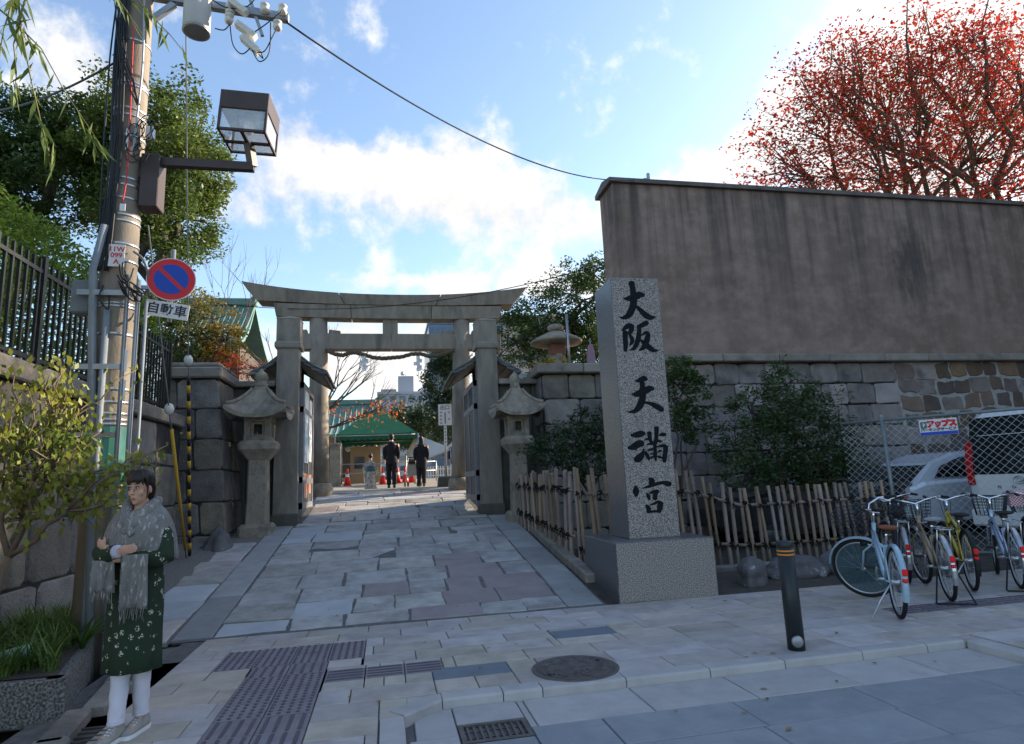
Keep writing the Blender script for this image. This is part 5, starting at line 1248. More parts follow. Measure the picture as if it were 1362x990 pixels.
for k in range(8): sbox('grate_bar', (.06, -.82+.08*k, -.005), (.25, .02, .012), M_iron, dc)

# fallen leaves on the pavement
r = np.random.default_rng(88); mb = MB()
for k in range(70):
    u, v = r.uniform(-1.6, 5.5), r.uniform(3.4, 9.5)
    if v > 7 and (u < -1.6 or u > 2.4): continue
    z = G(v)+.009 if v > 7.07 else (.006 if (v > KV+.02 or u < .05 or u > 4.7) else -.054)
    a = r.uniform(0, 6.28); s_ = r.uniform(.018, .035); d = Vector((math.cos(a), math.sin(a), 0))*s_; w_ = Vector((-d.y, d.x, 0))*.42; c = Vector((u, v, z))
    mb.add([c-d, c+w_+Vector((0, 0, .006)), c+d+Vector((0, 0, .004)), c-w_+Vector((0, 0, .005))], [(0, 1, 2, 3)])
fl_ = mb.build('fallen_leaves', mat('dry_leaf', (.20, .09, .04), (.30, .17, .06), 3, rough=.9, island=.4), None, fix=False); tag(fl_, 'scattered dry brown leaves on the paving', 'leaves', kind='stuff')
# ------------------------------------------------------------------ courtyard beyond the gate
M_tent = mat('tent_green', (.012, .095, .045), (.016, .125, .06), 3, rough=.55, trans=.2)
M_tentw = mat('tent_white', (.62, .60, .54), (.55, .53, .48), 3, rough=.6, trans=.25)
M_steel = mat('tent_frame', (.45, .45, .44), rough=.4, metal=.6)
M_copper = mat('copper_roof', (.10, .19, .16), (.15, .24, .205), 3, rough=.7, rnd=.1); M_beige = mat('beige_wall', (.42, .31, .2), (.36, .27, .18), 2, rough=.9)
M_conw = mat('pale_facade', (.42, .42, .44), (.36, .36, .39), .3, rough=.8); M_pinkw = mat('pinkish_facade', (.40, .34, .33), (.35, .30, .29), .4, rough=.85); M_win = mat('window_glass', (.05, .07, .10), rough=.08, spec=.8)
TVV = 30; gz = G(TVV)
def at(px, py, v): return onV(px, py, v)
ap = at(505, 541, TVV); el = at(446, 578, TVV-2); er = at(556, 577, TVV-2)
tw = er.x-el.x; tn = thing('event_tent', 'green peaked event tent standing in the courtyard', 'tent', ((el.x+er.x)/2, TVV, gz)); hz_ = (el.z+er.z)/2-gz; hw_ = tw/2; az = ap.z-gz
cor = [(-hw_, -2, hz_), (hw_, -2, hz_), (hw_, 2, hz_), (-hw_, 2, hz_)]
nr = 1.2
for i in range(4):   # four canopy panels rising to a short ridge
    a, b = Vector(cor[i]), Vector(cor[(i+1) % 4]); t0 = Vector((0, 0, az))
    MB().add([a, b, t0, a-Vector((0, 0, .03)), b-Vector((0, 0, .03)), t0-Vector((0, 0, .03))], [(0, 1, 2), (3, 5, 4), (0, 3, 4, 1)]).build('canopy_panel', M_tent, tn)
    n = 13; mb = MB()   # scalloped valance
    for k in range(n):
        p, q = a+(b-a)*(k/n), a+(b-a)*((k+1)/n); mb.add([p, q, q-Vector((0, 0, .2)), (p+q)/2-Vector((0, 0, .27)), p-Vector((0, 0, .2))], [(0, 1, 2, 3, 4)])
    mb.build('valance', M_tent, tn, fix=False)
    MB().tube([(a.x, a.y, 0), a], .035, 8).build('leg', M_steel, tn); MB().tube([a-Vector((0, 0, .05)), b-Vector((0, 0, .05))], .025, 8).build('eave_rail', M_steel, tn)
t2 = thing('event_tent', 'long white lean-to tent roof beside the green tent', 'tent', (0, 0, 0)); q = [at(552, 577, 29), at(616, 590, 26), at(616, 604, 26), at(548, 603, 29)]
a, b, c_, d_ = [Vector(x) for x in (at(553, 578, 30), at(600, 596, 24), at(552, 613, 25), at(540, 604, 30))]
MB().add([a, b, c_, d_, a-Vector((0, 0, .03)), b-Vector((0, 0, .03)), c_-Vector((0, 0, .03)), d_-Vector((0, 0, .03))], [(0, 1, 2, 3), (7, 6, 5, 4), (0, 4, 5, 1), (1, 5, 6, 2), (2, 6, 7, 3), (3, 7, 4, 0)]).build('canopy_panel', M_tentw, t2)
for k in range(7):
    p, q = a+(b-a)*(k/6), d_+(c_-d_)*(k/6); MB().tube([p-Vector((0, 0, .05)), q-Vector((0, 0, .05))], .03, 6).build('rafter', M_steel, t2)
for p in (b, c_, d_): MB().tube([(p.x, p.y, G(p.y)), p], .035, 8).build('leg', M_steel, t2)
t3 = thing('event_tent', 'white tent roof edge behind the exit sign post', 'tent', (0, 0, 0)); a, b = at(592, 602, 25.5), at(622, 583, 24)
MB().add([a, b, b+Vector((.2, 3, .5)), a+Vector((.2, 3, .3)), a-Vector((0, 0, .04)), b-Vector((0, 0, .04)), b+Vector((.2, 3, .46)), a+Vector((.2, 3, .26))], [(0, 1, 2, 3), (7, 6, 5, 4), (0, 4, 5, 1), (1, 5, 6, 2), (2, 6, 7, 3), (3, 7, 4, 0)]).build('canopy_panel', M_tentw, t3)
MB().tube([(b.x, b.y, G(b.y)), b], .035, 8).build('leg', M_steel, t3); MB().tube([(a.x, a.y, G(a.y)), a], .035, 8).build('leg', M_steel, t3)

# shrine hall with a green copper roof, seen left through the gate, and one over the left wall
def hall(px0, px1, pye, pyr, v, depth, label, wall_m, name='shrine_hall'):
    a, b = at(px0, pye, v), at(px1, pye, v); zr = at((px0+px1)/2, pyr, v+depth/2).z; ze = (a.z+b.z)/2; w_ = b.x-a.x; g = G(v)
    t = thing(name, label, 'building', ((a.x+b.x)/2, v, g)); H = ze-g; R__ = zr-g
    MB().box((0, depth/2, H/2), (w_*.82, depth*.8, H)).build('wall', wall_m, t)
    n = 8
    for s in (-1, 1):
        mb = MB(); rings = []
        for i in range(n+1):
            f = i/n; y = depth/2+s*(depth*.62)*f; z = R__-(R__-H)*(1-(1-f)**1.7); e = w_/2*(.86+.14*f)
            rings.append([(-e, y, z+.10*(1 if f > .9 else 0)), (0, y, z), (e, y, z+.10*(1 if f > .9 else 0)), (e, y, z-.14), (0, y, z-.14), (-e, y, z-.14)])
        mb.loft(rings); ro_ = mb.build('roof', M_copper, t)
        for k in range(15):
            x = -w_*.42+w_*.84*k/14; MB().tube([(x, depth/2+s*depth*.62*f, R__-(R__-H)*(1-(1-f)**1.7)+.02) for f in (0, .2, .4, .6, .8, 1)], .04, 5).build('roof_rib', M_copper, ro_)
    MB().box((0, depth/2, R__+.1), (w_*.9, .4, .35), bev=.05).build('ridge', M_copper, t)
    for s in (-1, 1): MB().bar((s*w_*.40, depth/2, R__+.2), (s*w_*.49, depth/2, R__+.55), .2, .3).build('ridge_end', M_copper, t)
    for k in range(5): MB().box((-w_*.36+w_*.18*k, depth*.1-.02, H*.5), (.25, .12, H)).build('pillar', M_wood, t)
    for k in range(4): MB().box((-w_*.27+w_*.18*k, depth*.1-.01, H*.45), (w_*.10, .06, H*.7)).build('lattice_door', M_wood, t)
hall(380, 512, 580, 538, 38, 8, 'shrine hall with green copper roof behind the green tent', M_beige)
hall(200, 326, 455, 405, 26, 6, 'shrine hall with green copper roof above the left pier', M_wood)
# beige office under the tents, picket fence, railing, cones
ob = thing('site_office', 'low orange-beige hut with sloping roof beside the green tent', 'building', (at(487, 640, 33).x, 33, G(33)))
MB().box((0, 0, .9), (1.5, 1.4, 1.8)).build('wall', M_beige, ob); MB().loft([[(-1.0, y, 1.65), (1.0, y, 2.3), (1.0, y, 2.4), (-1.0, y, 1.75)] for y in (-.9, .9)]).build('roof', M_tentw, ob); MB().box((-.3, -.71, 1.0), (.5, .03, .6)).build('window', M_win, ob)
for px in (437, 441):
    pass
gp2 = thing('courtyard_pillar', 'short square white stone pillar beside the slatted gate in courtyard', 'pillar', (at(446, 640, 27).x, 27, G(27))); MB().box((0, 0, .85), (.42, .42, 1.7), bev=.02).build('shaft', M_lant, gp2); MB().box((0, 0, 1.73), (.48, .48, .1), bev=.02).build('cap', M_lant, gp2)
sgate = thing('slatted_gate', 'brown slatted wooden gate beside the short white pillar', 'gate', (at(430, 640, 27).x, 27, G(27)))
for k in range(11): MB().box((-.55+.11*k, 0, .75), (.06, .04, 1.5)).build('slat', M_wood, sgate)
for z in (.15, 1.4): MB().box((0, .04, z), (1.3, .04, .09)).build('rail', M_wood, sgate)
pk = thing('picket_fence', 'low white picket fence across the far courtyard', 'fence', (at(570, 640, 36).x, 36, G(36))); M_wp = mat('white_paint', (.7, .7, .7), rough=.5)
for k in range(22): MB().box((k*.14, 0, .36), (.07, .03, .72)).build('picket', M_wp, pk)
for z in (.2, .55): MB().box((1.5, .03, z), (3.2, .03, .06)).build('rail', M_wp, pk)
cone = None; M_cone = mat('cone_red', (.62, .03, .02), rough=.5)
for i, (x, y, v, lab) in enumerate(((462, 643, 27, 'red traffic cone near the short white pillar'), (509, 641, 27.5, 'red traffic cone left of the man in the dark suit'), (529, 640, 28, 'red traffic cone right of the man in the dark suit'), (539, 639, 29, 'red traffic cone between the suited man and the stroller'), (547.5, 639, 28, 'red traffic cone beside the stroller'))):
    p = at(x, y, v); c = thing('traffic_cone', lab, 'cone', (p.x, v, G(v)), 0, 'red cones in the courtyard')
    mb = MB(); mb.lathe([(.14, .03), (.10, .3), (.05, .62), (.035, .70), (.02, .71)], n=14); mb.build('cone_body', M_cone, c); MB().box((0, 0, .015), (.36, .36, .03), bev=.005).build('base', M_cone, c)
    MB().lathe([(.088, .36), (.09, .37), (.073, .48), (.07, .48)], n=14).build('white_band', M_wp, c)
bb = thing('barrier_rail', 'low grey pipe barrier behind the traffic cones', 'barrier', (at(450, 640, 29).x, 29.5, G(29.5)))
for k in range(5): MB().tube([(k*1.1, 0, 0), (k*1.1, 0, .95)], .03, 8).build('post', M_steel, bb)
for z in (.5, .92): MB().tube([(0, 0, z), (4.4, 0, z)], .025, 8).build('rail', M_steel, bb)
# exit sign on a post in a stone foot
sx_ = at(594, 648, 18.6); es = thing('exit_sign', 'white exit sign board on a pole in a square stone foot', 'sign', (sx_.x, 18.6, G(18.6)))
MB().loft([[(-h, -h, z), (h, -h, z), (h, h, z), (-h, h, z)] for h, z in ((.26, -.1), (.24, .26), (.20, .30))]).build('foot', M_moss, es)
zt_ = at(598, 538, 18.6).z-G(18.6); zb_ = at(598, 566, 18.6).z-G(18.6)
MB().tube([(0, 0, .25), (0, 0, zt_-.1)], .03, 10).build('pole', M_steel, es)
bw = .40; brd = MB().box((0, -.045, (zt_+zb_)/2), (bw, .02, zt_-zb_), bev=.004).build('board', M_wp, es)
M_pr = mat('print_black', (.03, .03, .04), rough=.6)
fmx = lambda x, z, y=-.0565: frame_mat((x, y, z), (1, 0, 0), (0, 0, 1))
text('board_text', '出口', .15, M_pr, brd, fmx(0, zt_-.11), bold=.002)
def small_print(x, z, y, s, par):   # print too small to read: a few strokes each
    mb = MB()
    for dz, w_ in ((.32, .8), (.0, 1.0), (-.34, .7)): mb.box((x, y, z+dz*s), (w_*s, .002, .14*s))
    mb.box((x+random.uniform(-.15, .15)*s, y, z), (.14*s, .0024, .9*s)); mb.build('small_print', M_pr, par)
for k in range(4): small_print(-.12, zt_-.25-.105*k, -.0565, .065, brd)
for k in range(2): small_print(.12, zt_-.25-.2*k, -.0565, .065, brd)
MB().box((0, -.058, (zt_+zb_)/2-.1), (.03, .004, .34)).build('arrow_bar', M_pr, brd)
st = MB().box((0, -.045, zb_-.31), (.09, .012, .56)).build('strip_board', M_wp, es)
for k in range(5): small_print(0, zb_-.1-.1*k, -.0525, .055, st)
# far buildings
def block(name, label, px0, px1, py0, v, depth, m, storeys, cols, base=None, group='buildings beyond the courtyard'):
    a, b = at(px0, py0, v), at(px1, py0, v); zt_ = (a.z+b.z)/2; w_ = b.x-a.x; t = thing(name, label, 'building', ((a.x+b.x)/2, v, 1.8), 0, group); H = zt_-1.8
    MB().box((0, depth/2, H/2), (w_, depth, H)).build('wall', m, t); MB().box((0, depth/2, H+.2), (w_+.4, depth+.4, .5)).build('parapet', m, t)
    sh = H/storeys
    for i in range(storeys):
        for j in range(cols):
            x = -w_/2+w_*(j+.5)/cols; wn = MB().box((x, -.04, (i+.55)*sh), (w_/cols*.62, .12, sh*.5)).build('window', M_win, t)
            MB().box((x, -.10, (i+.27)*sh), (w_/cols*.7, .16, sh*.06)).build('sill', m, wn)
    return t, H, w_
t, H, w_ = block('office_building', 'white office building with grey rooftop tower beyond the green tent', 503, 592, 524, 120, 20, M_conw, 9, 7)
MB().box((-1.0, 6, H+2.1), (3.0, 4, 4.2)).build('rooftop_tower', mat('grey_tower', (.30, .32, .37), rough=.7), t); MB().box((5, 8, H+1.0), (6, 6, 2.0)).build('plant_room', M_conw, t); MB().box((-4.4, 8, H+.9), (3.0, 5, 1.8)).build('plant_room', M_pinkw, t)
MB().tube([(-1.0, 5, H+4.2), (-1.0, 5, H+5.0)], .08, 6).build('mast', M_steel, t); MB().ball((-1.6, 5, H+4.9), .45, 10).build('antenna_dish', M_steel, t); MB().tube([(1.6, 6, H+4), (1.6, 6, H+10)], .07, 6).build('mast', M_steel, t)
block('apartment_block', 'pinkish apartment block rising behind the right end of the torii', 655, 745, 424, 75, 14, M_pinkw, 9, 6)
block('office_building', 'blue glass office building behind the torii beam, left of its right column', 570, 604, 431, 95, 12, mat('blue_glass', (.05, .10, .19), (.08, .14, .24), .6, rough=.2, spec=.7), 9, 4)
# old lantern on the right wall corner, flag pole
ol = thing('old_lantern', 'squat mushroom-roofed stone lantern on top of the right wall corner', 'stone lantern', (at(741, 475, 13.6).x, 13.6, 3.8)); zz = at(741, 432, 13.6).z-3.8
mb = MB(); mb.lathe([(.26, 0), (.26, zz*.2), (.2, zz*.22), (.2, zz*.4)], n=8); mb.build('base', M_lant, ol); MB().box((0, 0, zz*.5), (.34, .34, zz*.26), bev=.02).build('firebox', mat('lantern_red', (.22, .10, .07), (.17, .085, .065), 5, rough=.8), ol)
mb = MB(); mb.lathe([(.3, zz*.6), (.60, zz*.62), (.61, zz*.66), (.5, zz*.72), (.25, zz*.82), (.12, zz*.86)], n=20); mb.build('roof', M_lant, ol); MB().ball((0, 0, zz*.93), (.2, .2, .1), 14).build('finial', M_lant, ol)
fp = at(757, 478, 13.0); po = thing('steel_pole', 'thin steel pole beside the old lantern on the right wall', 'pole', (fp.x, 13.0, 3.7)); MB().tube([(0, 0, 0), (0, 0, at(757, 418, 13.0).z-3.7)], .03, 8).build('tube', M_galv, po)
bush = at(790, 470, 13.2); cb = thing('folded_banner', 'blue and red folded banner behind the pillar top', 'banner', (at(786, 470, 13.1).x, 13.1, 3.82)); 
MB().loft([[(-.14+.03*k, 0, 0.1), (.1, .1, .1), (.08-.04*k, .12, .1)] if False else [(-.10*f, -.05, z), (.08*f, -.06, z), (.06*f, .06, z), (-.1*f, .05, z)] for k, (f, z) in enumerate(((.7, .0), (1, .2), (.9, .42), (.4, .6)))]).build('cloth', mat('banner_blue', (.10, .22, .34), (.42, .12, .10), 9, rough=.8), cb)
MB().tube([(0, 0, 0), (0, 0, .75)], .015, 6).build('stick', M_galv, cb)
# ------------------------------------------------------------------ bollard, rocks, chain-link, cars, bicycles
bp = Vector((3.236, 4.76, 0)); bol = thing('bollard', 'black steel bollard with two orange reflective rings on the pavement', 'bollard', bp)
M_bol = mat('bollard_black', (.018, .022, .024), (.026, .03, .032), 6, rough=.4)
mb = MB(); mb.tube([(0, 0, -.05), (0, 0, .80)], [.068, .066], 28); mb.build('tube', M_bol, bol); mb = MB(); mb.lathe([(.066, .80), (.069, .805), (.069, .838), (.06, .848), (.02, .852)], n=28); mb.build('cap', M_bol, bol)
for z in (.742, .772): MB().lathe([(.066, z-.007), (.0685, z-.006), (.0685, z+.006), (.066, z+.007)], n=28).build('reflective_ring', mat('amber_band', (.62, .22, .03), rough=.4), bol)
md = MB(); md.lathe([(.046, -.008), (.046, .006), (.036, .012)], n=24); o = md.build('medallion', M_galv, bol); o.rotation_euler = (math.radians(90), 0, -.25); o.location = (-.03, -.066, .075); o.scale = (1, 1, 1)
M_rock = mat('garden_rock', (.09, .085, .085), (.15, .14, .14), 5, rough=.8, bump=.8, bscale=14, c3=(.45, .45, .44), s3=5, t3=(.6, .68))
def rock(c, s, seed, label):
    t = thing('garden_rock', label, 'rock', c, random.uniform(0, 3), 'rocks at the foot of the bamboo fence'); R_ = np.random.default_rng(seed); mb = MB(); n, m = 32, 18; ph = R_.uniform(0, 6, 6); vs = []
    for i in range(m+1):
        for j in range(n):
            t_ = math.pi*i/m; a = 2*math.pi*j/n; d = Vector((math.sin(t_)*math.cos(a), math.sin(t_)*math.sin(a), -math.cos(t_))); k = 1+.13*math.sin(3*d.x+ph[0])+.11*math.sin(4*d.y+ph[1])+.10*math.sin(5*d.z+ph[2])+.06*math.sin(9*d.x+7*d.y+ph[3])+.035*math.sin(17*d.x+5*d.z+ph[4])+.03*math.sin(13*d.y-15*d.z+ph[5])
            vs.append((d.x*s[0]*k, d.y*s[1]*k, max(-.05, d.z*s[2]*k+s[2]*.55)))
    mb.smooth = True; mb.add(vs, [(i*n+j, i*n+(j+1) % n, (i+1)*n+(j+1) % n, (i+1)*n+j) for i in range(m) for j in range(n)]); mb.build('stone', M_rock, t)
rock((4.55, 7.45, 0), (.23, .19, .20), 3, 'rounded rock with white veins beside the granite pillar base'); rock((5.35, 7.7, 0), (.42, .22, .19), 5, 'long low rock under the bamboo fence behind the bicycles'); rock((6.0, 7.75, 0), (.26, .2, .17), 8, 'small rock behind the wheel of the blue bicycle')
rock((-2.75, 11.35, .38), (.38, .26, .28), 6, 'dark boulder at the foot of the left stone pier')
# chain-link fence
M_cl = mat('fence_green_grey', (.20, .23, .23), (.15, .18, .18), 8, rough=.5, metal=.3); M_wire = mat('fence_wire', (.50, .52, .53), rough=.4, metal=.5)
A, B = Vector((7.62, 9.25, 0)), Vector((10.2, 5.85, 0)); d = (B-A).normalized(); LN = (B-A).length; nrm = Vector((d.y, -d.x, 0))
cl = thing('chain_link_fence', 'chain-link fence with grey-green rail in front of the parked cars', 'fence', A)
s0 = 0
pz = 2.19
tpos = []
for k, s in enumerate((.62, 2.5, LN-.02)):
    p = d*s; MB().tube([(p.x, p.y, -.05), (p.x, p.y, pz+.02)], .03, 12).build('post', M_cl, cl); MB().ball((p.x, p.y, pz+.03), (.034, .034, .03), 10).build('post_cap', M_galv, cl)
MB().tube([(0, 0, pz-.03), tuple(d*LN+Vector((0, 0, pz-.03)))], .024, 10).build('rail', M_cl, cl); MB().tube([(0, 0, .1), tuple(d*LN+Vector((0, 0, .1)))], .02, 10).build('rail', M_cl, cl)
mb = MB(); st_ = .11; z0, z1 = .12, pz-.05; H = z1-z0; n = int(LN/st_)
for k in range(-int(H/st_), n):
    for sg_ in (1, -1):
        a0, a1 = k*st_, k*st_+H; za, zb_ = (z0, z1) if sg_ > 0 else (z1, z0); c0, c1 = max(a0, 0), min(a1, LN)
        if c1-c0 < .05: continue
        f0, f1 = (c0-a0)/(a1-a0), (c1-a0)/(a1-a0); p, q = d*c0+Vector((0, 0, za+(zb_-za)*f0))+nrm*.003*sg_, d*c1+Vector((0, 0, za+(zb_-za)*f1))+nrm*.003*sg_; mb.tube([p, q], .0028, 3, cap=False)
w_o = mb.build('wire_mesh', M_wire, cl, fix=False); w_o['kind'] = 'stuff'
# parking sign on the fence
def seg_at(px):   # where the sight line column px meets the fence line
    r_ = ray(px, 560); t_ = (A.x*d.y-A.y*d.x)/(r_.x*d.y-r_.y*d.x); return CAM+r_*t_
sa_, sb2 = seg_at(1222), seg_at(1273); mid = (sa_+sb2)/2; sw_ = (sb2.xy-sa_.xy).length; zc = (onV(1247, 568, mid.y).z)
mid = Vector((mid.x, mid.y, zc))+nrm*.03; pg = thing('parking_sign', 'white and red parking company board with blue strip on the chain-link fence', 'sign', mid)
fb_ = frame_mat((0, 0, 0), d, (0, 0, 1)) if nrm.y < 0 else frame_mat((0, 0, 0), -d, (0, 0, 1)); sh = sw_*.5
def pput(mb, name, m, par=pg): o = mb.build(name, m, par); o.matrix_local = fb_; return o
bd = pput(MB().box((0, 0, 0), (sw_, sh, .012)), 'board', M_swhite); pput(MB().box((0, -sh*.39, .008), (sw_*.985, sh*.2, .004)), 'blue_strip', mat('strip_blue', (.02, .06, .42), rough=.5)); pput(MB().box((-sw_*.38, sh*.16, .008), (sw_*.17, sh*.42, .004)), 'logo_square', mat('logo_grey', (.10, .13, .14), rough=.5))
text('board_text', 'アップス', sh*.44, mat('sign_red2', (.55, .01, .03), rough=.5), pg, fb_ @ Matrix.Translation((sw_*.1, sh*.17, .009)), bold=.012, sx=.88); text('board_text', 'パーキングサービス', sh*.21, M_pr, pg, fb_ @ Matrix.Translation((sw_*.0, -sh*.165, .009)), bold=.003, sx=1.0)
pput(MB().box((-sw_*.385, sh*.16, .011), (sw_*.03, sh*.24, .002)).box((-sw_*.36, sh*.22, .0112), (sw_*.06, sh*.06, .002)).box((-sw_*.37, sh*.13, .0114), (sw_*.05, sh*.05, .002)), 'logo_mark', M_swhite)
# cars
M_cwhite = mat('car_white', (.70, .70, .69), rough=.25, coat=.6); M_csilver = mat('car_pale_blue', (.60, .64, .70), rough=.25, coat=.7, metal=.2); M_cdark = mat('car_dark', (.015, .016, .018), rough=.2, coat=.6)
M_cglass = mat('car_glass', (.012, .014, .016), rough=.04, spec=.9); M_tail = mat('tail_red', (.40, .015, .015), rough=.2); M_chrome = mat('chrome', (.75, .76, .77), rough=.12, metal=1); M_tyre = mat('tyre', (.015, .015, .016), rough=.85)
def wheel(t, x, y, r, w_):
    mb = MB(); mb.torus((x, y, r), r*.78, r*.22, (0, 1, 0), 28, 8); o = mb.build('wheel', M_tyre, t); MB().tube([(x, y-w_*.3, r), (x, y+w_*.3, r)], r*.62, 18).build('rim', M_galv, o)
def van(loc, rz):
    t = thing('parked_van', 'white minivan seen from behind with dark rear window', 'van', loc, rz); W_, L_, H = 1.72, 4.3, 2.28   # x forward, rear at x=0
    prof = [(.06, .35), (.02, .8), (.0, 1.15), (.10, 1.85), (.16, 2.15), (.36, H-.02), (1.6, H), (2.9, H-.07), (3.5, 1.6), (3.75, 1.15), (4.25, .95), (4.3, .4)]
    rings = []
    for f, ins in ((-1, .10), (-.96, .03), (-.8, 0), (.8, 0), (.96, .03), (1, .10)):
        rings.append([(x+(ins if x < 2 else -ins), f*W_/2*(1-(.10 if z > 1.2 else 0)*(z-1.2)/.9), z-(ins if z > 1.5 else 0)) for x, z in prof])
    mb = MB(); mb.smooth = False; mb.loft(rings); mb.build('body', M_cwhite, t)
    q = lambda y, z: (.10*max(0, (z-1.15)/.7) if z < 1.85 else .10+.06*(z-1.85)/.3, y, z)
    ww = W_/2*.93
    MB().loft([[(q(y, z)[0]-.012, y, z) for y, z in ((-ww, 1.18), (ww, 1.18), (ww*.92, 2.16), (-ww*.92, 2.16))], [(q(y, z)[0]+.02, y, z) for y, z in ((-ww, 1.18), (ww, 1.18), (ww*.92, 2.16), (-ww*.92, 2.16))]]).build('rear_window', M_cglass, t)
    for s in (-1, 1):
        MB().loft([[(-.015+a, s*(W_/2-.02), z), (-.015+a, s*(W_/2-.15), z), (.12+a, s*(W_/2+.006), z)] for a, z in ((.02, 1.0), (.0, 1.25), (.09, 1.75))]).build('tail_light', M_tail, t)
        MB().loft([[(x0, s*(W_/2*(1-.1*max(0, z-1.2)/.9)+.006), z), (x1, s*(W_/2*(1-.1*max(0, z-1.2)/.9)+.006), z)] for (x0, x1, z) in ((.35, 3.3, 1.2), (.5, 3.0, 1.9))], cap=False, closed=False).build('side_window', M_cglass, t)
        wheel(t, .75, s*(W_/2-.1), .31, .2); wheel(t, 3.4, s*(W_/2-.1), .31, .2)
    MB().box((-.03, 0, .45), (.12, W_*.96, .28), bev=.03).build('bumper', M_cwhite, t); MB().box((-.03, 0, .78), (.02, .34, .17)).build('number_plate', M_wp, t)
    em = MB(); em.torus((-.02, 0, 1.08), .062, .009, (1, 0, 0), 28, 6); em.torus((-.02, 0, 1.08), .03, .007, (1, 0, 0), 20, 6)
    em.torus((-.021, 0, 1.10), .045, .007, (1, 0, 0), 20, 6); o = em.build('emblem', M_chrome, t); o.scale = (1, 1.35, 1)
    for k, ch in enumerate('NOAH'): text('badge_letter', ch, .075, M_chrome, t, frame_mat((-.012, (.33-.22*k), .965), (0, -1, 0), (0, 0, 1)), bold=.002)
    MB().bar((-.02, -.55, 1.25), (-.03, .1, 1.22), .02, .02).build('wiper', M_blk, t)
van((10.25, 8.5, .02), math.radians(10))
def sedan(loc, rz, m, label, H=1.62):
    t = thing('parked_car', label, 'car', loc, rz); W_ = 1.7
    low = [(-2.1, .35), (-2.18, .6), (-2.12, .95), (-1.75, 1.05), (-1.0, 1.08), (.9, 1.05), (1.9, .92), (2.15, .7), (2.18, .4)]
    rings = [[(x, f*W_/2, z-i_) for x, z in low] for f, i_ in ((-1, .06), (-.95, .0), (-.6, -.01), (.6, -.01), (.95, .0), (1, .06))]
    MB().loft(rings).build('body', m, t)
    cab = [(-1.95, 1.02), (-1.35, 1.42), (-.7, H-.04), (.0, H), (.55, H-.06), (1.25, 1.02)]
    rings = [[(x, f*(W_/2-.06-.20*max(0, (z-1.02))/(H-1.02)), z-i_) for x, z in cab] for f, i_ in ((-1, .04), (-.85, 0), (.85, 0), (1, .04))]
    MB().loft(rings).build('cabin', m, t)
    for s in (-1, 1):
        yy = lambda z: s*(W_/2-.05-.20*max(0, (z-1.02))/(H-1.02)+.004)
        wnd = [(-1.45, 1.12), (-1.2, 1.34), (-.65, H-.14), (.0, H-.11), (.45, H-.16), (.95, 1.12)]
        MB().prism(wnd, lambda p: (p[0], yy(p[1]), p[1]), lambda p: (p[0], yy(p[1])+s*.008, p[1])).build('side_window', M_cglass, t)
        for x in (-1.3, 1.35): wheel(t, x, s*(W_/2-.1), .32, .2)
        MB().box((-2.1, s*.6, .8), (.16, .35, .14), bev=.03).build('tail_light', M_tail, t)
    MB().loft([[(-1.93, y, 1.06), (-1.36, y*.9, 1.41), (-1.33, y*.9, 1.39), (-1.9, y, 1.04)] for y in (-.65, .65)]).build('rear_glass', M_cglass, t)
    MB().box((-2.16, 0, .5), (.1, 1.6, .22), bev=.03).build('bumper', m, t)
sedan((11.85, 11.15, .03), math.radians(2), M_csilver, 'pale blue-white rounded car beside the white minivan', 1.64)
sedan((8.2, 11.2, .03), math.radians(180), M_cdark, 'dark car half hidden behind the weeping tree', 1.55)

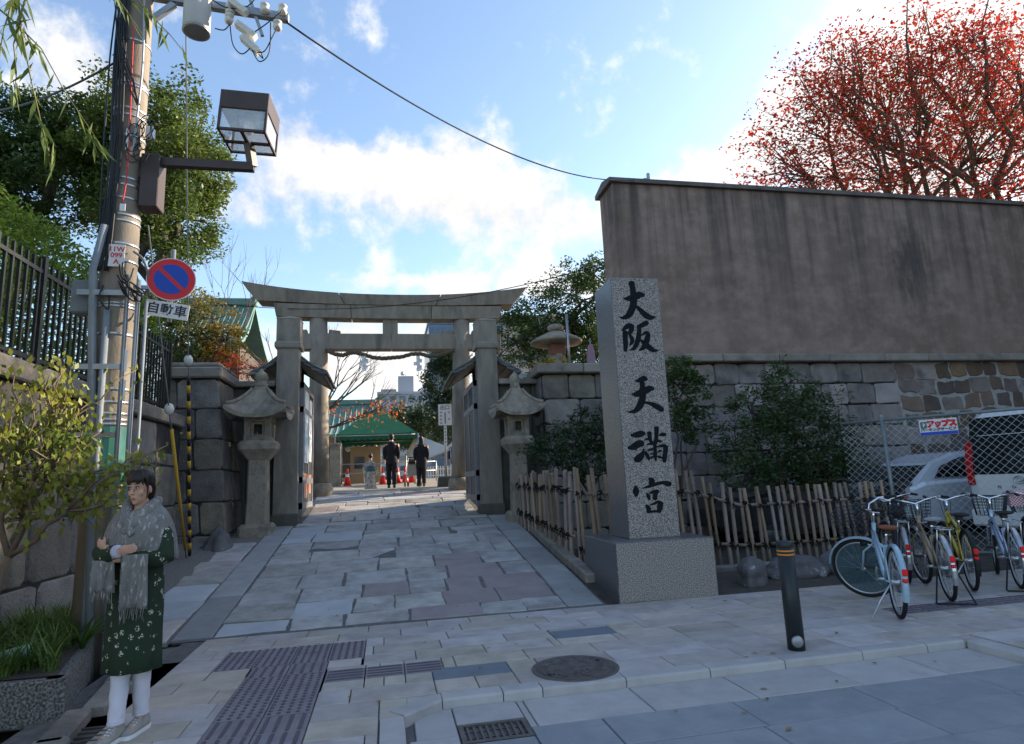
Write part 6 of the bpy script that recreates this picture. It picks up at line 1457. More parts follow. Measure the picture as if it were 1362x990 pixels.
# bicycles
M_rimm = mat('rim_alloy', (.55, .56, .57), rough=.3, metal=.9); M_seat = {'brown': mat('saddle_brown', (.20, .06, .03), rough=.55), 'black': M_blk, 'grey': mat('saddle_grey', (.27, .28, .31), (.2, .21, .24), 8, rough=.7)}; M_refl = mat('reflector_red', (.75, .02, .02), rough=.25)
M_basket = mat('basket_wire', (.03, .03, .033), rough=.5)
def bicycle(loc, heading, lean, paint, label, seat='black', steer=0.0, basket=True, carrier=True, R=.33, fender=None, stand='side', gingham=False, disc_wheel=False, drop=True):
    t = thing('bicycle', label, 'bicycle', loc, 0, 'bicycles parked by the bamboo fence'); t.rotation_euler = (lean, 0, heading); t.rotation_mode = 'XYZ'
    wb = 1.10; fender = fender or M_rimm; rear = Vector((0, 0, R)); bb_ = Vector((.45, 0, .29)); seat_top = Vector((.27, 0, .78)); hd_t = Vector((.86, 0, .80)); hd_b = Vector((.92, 0, .58)); front = Vector((wb, 0, R))
    def whl(c, par, name='wheel', ax=(0, 1, 0)):
        o = MB().torus(c, R-.02, .02, ax, 40, 8).build(name, M_tyre, par); MB().torus(c, R-.045, .011, ax, 40, 6).build('rim', M_rimm, o); MB().tube([c-Vector(ax)*.05, c+Vector(ax)*.05], .022, 12).build('hub', M_rimm, o)
        sp_ = MB(); A_ = Vector(ax); u = A_.orthogonal().normalized(); v = A_.cross(u)
        for k in range(28):
            a = 2*math.pi*k/28; a2 = a+(.5 if k % 4 < 2 else -.5); e = (u*math.cos(a)+v*math.sin(a))*(R-.05); h_ = (u*math.cos(a2)+v*math.sin(a2))*.02+A_*(.03 if k % 2 else -.03); sp_.tube([c+h_, c+e], .0012, 3, cap=False)
        s_ = sp_.build('spokes', M_rimm, o, fix=False); s_['kind'] = 'stuff'
        if disc_wheel and name == 'front_wheel':
            MB().loft([[c+A_*zz+(u*math.cos(2*math.pi*k/36)+v*math.sin(2*math.pi*k/36))*(R*.84) for k in range(36)] for zz in (-.006, .006)]).build('wheel_cover', glass('wheel_film', (.04, .09, .11), .6, .2), o)
        return o
    whl(rear, t, 'rear_wheel')
    fr = MB(); sb_ = bb_+(seat_top-bb_)*.72
    if drop: fr.tube([hd_b+(hd_t-hd_b)*.25, bb_+Vector((.12, 0, .06)), bb_], .02, 10); fr.tube([hd_b+(hd_t-hd_b)*.7, bb_+Vector((.10, 0, .22)), bb_+(seat_top-bb_)*.3], .015, 10)
    else: fr.tube([hd_b, bb_], .02, 10); fr.tube([hd_t, sb_], .017, 10)
    fr.tube([bb_, sb_], .017, 10); fr.tube([hd_b-(hd_t-hd_b)*.05, hd_t+(hd_t-hd_b)*.08], .022, 12)
    for s in (-1, 1): fr.tube([rear+Vector((0, s*.06, 0)), bb_+Vector((-.05, s*.03, 0)), bb_], .010, 8); fr.tube([rear+Vector((0, s*.06, 0)), sb_-Vector((.02, -s*.03, .02)), sb_], .008, 8)
    fr.build('frame', paint, t); MB().tube([sb_, seat_top], .013, 10).build('seat_post', M_chrome, t)
    sd_ = MB(); sd_.smooth = True
    rings = []
    for x, w_, z, h_ in ((-.13, .075, .01, .03), (-.11, .095, .015, .05), (-.03, .08, .01, .05), (.06, .035, .008, .04), (.13, .022, .006, .03), (.145, .012, 0, .02)): rings.append([(seat_top.x+x+0*a, w_*math.cos(a), seat_top.z+.03+z+h_*.5*math.sin(a)) for a in [2*math.pi*k/12 for k in range(12)]])
    sd_.loft(rings); so = sd_.build('saddle', M_seat[seat], t); MB().box((seat_top.x-.03, 0, seat_top.z-.0), (.1, .06, .04)).build('saddle_clamp', M_blk, so)
    # fenders
    def fend(c, a0, a1, name, par):
        rings = []
        for k in range(15):
            a = a0+(a1-a0)*k/14; dd = Vector((math.cos(a), 0, math.sin(a))); rings.append([c+dd*(R+.02)+Vector((0, y, 0))+dd*h_ for y, h_ in ((-.028, -.012), (-.015, .004), (.015, .004), (.028, -.012), (.015, .001), (-.015, .001))])
        return MB().loft(rings).build(name, par and fender or fender, par)
    fend(rear, .55, 3.5, 'rear_fender', t)
    MB().tube([rear+Vector((-.34, 0, .06)), rear+Vector((-.35, 0, .08))], .024, 12).build('reflector', M_refl, t)
    o = MB().box((rear.x-.362, 0, rear.z+.14), (.02, .045, .06), bev=.006).build('tail_reflector', M_refl, t)
    # front assembly turned about the steering axis
    piv = thing_part = bpy.data.objects.new('tmp', None)
    ax = (hd_t-hd_b).normalized(); Mx = Matrix.Translation(hd_b) @ Matrix.Rotation(steer, 4, ax) @ Matrix.Translation(-hd_b)
    bpy.data.objects.remove(piv)
    def turn(o): o.matrix_local = Mx; return o
    fk = MB()
    for s in (-1, 1): fk.tube([front+Vector((0, s*.055, 0)), front+Vector((-.07, s*.055, .2)), hd_b+Vector((.0, s*.05, .02)), hd_b+Vector((0, 0, .04))], .011, 8)
    turn(fk.build('fork', paint, t)); fw_ = whl(front, t, 'front_wheel'); turn(fw_)
    ff = fend(front, .2, 2.6, 'front_fender', t); turn(ff)
    st_t = hd_t+ax*.16; hb = MB(); hb.tube([hd_t, st_t], .013, 10); hb.tube([st_t+Vector((-.17, .27, .06)), st_t+Vector((-.02, .24, .07)), st_t+Vector((.06, .12, .04)), st_t+Vector((.05, 0, .0)), st_t+Vector((.06, -.12, .04)), st_t+Vector((-.02, -.24, .07)), st_t+Vector((-.17, -.27, .06))], .011, 10); turn(hb.build('handlebar', M_chrome, t))
    for s in (-1, 1): turn(MB().tube([st_t+Vector((-.07, s*.255, .067)), st_t+Vector((-.19, s*.272, .06))], .016, 10).build('grip', M_blk, t)); turn(MB().tube([st_t+Vector((-.02, s*.225, .06)), st_t+Vector((-.06, s*.22, .03)), st_t+Vector((-.13, s*.235, .025))], .006, 6).build('brake_lever', M_chrome, t))
    turn(MB().tube([hd_b+Vector((.06, 0, .02)), hd_b+Vector((.13, 0, .02))], [.02, .03], 12).build('headlamp', M_blk, t))
    cb_ = MB()
    for k in range(4): cb_.tube([st_t+Vector((.05, -.06+.04*k, 0)), hd_t+Vector((.03, -.05+.03*k, .02)), hd_b+Vector((-.05, .0, .05))], .0035, 5)
    turn(cb_.build('brake_cable', M_blk, t, fix=False))
    if basket:
        bk_ = MB(); z0, z1 = hd_t.z-.06, hd_t.z+.18
        def rect(z, e): return [Vector((hd_t.x+.07-e*.3, -.15-e, z)), Vector((hd_t.x+.33+e, -.13-e, z)), Vector((hd_t.x+.33+e, .13+e, z)), Vector((hd_t.x+.07-e*.3, .15+e, z))]
        for i in range(7): r_ = rect(z0+(z1-z0)*i/6, .04*i/6); bk_.tube(r_+[r_[0]], .0035 if i < 6 else .006, 5)
        a_, b_ = rect(z0, 0), rect(z1, .04)
        for e in range(4):
            for k in range(7): f = k/7; bk_.tube([a_[e]+(a_[(e+1) % 4]-a_[e])*f, b_[e]+(b_[(e+1) % 4]-b_[e])*f], .003, 4)
        for k in range(6): f = k/5; bk_.tube([a_[0]+(a_[3]-a_[0])*f, a_[1]+(a_[2]-a_[1])*f], .003, 4)
        bo_ = turn(bk_.build('basket', M_basket, t, fix=False))
        if gingham:
            r_ = rect(z1+.01, .05); c2 = [p+Vector((0, 0, .05)) for p in rect(z1, -.04)]; gm = MB().loft([[p-Vector((0, 0, .16)) for p in rect(z1, .05)], r_, c2]); o = gm.build('basket_cover', MATS.get('gingham') or gingham_mat(), t); turn(o)
    # drive train
    dt = MB(); dt.torus(bb_+Vector((0, -.06, 0)), .085, .006, (0, 1, 0), 24, 5); dt.tube([bb_+Vector((0, -.09, 0)), bb_+Vector((0, .09, 0))], .015, 10); dt.build('crankset', M_rimm, t)
    MB().loft([[(-.06, y, R+.05), (.44, y, .29+.11), (.53, y, .33), (.53, y, .25), (.44, y, .185), (-.06, y, R-.05)] for y in (-.078, -.055)]).build('chain_guard', M_rimm if paint != M_blk else M_blk, t)
    for s, a in ((-1, .9), (1, .9+math.pi)):
        e = bb_+Vector((math.cos(a)*.16, s*.10, -math.sin(a)*.16)); cr = MB().tube([bb_+Vector((0, s*.085, 0)), e], .010, 8).build('crank', M_rimm, t); MB().box(e+Vector((0, s*.055, 0)), (.085, .09, .022), bev=.005).build('pedal', M_blk, cr)
    if carrier:
        cr = MB(); z = rear.z+R+.09
        for s in (-1, 0, 1): cr.tube([(.12, s*.055, z), (-.28, s*.055, z), (-.3, s*.04, z)], .006, 6)
        for x in (.1, -.1, -.28): cr.tube([(x, -.058, z), (x, .058, z)], .006, 6)
        for s in (-1, 1): cr.tube([(-.2, s*.055, z), (0, s*.07, R)], .006, 6)
        cr.build('carrier', M_rimm, t)
    if stand == 'side': MB().tube([(-.02, .06, R-.02), (-.06, .16, R*.5), (-.08, .24, .005), (-.13, .25, .003)], .008, 8).build('kickstand', M_rimm, t)
    else: MB().tube([(-.02, .08, R), (-.18, .17, .012), (-.23, .17, .012), (-.23, -.17, .012), (-.18, -.17, .012), (-.02, -.08, R)], .009, 8).build('centre_stand', M_blk, t)
    return t
def gingham_mat():
    m = mat('gingham', (.55, .5, .5), rough=.8); nt = m.node_tree; N = nt.nodes; L_ = nt.links; ck = N.new('ShaderNodeTexChecker'); ck.inputs['Scale'].default_value = 55; ck.inputs[1].default_value = (.6, .55, .56, 1); ck.inputs[2].default_value = (.35, .05, .08, 1); tc = N.new('ShaderNodeTexCoord'); L_.new(tc.outputs['Object'], ck.inputs[0]); L_.new(ck.outputs[0], N['Principled BSDF'].inputs['Base Color']); return m
hdg = lambda deg: math.radians(90+deg)
bicycle((4.72, 5.30, .004), hdg(-31), .05, mat('bike_light_blue', (.32, .44, .52), rough=.3, coat=.4), 'light blue bicycle with brown saddle and front wheel turned sideways', 'brown', steer=1.15, carrier=False, disc_wheel=True, fender=mat('bike_light_blue', (.3, .48, .6)))
bicycle((5.78, 5.76, .004), hdg(-33), -.02, mat('bike_beige', (.32, .24, .15), (.26, .19, .12), 5, rough=.35, coat=.3), 'beige bicycle with grey padded saddle on a centre stand', 'grey', steer=.15, stand='centre')
bicycle((6.42, 6.08, .004), hdg(-36), .02, mat('bike_yellow', (.46, .34, .03), rough=.3, coat=.4), 'yellow framed bicycle with black fenders and saddle', 'black', steer=.1, basket=False, carrier=False, fender=M_blk, drop=False)
bicycle((6.95, 5.98, .004), hdg(-38), .0, mat('bike_silver_blue', (.38, .44, .55), rough=.25, metal=.4), 'silver-blue bicycle with black saddle and wire basket', 'black', steer=-.15, stand='centre')
bicycle((6.2, 6.75, .004), hdg(-36), .02, mat('bike_dark', (.03, .035, .045), rough=.35), 'dark bicycle parked behind the beige and yellow ones', 'black', steer=.25)
bicycle((7.75, 6.15, .004), hdg(-40), .0, M_blk, 'black bicycle with a red gingham basket cover', 'black', steer=.1, stand='centre', gingham=True)

# unseen building added beyond the parking lot to keep the street in shade
nb = thing('added_shade_building', 'plain grey building added out of view to shade the street', 'building', (24.0, 2.4, 0)); MB().box((0, 0, 5.0), (12, 19.6, 10.0)).build('wall', M_conw, nb); MB().box((0, 0, 10.1), (12.3, 19.9, .25)).build('parapet', M_conw, nb)
for k in range(5):
    for j in range(3):
        wn = MB().box((-6.02, -7.6+3.8*k, 1.7+2.9*j), (.1, 1.6, 1.5)).build('window', M_win, nb); MB().box((-6.06, -7.6+3.8*k, 0.88+2.9*j), (.18, 1.8, .1)).build('sill', M_conw, wn)
# ------------------------------------------------------------------ people
M_skin = mat('skin', (.52, .30, .21), (.47, .26, .18), 20, rough=.55); M_hair = mat('black_hair', (.012, .009, .008), (.025, .018, .014), 40, rough=.5, stretch=(1, 1, .1)); M_suit = mat('dark_suit', (.010, .010, .013), (.016, .016, .020), 12, rough=.85); M_shoe = mat('black_shoe', (.012, .011, .011), rough=.4); M_navy = mat('navy_cloth', (.012, .014, .03), rough=.85); M_trous = mat('grey_trousers', (.07, .075, .09), rough=.85)
def ell(rx, ry, z, cx=0, cy=0, n=20, f=None): return [(cx+rx*(1+(f(2*math.pi*k/n) if f else 0))*math.cos(2*math.pi*k/n), cy+ry*(1+(f(2*math.pi*k/n) if f else 0))*math.sin(2*math.pi*k/n), z) for k in range(n)]
def hand(mb, wrist, dirv, palm, s=1.0, curl=.5):
    """palm and five bent fingers growing from the wrist along dirv; palm is the palm's facing"""
    d = Vector(dirv).normalized(); p = Vector(palm); p = (p-d*p.dot(d)).normalized(); w_ = d.cross(p); c = Vector(wrist)
    mb.ball(c+d*.045*s, (.04*s, .017*s, .045*s), 12, Matrix((w_, p, d)).transposed())
    for k, (o, L_) in enumerate(((-.028, .062), (-.010, .072), (.009, .068), (.026, .052))):
        a = c+d*.075*s+w_*o*s; b = a+(d+p*curl*.3).normalized()*L_*.5*s; e = b+(d+p*curl*1.4).normalized()*L_*.5*s; mb.tube([a-d*.01, a, b, e], [.0088*s, .0088*s, .008*s, .0066*s], 8)
    a = c+d*.025*s-w_*.03*s; mb.tube([a, a-w_*.022*s+d*.02*s+p*.01*s, a-w_*.026*s+d*.048*s+p*.018*s], [.0105*s, .0095*s, .0075*s], 8)
def voxel(o, v, sm=4):
    m = o.modifiers.new('join', 'REMESH'); m.mode = 'VOXEL'; m.voxel_size = v; m.use_smooth_shade = True
    s = o.modifiers.new('soften', 'SMOOTH'); s.iterations = sm; s.factor = .5; return o
def head(mb, c, s=1.0, tilt=None):
    T = tilt or Matrix.Identity(3); P_ = lambda x, y, z: Vector(c)+T @ Vector((x*s, y*s, z*s))
    mb.ball(P_(0, .012, .022), (.073*s, .090*s, .095*s), 18, T); mb.ball(P_(0, -.018, -.05), (.056*s, .062*s, .066*s), 16, T); mb.ball(P_(0, -.058, -.088), (.026*s, .02*s, .02*s), 10, T)
    mb.tube([P_(0, -.082, .012), P_(0, -.094, -.018), P_(0, -.100, -.034)], [.007*s, .010*s, .0135*s], 10); mb.ball(P_(0, -.078, -.062), (.024*s, .012*s, .010*s), 10, T)
    for sx in (-1, 1): mb.ball(P_(sx*.074, .012, -.012), (.010*s, .018*s, .030*s), 10, T); mb.ball(P_(sx*.040, -.052, -.028), (.026*s, .02*s, .024*s), 10, T); mb.ball(P_(sx*.032, -.072, .022), (.022*s, .010*s, .007*s), 8, T)
def walker(name, label, loc, rz, H, top, bottom, kind='suit', stride=.08, bag=None):
    t = thing(name, label, 'person', loc, rz); s = H/1.7
    mb = MB(); V_ = lambda x, y, z: (x*s, y*s, z*s)
    for k in (-1, 1):
        mb.tube([V_(k*.09, 0, .86), V_(k*.09, -k*stride*.5, .48), V_(k*.085, -k*stride, .08)], [.085*s, .06*s, .04*s], 12); mb.tube([V_(k*.085, -k*stride+.05, .04), V_(k*.09, -k*stride-.15, .03)], [.04*s, .034*s], 10)
        mb.tube([V_(k*.19, 0, 1.38), V_(k*.235, .02, 1.12), V_(k*.21, -.08, .90)], [.055*s, .045*s, .034*s], 12); hand(mb, V_(k*.21, -.085, .88), (0, -.4, -.9), (-k, 0, 0), s)
    mb.loft([[V_(*p) for p in ell(a, b, z)] for a, b, z in ((.12, .10, .78), (.165, .115, .9), (.14, .10, 1.05), (.175, .115, 1.25), (.19, .105, 1.38), (.10, .08, 1.43), (.055, .058, 1.47), (.052, .055, 1.53))]); head(mb, V_(0, -.01, 1.59), s*1.06)
    voxel(mb.build('body', M_skin, t, fix=False), .011*s)
    hb = MB(); hb.ball(V_(0, .03, 1.625), (.09*s, .103*s, .097*s), 16); hb.ball(V_(0, .06, 1.57), (.076*s, .06*s, .07*s), 12)
    if kind == 'woman': hb.ball(V_(0, .07, 1.48), (.085*s, .045*s, .15*s), 12)
    voxel(hb.build('hair', M_hair, t, fix=False), .012*s, 2)
    jk = MB(); jk.loft([[V_(*p) for p in ell(a, b, z)] for a, b, z in ((.19, .135, .74 if kind != 'woman' else .62), (.185, .13, .9), (.165, .12, 1.08), (.185, .125, 1.26), (.175, .11, 1.38), (.10, .085, 1.445), (.07, .07, 1.475))])
    for k in (-1, 1): jk.tube([V_(k*.14, 0, 1.395), V_(k*.195, 0, 1.34), V_(k*.23, .02, 1.12), V_(k*.215, -.07, .92)], [.045*s, .056*s, .054*s, .048*s], 12)
    voxel(jk.build('jacket', top, t, fix=False), .014*s, 3)
    tr = MB()
    for k in (-1, 1): tr.tube([V_(k*.085, 0, .92), V_(k*.09, -k*stride*.5, .48), V_(k*.085, -k*stride, .09)], [.105*s, .085*s, .07*s], 14)
    tr.loft([[V_(*p) for p in ell(a, b, z)] for a, b, z in ((.14, .11, .76), (.175, .125, .88), (.155, .115, 1.02))]); voxel(tr.build('trousers', bottom, t, fix=False), .014*s, 3)
    for k in (-1, 1):
        sh_ = MB(); sh_.loft([[V_(k*.087+x*1.0, -k*stride+y, z) for x, z in ((-.045*w_, 0), (.045*w_, 0), (.042*w_, h_*.7), (0, h_), (-.042*w_, h_*.7))] for y, w_, h_ in ((.075, .7, .07), (.03, 1, .1), (-.06, 1.0, .085), (-.14, 1.0, .06), (-.18, .6, .04))]); sh_.build('shoe', M_shoe, t)
    if kind == 'suit': MB().loft([[V_(*p) for p in ell(.062, .064, z, 0, .005)] for z in (1.455, 1.50)]).build('shirt_collar', M_wp, t)
    return t
MAN = at(521, 650, 20.6); WOM = at(561, 647, 20.6); KID = at(493, 651, 20.2); MR = at(606, 636, 24)
walker('person', 'man in a dark suit walking away through the courtyard', (MAN.x, 20.6, G(20.6)+.005), math.radians(178), 1.72, M_suit, M_suit, 'suit', .09)
walker('person', 'woman in black coat and trousers pushing a stroller in the courtyard', (WOM.x, 20.6, G(20.6)+.005), math.radians(172), 1.62, M_suit, M_suit, 'woman', .05)
walker('person', 'man in navy jacket and grey trousers beside the exit sign', (MR.x, 24, G(24)+.005), math.radians(-20), 1.66, M_navy, M_trous, 'suit', .04)
# child in a patterned kimono
kd = thing('person', 'small child in a grey patterned kimono beside the suited man', 'person', (KID.x, 20.2, G(20.2)+.004), math.radians(180)); mb = MB()
mb.loft([ell(.05, .05, .02), ell(.10, .09, .3), ell(.09, .08, .6), ell(.12, .085, .8), ell(.05, .05, .86), ell(.042, .045, .93)]); head(mb, (0, -.005, .99), .86)
for k in (-1, 1): mb.tube([(k*.11, 0, .80), (k*.17, -.02, .64), (k*.14, -.08, .52)], [.04, .033, .025], 10); hand(mb, (k*.14, -.085, .51), (0, -.5, -.8), (-k, 0, 0), .7)
voxel(mb.build('body', M_skin, kd, fix=False), .009); M_kim = mat('kimono_print', (.16, .16, .15), (.5, .46, .42), 16, rough=.8, c3=(.22, .05, .06), s3=12, t3=(.6, .66), detail=2); M_obi = mat('obi_teal', (.03, .09, .10), (.06, .14, .14), 9, rough=.7)
k2 = MB(); k2.loft([ell(.20, .17, .01), ell(.17, .15, .1), ell(.14, .12, .4), ell(.13, .11, .55), ell(.14, .11, .72), ell(.13, .09, .82), ell(.06, .06, .87)])
for k in (-1, 1): k2.tube([(k*.1, 0, .82), (k*.17, 0, .68), (k*.16, -.06, .56)], [.05, .075, .085], 12); k2.box((k*.17, -.03, .47), (.07, .17, .24), bev=.03)
voxel(k2.build('kimono', M_kim, kd, fix=False), .012, 3); MB().loft([ell(.142, .122, .54), ell(.142, .122, .68)]).build('sash', M_obi, kd); MB().box((0, .14, .64), (.2, .06, .16), bev=.03).build('sash_bow', M_obi, kd)
hb = MB(); hb.ball((0, .02, 1.025), (.074, .084, .08), 14); hb.ball((0, .05, 1.09), (.035, .035, .03), 10); voxel(hb.build('hair', M_hair, kd, fix=False), .010, 2)
# stroller
sr = thing('stroller', 'small grey wheeled stroller pushed by the woman in black', 'stroller', (WOM.x-.27, 20.95, G(20.9)+.004), math.radians(8))
for sx in (-1, 1):
    MB().tube([(sx*.2, -.3, .95), (sx*.2, -.05, .5), (sx*.2, .3, .09)], .013, 8).build('frame_tube', M_steel, sr); MB().tube([(sx*.2, -.28, .09), (sx*.2, .15, .55)], .013, 8).build('frame_tube', M_steel, sr)
    for y in (-.28, .3): MB().torus((sx*.21, y, .085), .065, .02, (1, 0, 0), 18, 6).build('wheel', M_tyre, sr)
MB().tube([(-.2, -.3, .95), (.2, -.3, .95)], .016, 8).build('handle', M_blk, sr); MB().loft([[(x, -.12, .75), (x, .0, .42), (x, .25, .4), (x, .28, .36), (x, -.02, .36), (x, -.16, .74)] for x in (-.17, .17)]).build('seat', mat('stroller_cloth', (.35, .36, .38), (.28, .29, .31), 6, rough=.9), sr); MB().loft([[(x*1.0, .0-.16*math.cos(a), .72+.2*math.sin(a)) for a in (0, .5, 1.0, 1.6, 2.2)] for x in (-.18, .18)], cap=False, closed=False).build('hood', M_suit, sr)

# ------------------------------------------------------------------ woman in the foreground
wm = thing('person', 'woman in dark green flowered dress and grey shawl with crossed arms', 'person', (-1.565, 4.52, 0), -.22)
def cloth_mat(name, base, spots):
    m = mat(name, base, rough=.9); nt = m.node_tree; N = nt.nodes; L_ = nt.links; tc = N.new('ShaderNodeTexCoord')
    def vor(s): o = N.new('ShaderNodeTexVoronoi'); o.inputs['Scale'].default_value = s; L_.new(tc.outputs['Object'], o.inputs[0]); return o.outputs['Distance']
    def lt(v, a, b): o = N.new('ShaderNodeMapRange'); L_.new(v, o.inputs[0]); o.inputs[1].default_value = a; o.inputs[2].default_value = b; o.inputs[3].default_value = 1; o.inputs[4].default_value = 0; return o.outputs[0]
    mu = N.new('ShaderNodeMath'); mu.operation = 'MULTIPLY'; L_.new(lt(vor(19), .30, .34), mu.inputs[0]); L_.new(lt(vor(88), .42, .52), mu.inputs[1])
    mx = N.new('ShaderNodeMix'); mx.data_type = 'RGBA'; L_.new(mu.outputs[0], mx.inputs[0]); mx.inputs[6].default_value = (*base, 1); mx.inputs[7].default_value = (*spots, 1); L_.new(mx.outputs[2], N['Principled BSDF'].inputs['Base Color']); return m
M_dress = cloth_mat('flowered_green', (.020, .036, .020), (.50, .48, .36))
M_shawl = mat('grey_shawl', (.14, .132, .122), (.235, .222, .205), 14, rough=.95, c3=(.40, .39, .37), s3=45, t3=(.56, .66), bump=.6, bscale=70, stretch=(1.0, 1.0, .35))
M_white_c = mat('white_cotton', (.62, .60, .66), (.54, .52, .58), 6, rough=.9, bump=.3, bscale=20)
TI = Matrix.Rotation(-.12, 3, 'Z') @ Matrix.Rotation(.10, 3, 'X')
mb = MB(); HC = (-.005, -.02, 1.495)
mb.loft([ell(.13, .10, .74), ell(.165, .12, .86), ell(.13, .10, 1.0), ell(.15, .11, 1.18), ell(.165, .10, 1.27), ell(.10, .075, 1.325), ell(.05, .052, 1.36), ell(.046, .05, 1.42)])
RE, LE = Vector((-.255, -.05, 1.075)), Vector((.235, -.06, 1.05)); RW, LW = Vector((.0, -.235, 1.115)), Vector((-.06, -.20, 1.07))
for S, E_, Wr in ((Vector((-.165, 0, 1.275)), RE, RW), (Vector((.165, 0, 1.275)), LE, LW)): mb.tube([S, E_, Wr], [.045, .04, .026], 12)
hand(mb, RW, (.9, .12, .12), (0, .9, .2), .85, .5); hand(mb, (-.135, -.175, 1.14), (-.85, .22, .28), (.2, .9, 0), .8, .6); mb.tube([LW, Vector((-.135, -.175, 1.14))], [.024, .022], 10)
for k, fy in ((-1, -.10), (1, .08)): mb.tube([(k*.06, 0, .82), (k*.04, fy*.4, .45), (k*.032, fy, .07)], [.07, .045, .034], 12); mb.tube([(k*.032, fy+.04, .05), (k*.036, fy-.13, .04)], [.034, .028], 10)
head(mb, HC, .97, TI); body = voxel(mb.build('body', M_skin, wm, fix=False), .0065, 3)
def HP(x, y, z): return Vector(HC)+TI @ (Vector((x, y, z))*.97)
for sx in (-1, 1):
    MB().ball(HP(sx*.031, -.0765, .006), (.0135, .006, .0055), 12, TI).build('eye', mat('eye_white', (.5, .47, .45), rough=.3), wm); MB().ball(HP(sx*.031-.002, -.0815, .006), (.0055, .003, .0052), 10, TI).build('pupil', M_shoe, wm)
    MB().tube([HP(sx*.016, -.083, .014), HP(sx*.031, -.084, .0165), HP(sx*.047, -.076, .012)], .0022, 6).build('eyelid', M_hair, wm); MB().tube([HP(sx*.014, -.083, .031), HP(sx*.032, -.084, .036), HP(sx*.052, -.072, .030)], [.0026, .003, .0016], 6).build('eyebrow', M_hair, wm)
MB().ball(HP(0, -.0885, -.060), (.021, .006, .0065), 12, TI).build('lips', mat('lips', (.42, .13, .11), rough=.4), wm)
# hair: crown, sides, fringe, tied at the nape
hb = MB(); hb.ball(HP(0, .026, .040), (.0785, .092, .085), 20, TI); hb.ball(HP(0, .06, -.02), (.072, .055, .085), 14, TI); hb.ball(HP(0, .095, -.06), (.035, .035, .05), 10, TI)
for k in range(15):
    x = -.066+.132*k/14; hb.tube([HP(x*.5, -.035, .118), HP(x*.85, -.072+abs(x)*.25, .092), HP(x*1.02, -.086+abs(x)*.42, .060), HP(x*1.06+.003*math.sin(k*2.1), -.088+abs(x)*.5, .042+.010*math.sin(k*1.7)-abs(x)*.25)], [.011, .009, .007, .003], 7)
for sx in (-1, 1):
    hb.tube([HP(sx*.06, -.035, .09), HP(sx*.077, -.028, .05), HP(sx*.079, -.022, .0), HP(sx*.075, -.026, -.05), HP(sx*.068, -.03, -.085)], [.014, .011, .007, .005, .002], 8); hb.tube([HP(sx*.07, .01, .08), HP(sx*.082, .02, .03), HP(sx*.074, .05, -.02)], [.025, .02, .016], 8)
voxel(hb.build('hair', M_hair, wm, fix=False), .0055, 1)
# dress with soft folds
fold = lambda amp, n, ph: (lambda a: amp*math.sin(n*a+ph)+amp*.5*math.sin((n*2-1)*a+ph*2))
dm = MB(); dm.smooth = True
dm.loft([ell(rx, ry, z, 0, cy, 48, fold(am, 7, .6)) for rx, ry, z, cy, am in ((.06, .06, 1.34, 0, 0), (.15, .105, 1.28, 0, 0), (.172, .125, 1.18, 0, 0), (.165, .125, 1.04, 0, .01), (.185, .14, .92, 0, .02), (.192, .15, .75, 0, .03), (.19, .155, .60, 0, .04), (.192, .16, .48, 0, .05), (.197, .165, .385, 0, .055), (.185, .155, .38, 0, .055))]); dm.build('dress', M_dress, wm)
for nm, S, E_, Wr in (('sleeve', Vector((-.165, 0, 1.27)), RE, RW), ('sleeve', Vector((.165, 0, 1.27)), LE, LW+Vector((.02, 0, 0)))):
    sl = MB(); mid_ = E_+(Wr-E_)*.5+Vector((0, -.012, -.008)); sl.tube([S, S+(E_-S)*.5, E_+Vector((0, -.005, 0)), E_+(Wr-E_)*.15, mid_, Wr-(Wr-E_)*.12], [.06, .066, .066, .062, .056, .046], 16); voxel(sl.build(nm, M_dress, wm, fix=False), .009, 3)
MB().tube([RW-(RW-RE)*.14, RW-(RW-RE)*.0], [.043, .038], 16).build('cuff', mat('striped_cuff', (.62, .6, .66), (.30, .28, .40), 90, rough=.9, stretch=(3, .1, .1)), wm)
# shawl: wrapped round the shoulders, folded collar, two hanging ends with fringe
sh_ = MB(); sh_.smooth = True; n = 56; rings = []
for i, (rx, ry, z, cy) in enumerate(((.075, .075, 1.385, .012), (.115, .10, 1.375, .012), (.17, .125, 1.335, .01), (.215, .14, 1.28, .005), (.242, .155, 1.20, 0), (.258, .17, 1.13, -.0), (.262, .17, 1.07, .01), (.255, .16, 1.03, .02))):
    ring = []
    for k in range(n):
        a = 2*math.pi*k/n; w_ = .018*math.sin(6*a+z*16)+.012*math.sin(11*a-z*27); wr = (1+w_*min(1, i/2)); fr_ = max(0, -math.sin(a))**3
        ring.append((rx*wr*math.cos(a), cy+ry*wr*math.sin(a), z+.03*fr_*(i > 3)-.04*fr_*(i < 2)+.010*math.sin(5*a+2)))
    rings.append(ring)
sh_.loft(rings, cap=False); o = sh_.build('shawl', M_shawl, wm, fix=False); sm_ = o.modifiers.new('cloth', 'SOLIDIFY'); sm_.thickness = .012; sb3 = o.modifiers.new('soft', 'SUBSURF'); sb3.levels = 1; sb3.render_levels = 1
shawl = o
for pts, rad in (([(-.02, .10, 1.40), (-.085, .06, 1.405), (-.10, -.01, 1.385), (-.07, -.085, 1.335), (-.01, -.14, 1.27), (.05, -.165, 1.20)], [.03, .036, .040, .042, .04, .028]), ([(.02, .10, 1.40), (.085, .06, 1.405), (.10, -.01, 1.385), (.075, -.085, 1.33), (.03, -.135, 1.27), (-.03, -.16, 1.215)], [.03, .036, .042, .045, .042, .03])):
    cm = MB(); cm.tube(pts, rad, 14); voxel(cm.build('shawl_collar', M_shawl, shawl, fix=False), .010, 2)
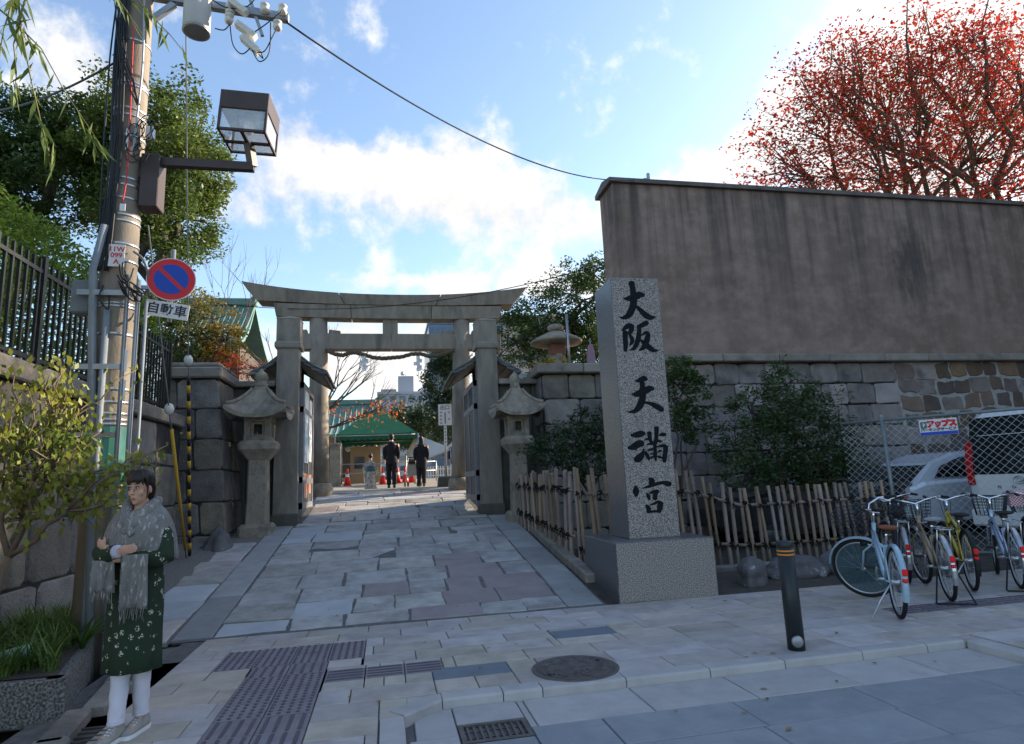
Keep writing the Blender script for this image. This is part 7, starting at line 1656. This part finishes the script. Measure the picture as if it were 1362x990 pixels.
def panel(x0, x1, zt_, zb_, y0, name):
    mb = MB(); mb.smooth = True; nx, nz = 12, 10; vs = []
    for j in range(nz+1):
        for i in range(nx+1):
            f = i/nx; g_ = j/nz; x = x0+(x1-x0)*f; vs.append((x, y0+.10*(x*x)*4*.5-.016*math.sin(f*15+g_*2)*(.4+.6*g_)+.03*(1-g_)*0, zt_+(zb_-zt_)*g_+.02*math.sin(f*3)*g_))
    mb.add(vs, [(j*(nx+1)+i, j*(nx+1)+i+1, (j+1)*(nx+1)+i+1, (j+1)*(nx+1)+i) for j in range(nz) for i in range(nx)]); o = mb.build(name, M_shawl, shawl, fix=False); s_ = o.modifiers.new('cloth', 'SOLIDIFY'); s_.thickness = .009
    R_ = random.Random(int(x0*1000)); fm_ = MB()
    for k in range(15):
        f = (k+.5)/15; x = x0+(x1-x0)*f; y = y0+.2*x*x-.01; z = zb_+.02*math.sin(f*3); fm_.tube([(x, y, z+.01), (x+R_.uniform(-.008, .008), y-.004, z-.03), (x+R_.uniform(-.015, .015), y, z-R_.uniform(.05, .085))], .0026, 5)
    f_ = fm_.build('fringe', M_shawl, o, fix=False); f_['kind'] = 'stuff'
panel(.02, .20, 1.09, .76, -.215, 'shawl_end'); panel(-.22, -.05, 1.06, .86, -.19, 'shawl_end')
# trousers and sneakers
for k, fy in ((-1, -.10), (1, .08)):
    tr = MB(); tr.smooth = True; rg = []
    for i in range(19):
        f = i/18; z = .62-.52*f; r0 = .072-.022*f; rg.append(ell(r0, r0, z+.0, k*(.045-.013*f), fy*(.3+.7*f), 22, (lambda z_, k_: (lambda a: .05*math.sin(2*a+z_*55+k_)*(.3+.7*abs(math.sin(z_*31)))+.03*math.sin(5*a-z_*70)))(z, k)))
    rg.append(ell(.054, .054, .115, k*.032, fy, 22)); rg.append(ell(.054, .054, .095, k*.032, fy, 22)); tr.loft(rg); tr.build('trouser_leg', M_white_c, wm)
    so_ = MB(); fl = lambda ys, zs: [[(k*.032+x, fy+y, z) for x, z in ((-.040*w_, z0_), (.040*w_, z0_), (.043*w_, z0_+.02), (.034*w_, h_*.8), (.012*w_, h_), (-.012*w_, h_), (-.034*w_, h_*.8), (-.043*w_, z0_+.02))] for y, w_, h_, z0_ in zs]
    so_.smooth = True; so_.loft(fl(0, ((.075, .7, .085, .022), (.05, .95, .105, .022), (.0, 1, .10, .022), (-.06, 1.05, .085, .022), (-.12, 1.1, .062, .022), (-.165, .9, .05, .022), (-.185, .5, .04, .022)))); shoe = so_.build('sneaker', mat('sneaker_grey', (.25, .23, .21), (.33, .31, .28), 14, rough=.85), wm)
    sl = MB(); sl.loft([[(k*.032+x*w_, fy+y, z) for x, z in ((-.043, 0), (.043, 0), (.045, .024), (-.045, .024))] for y, w_ in ((.085, .7), (.05, 1), (-.06, 1.08), (-.13, 1.12), (-.175, .9), (-.195, .45))]); sl.build('sole', M_wp, shoe)
    for q in range(5): yy = fy-.02-.022*q; MB().tube([(k*.032-.026, yy+.008, .088-.007*q), (k*.032, yy, .100-.008*q), (k*.032+.026, yy+.008, .088-.007*q)], .0035, 6).build('lace', M_wp, shoe)

wm.scale = (.86, .88, 1.0)
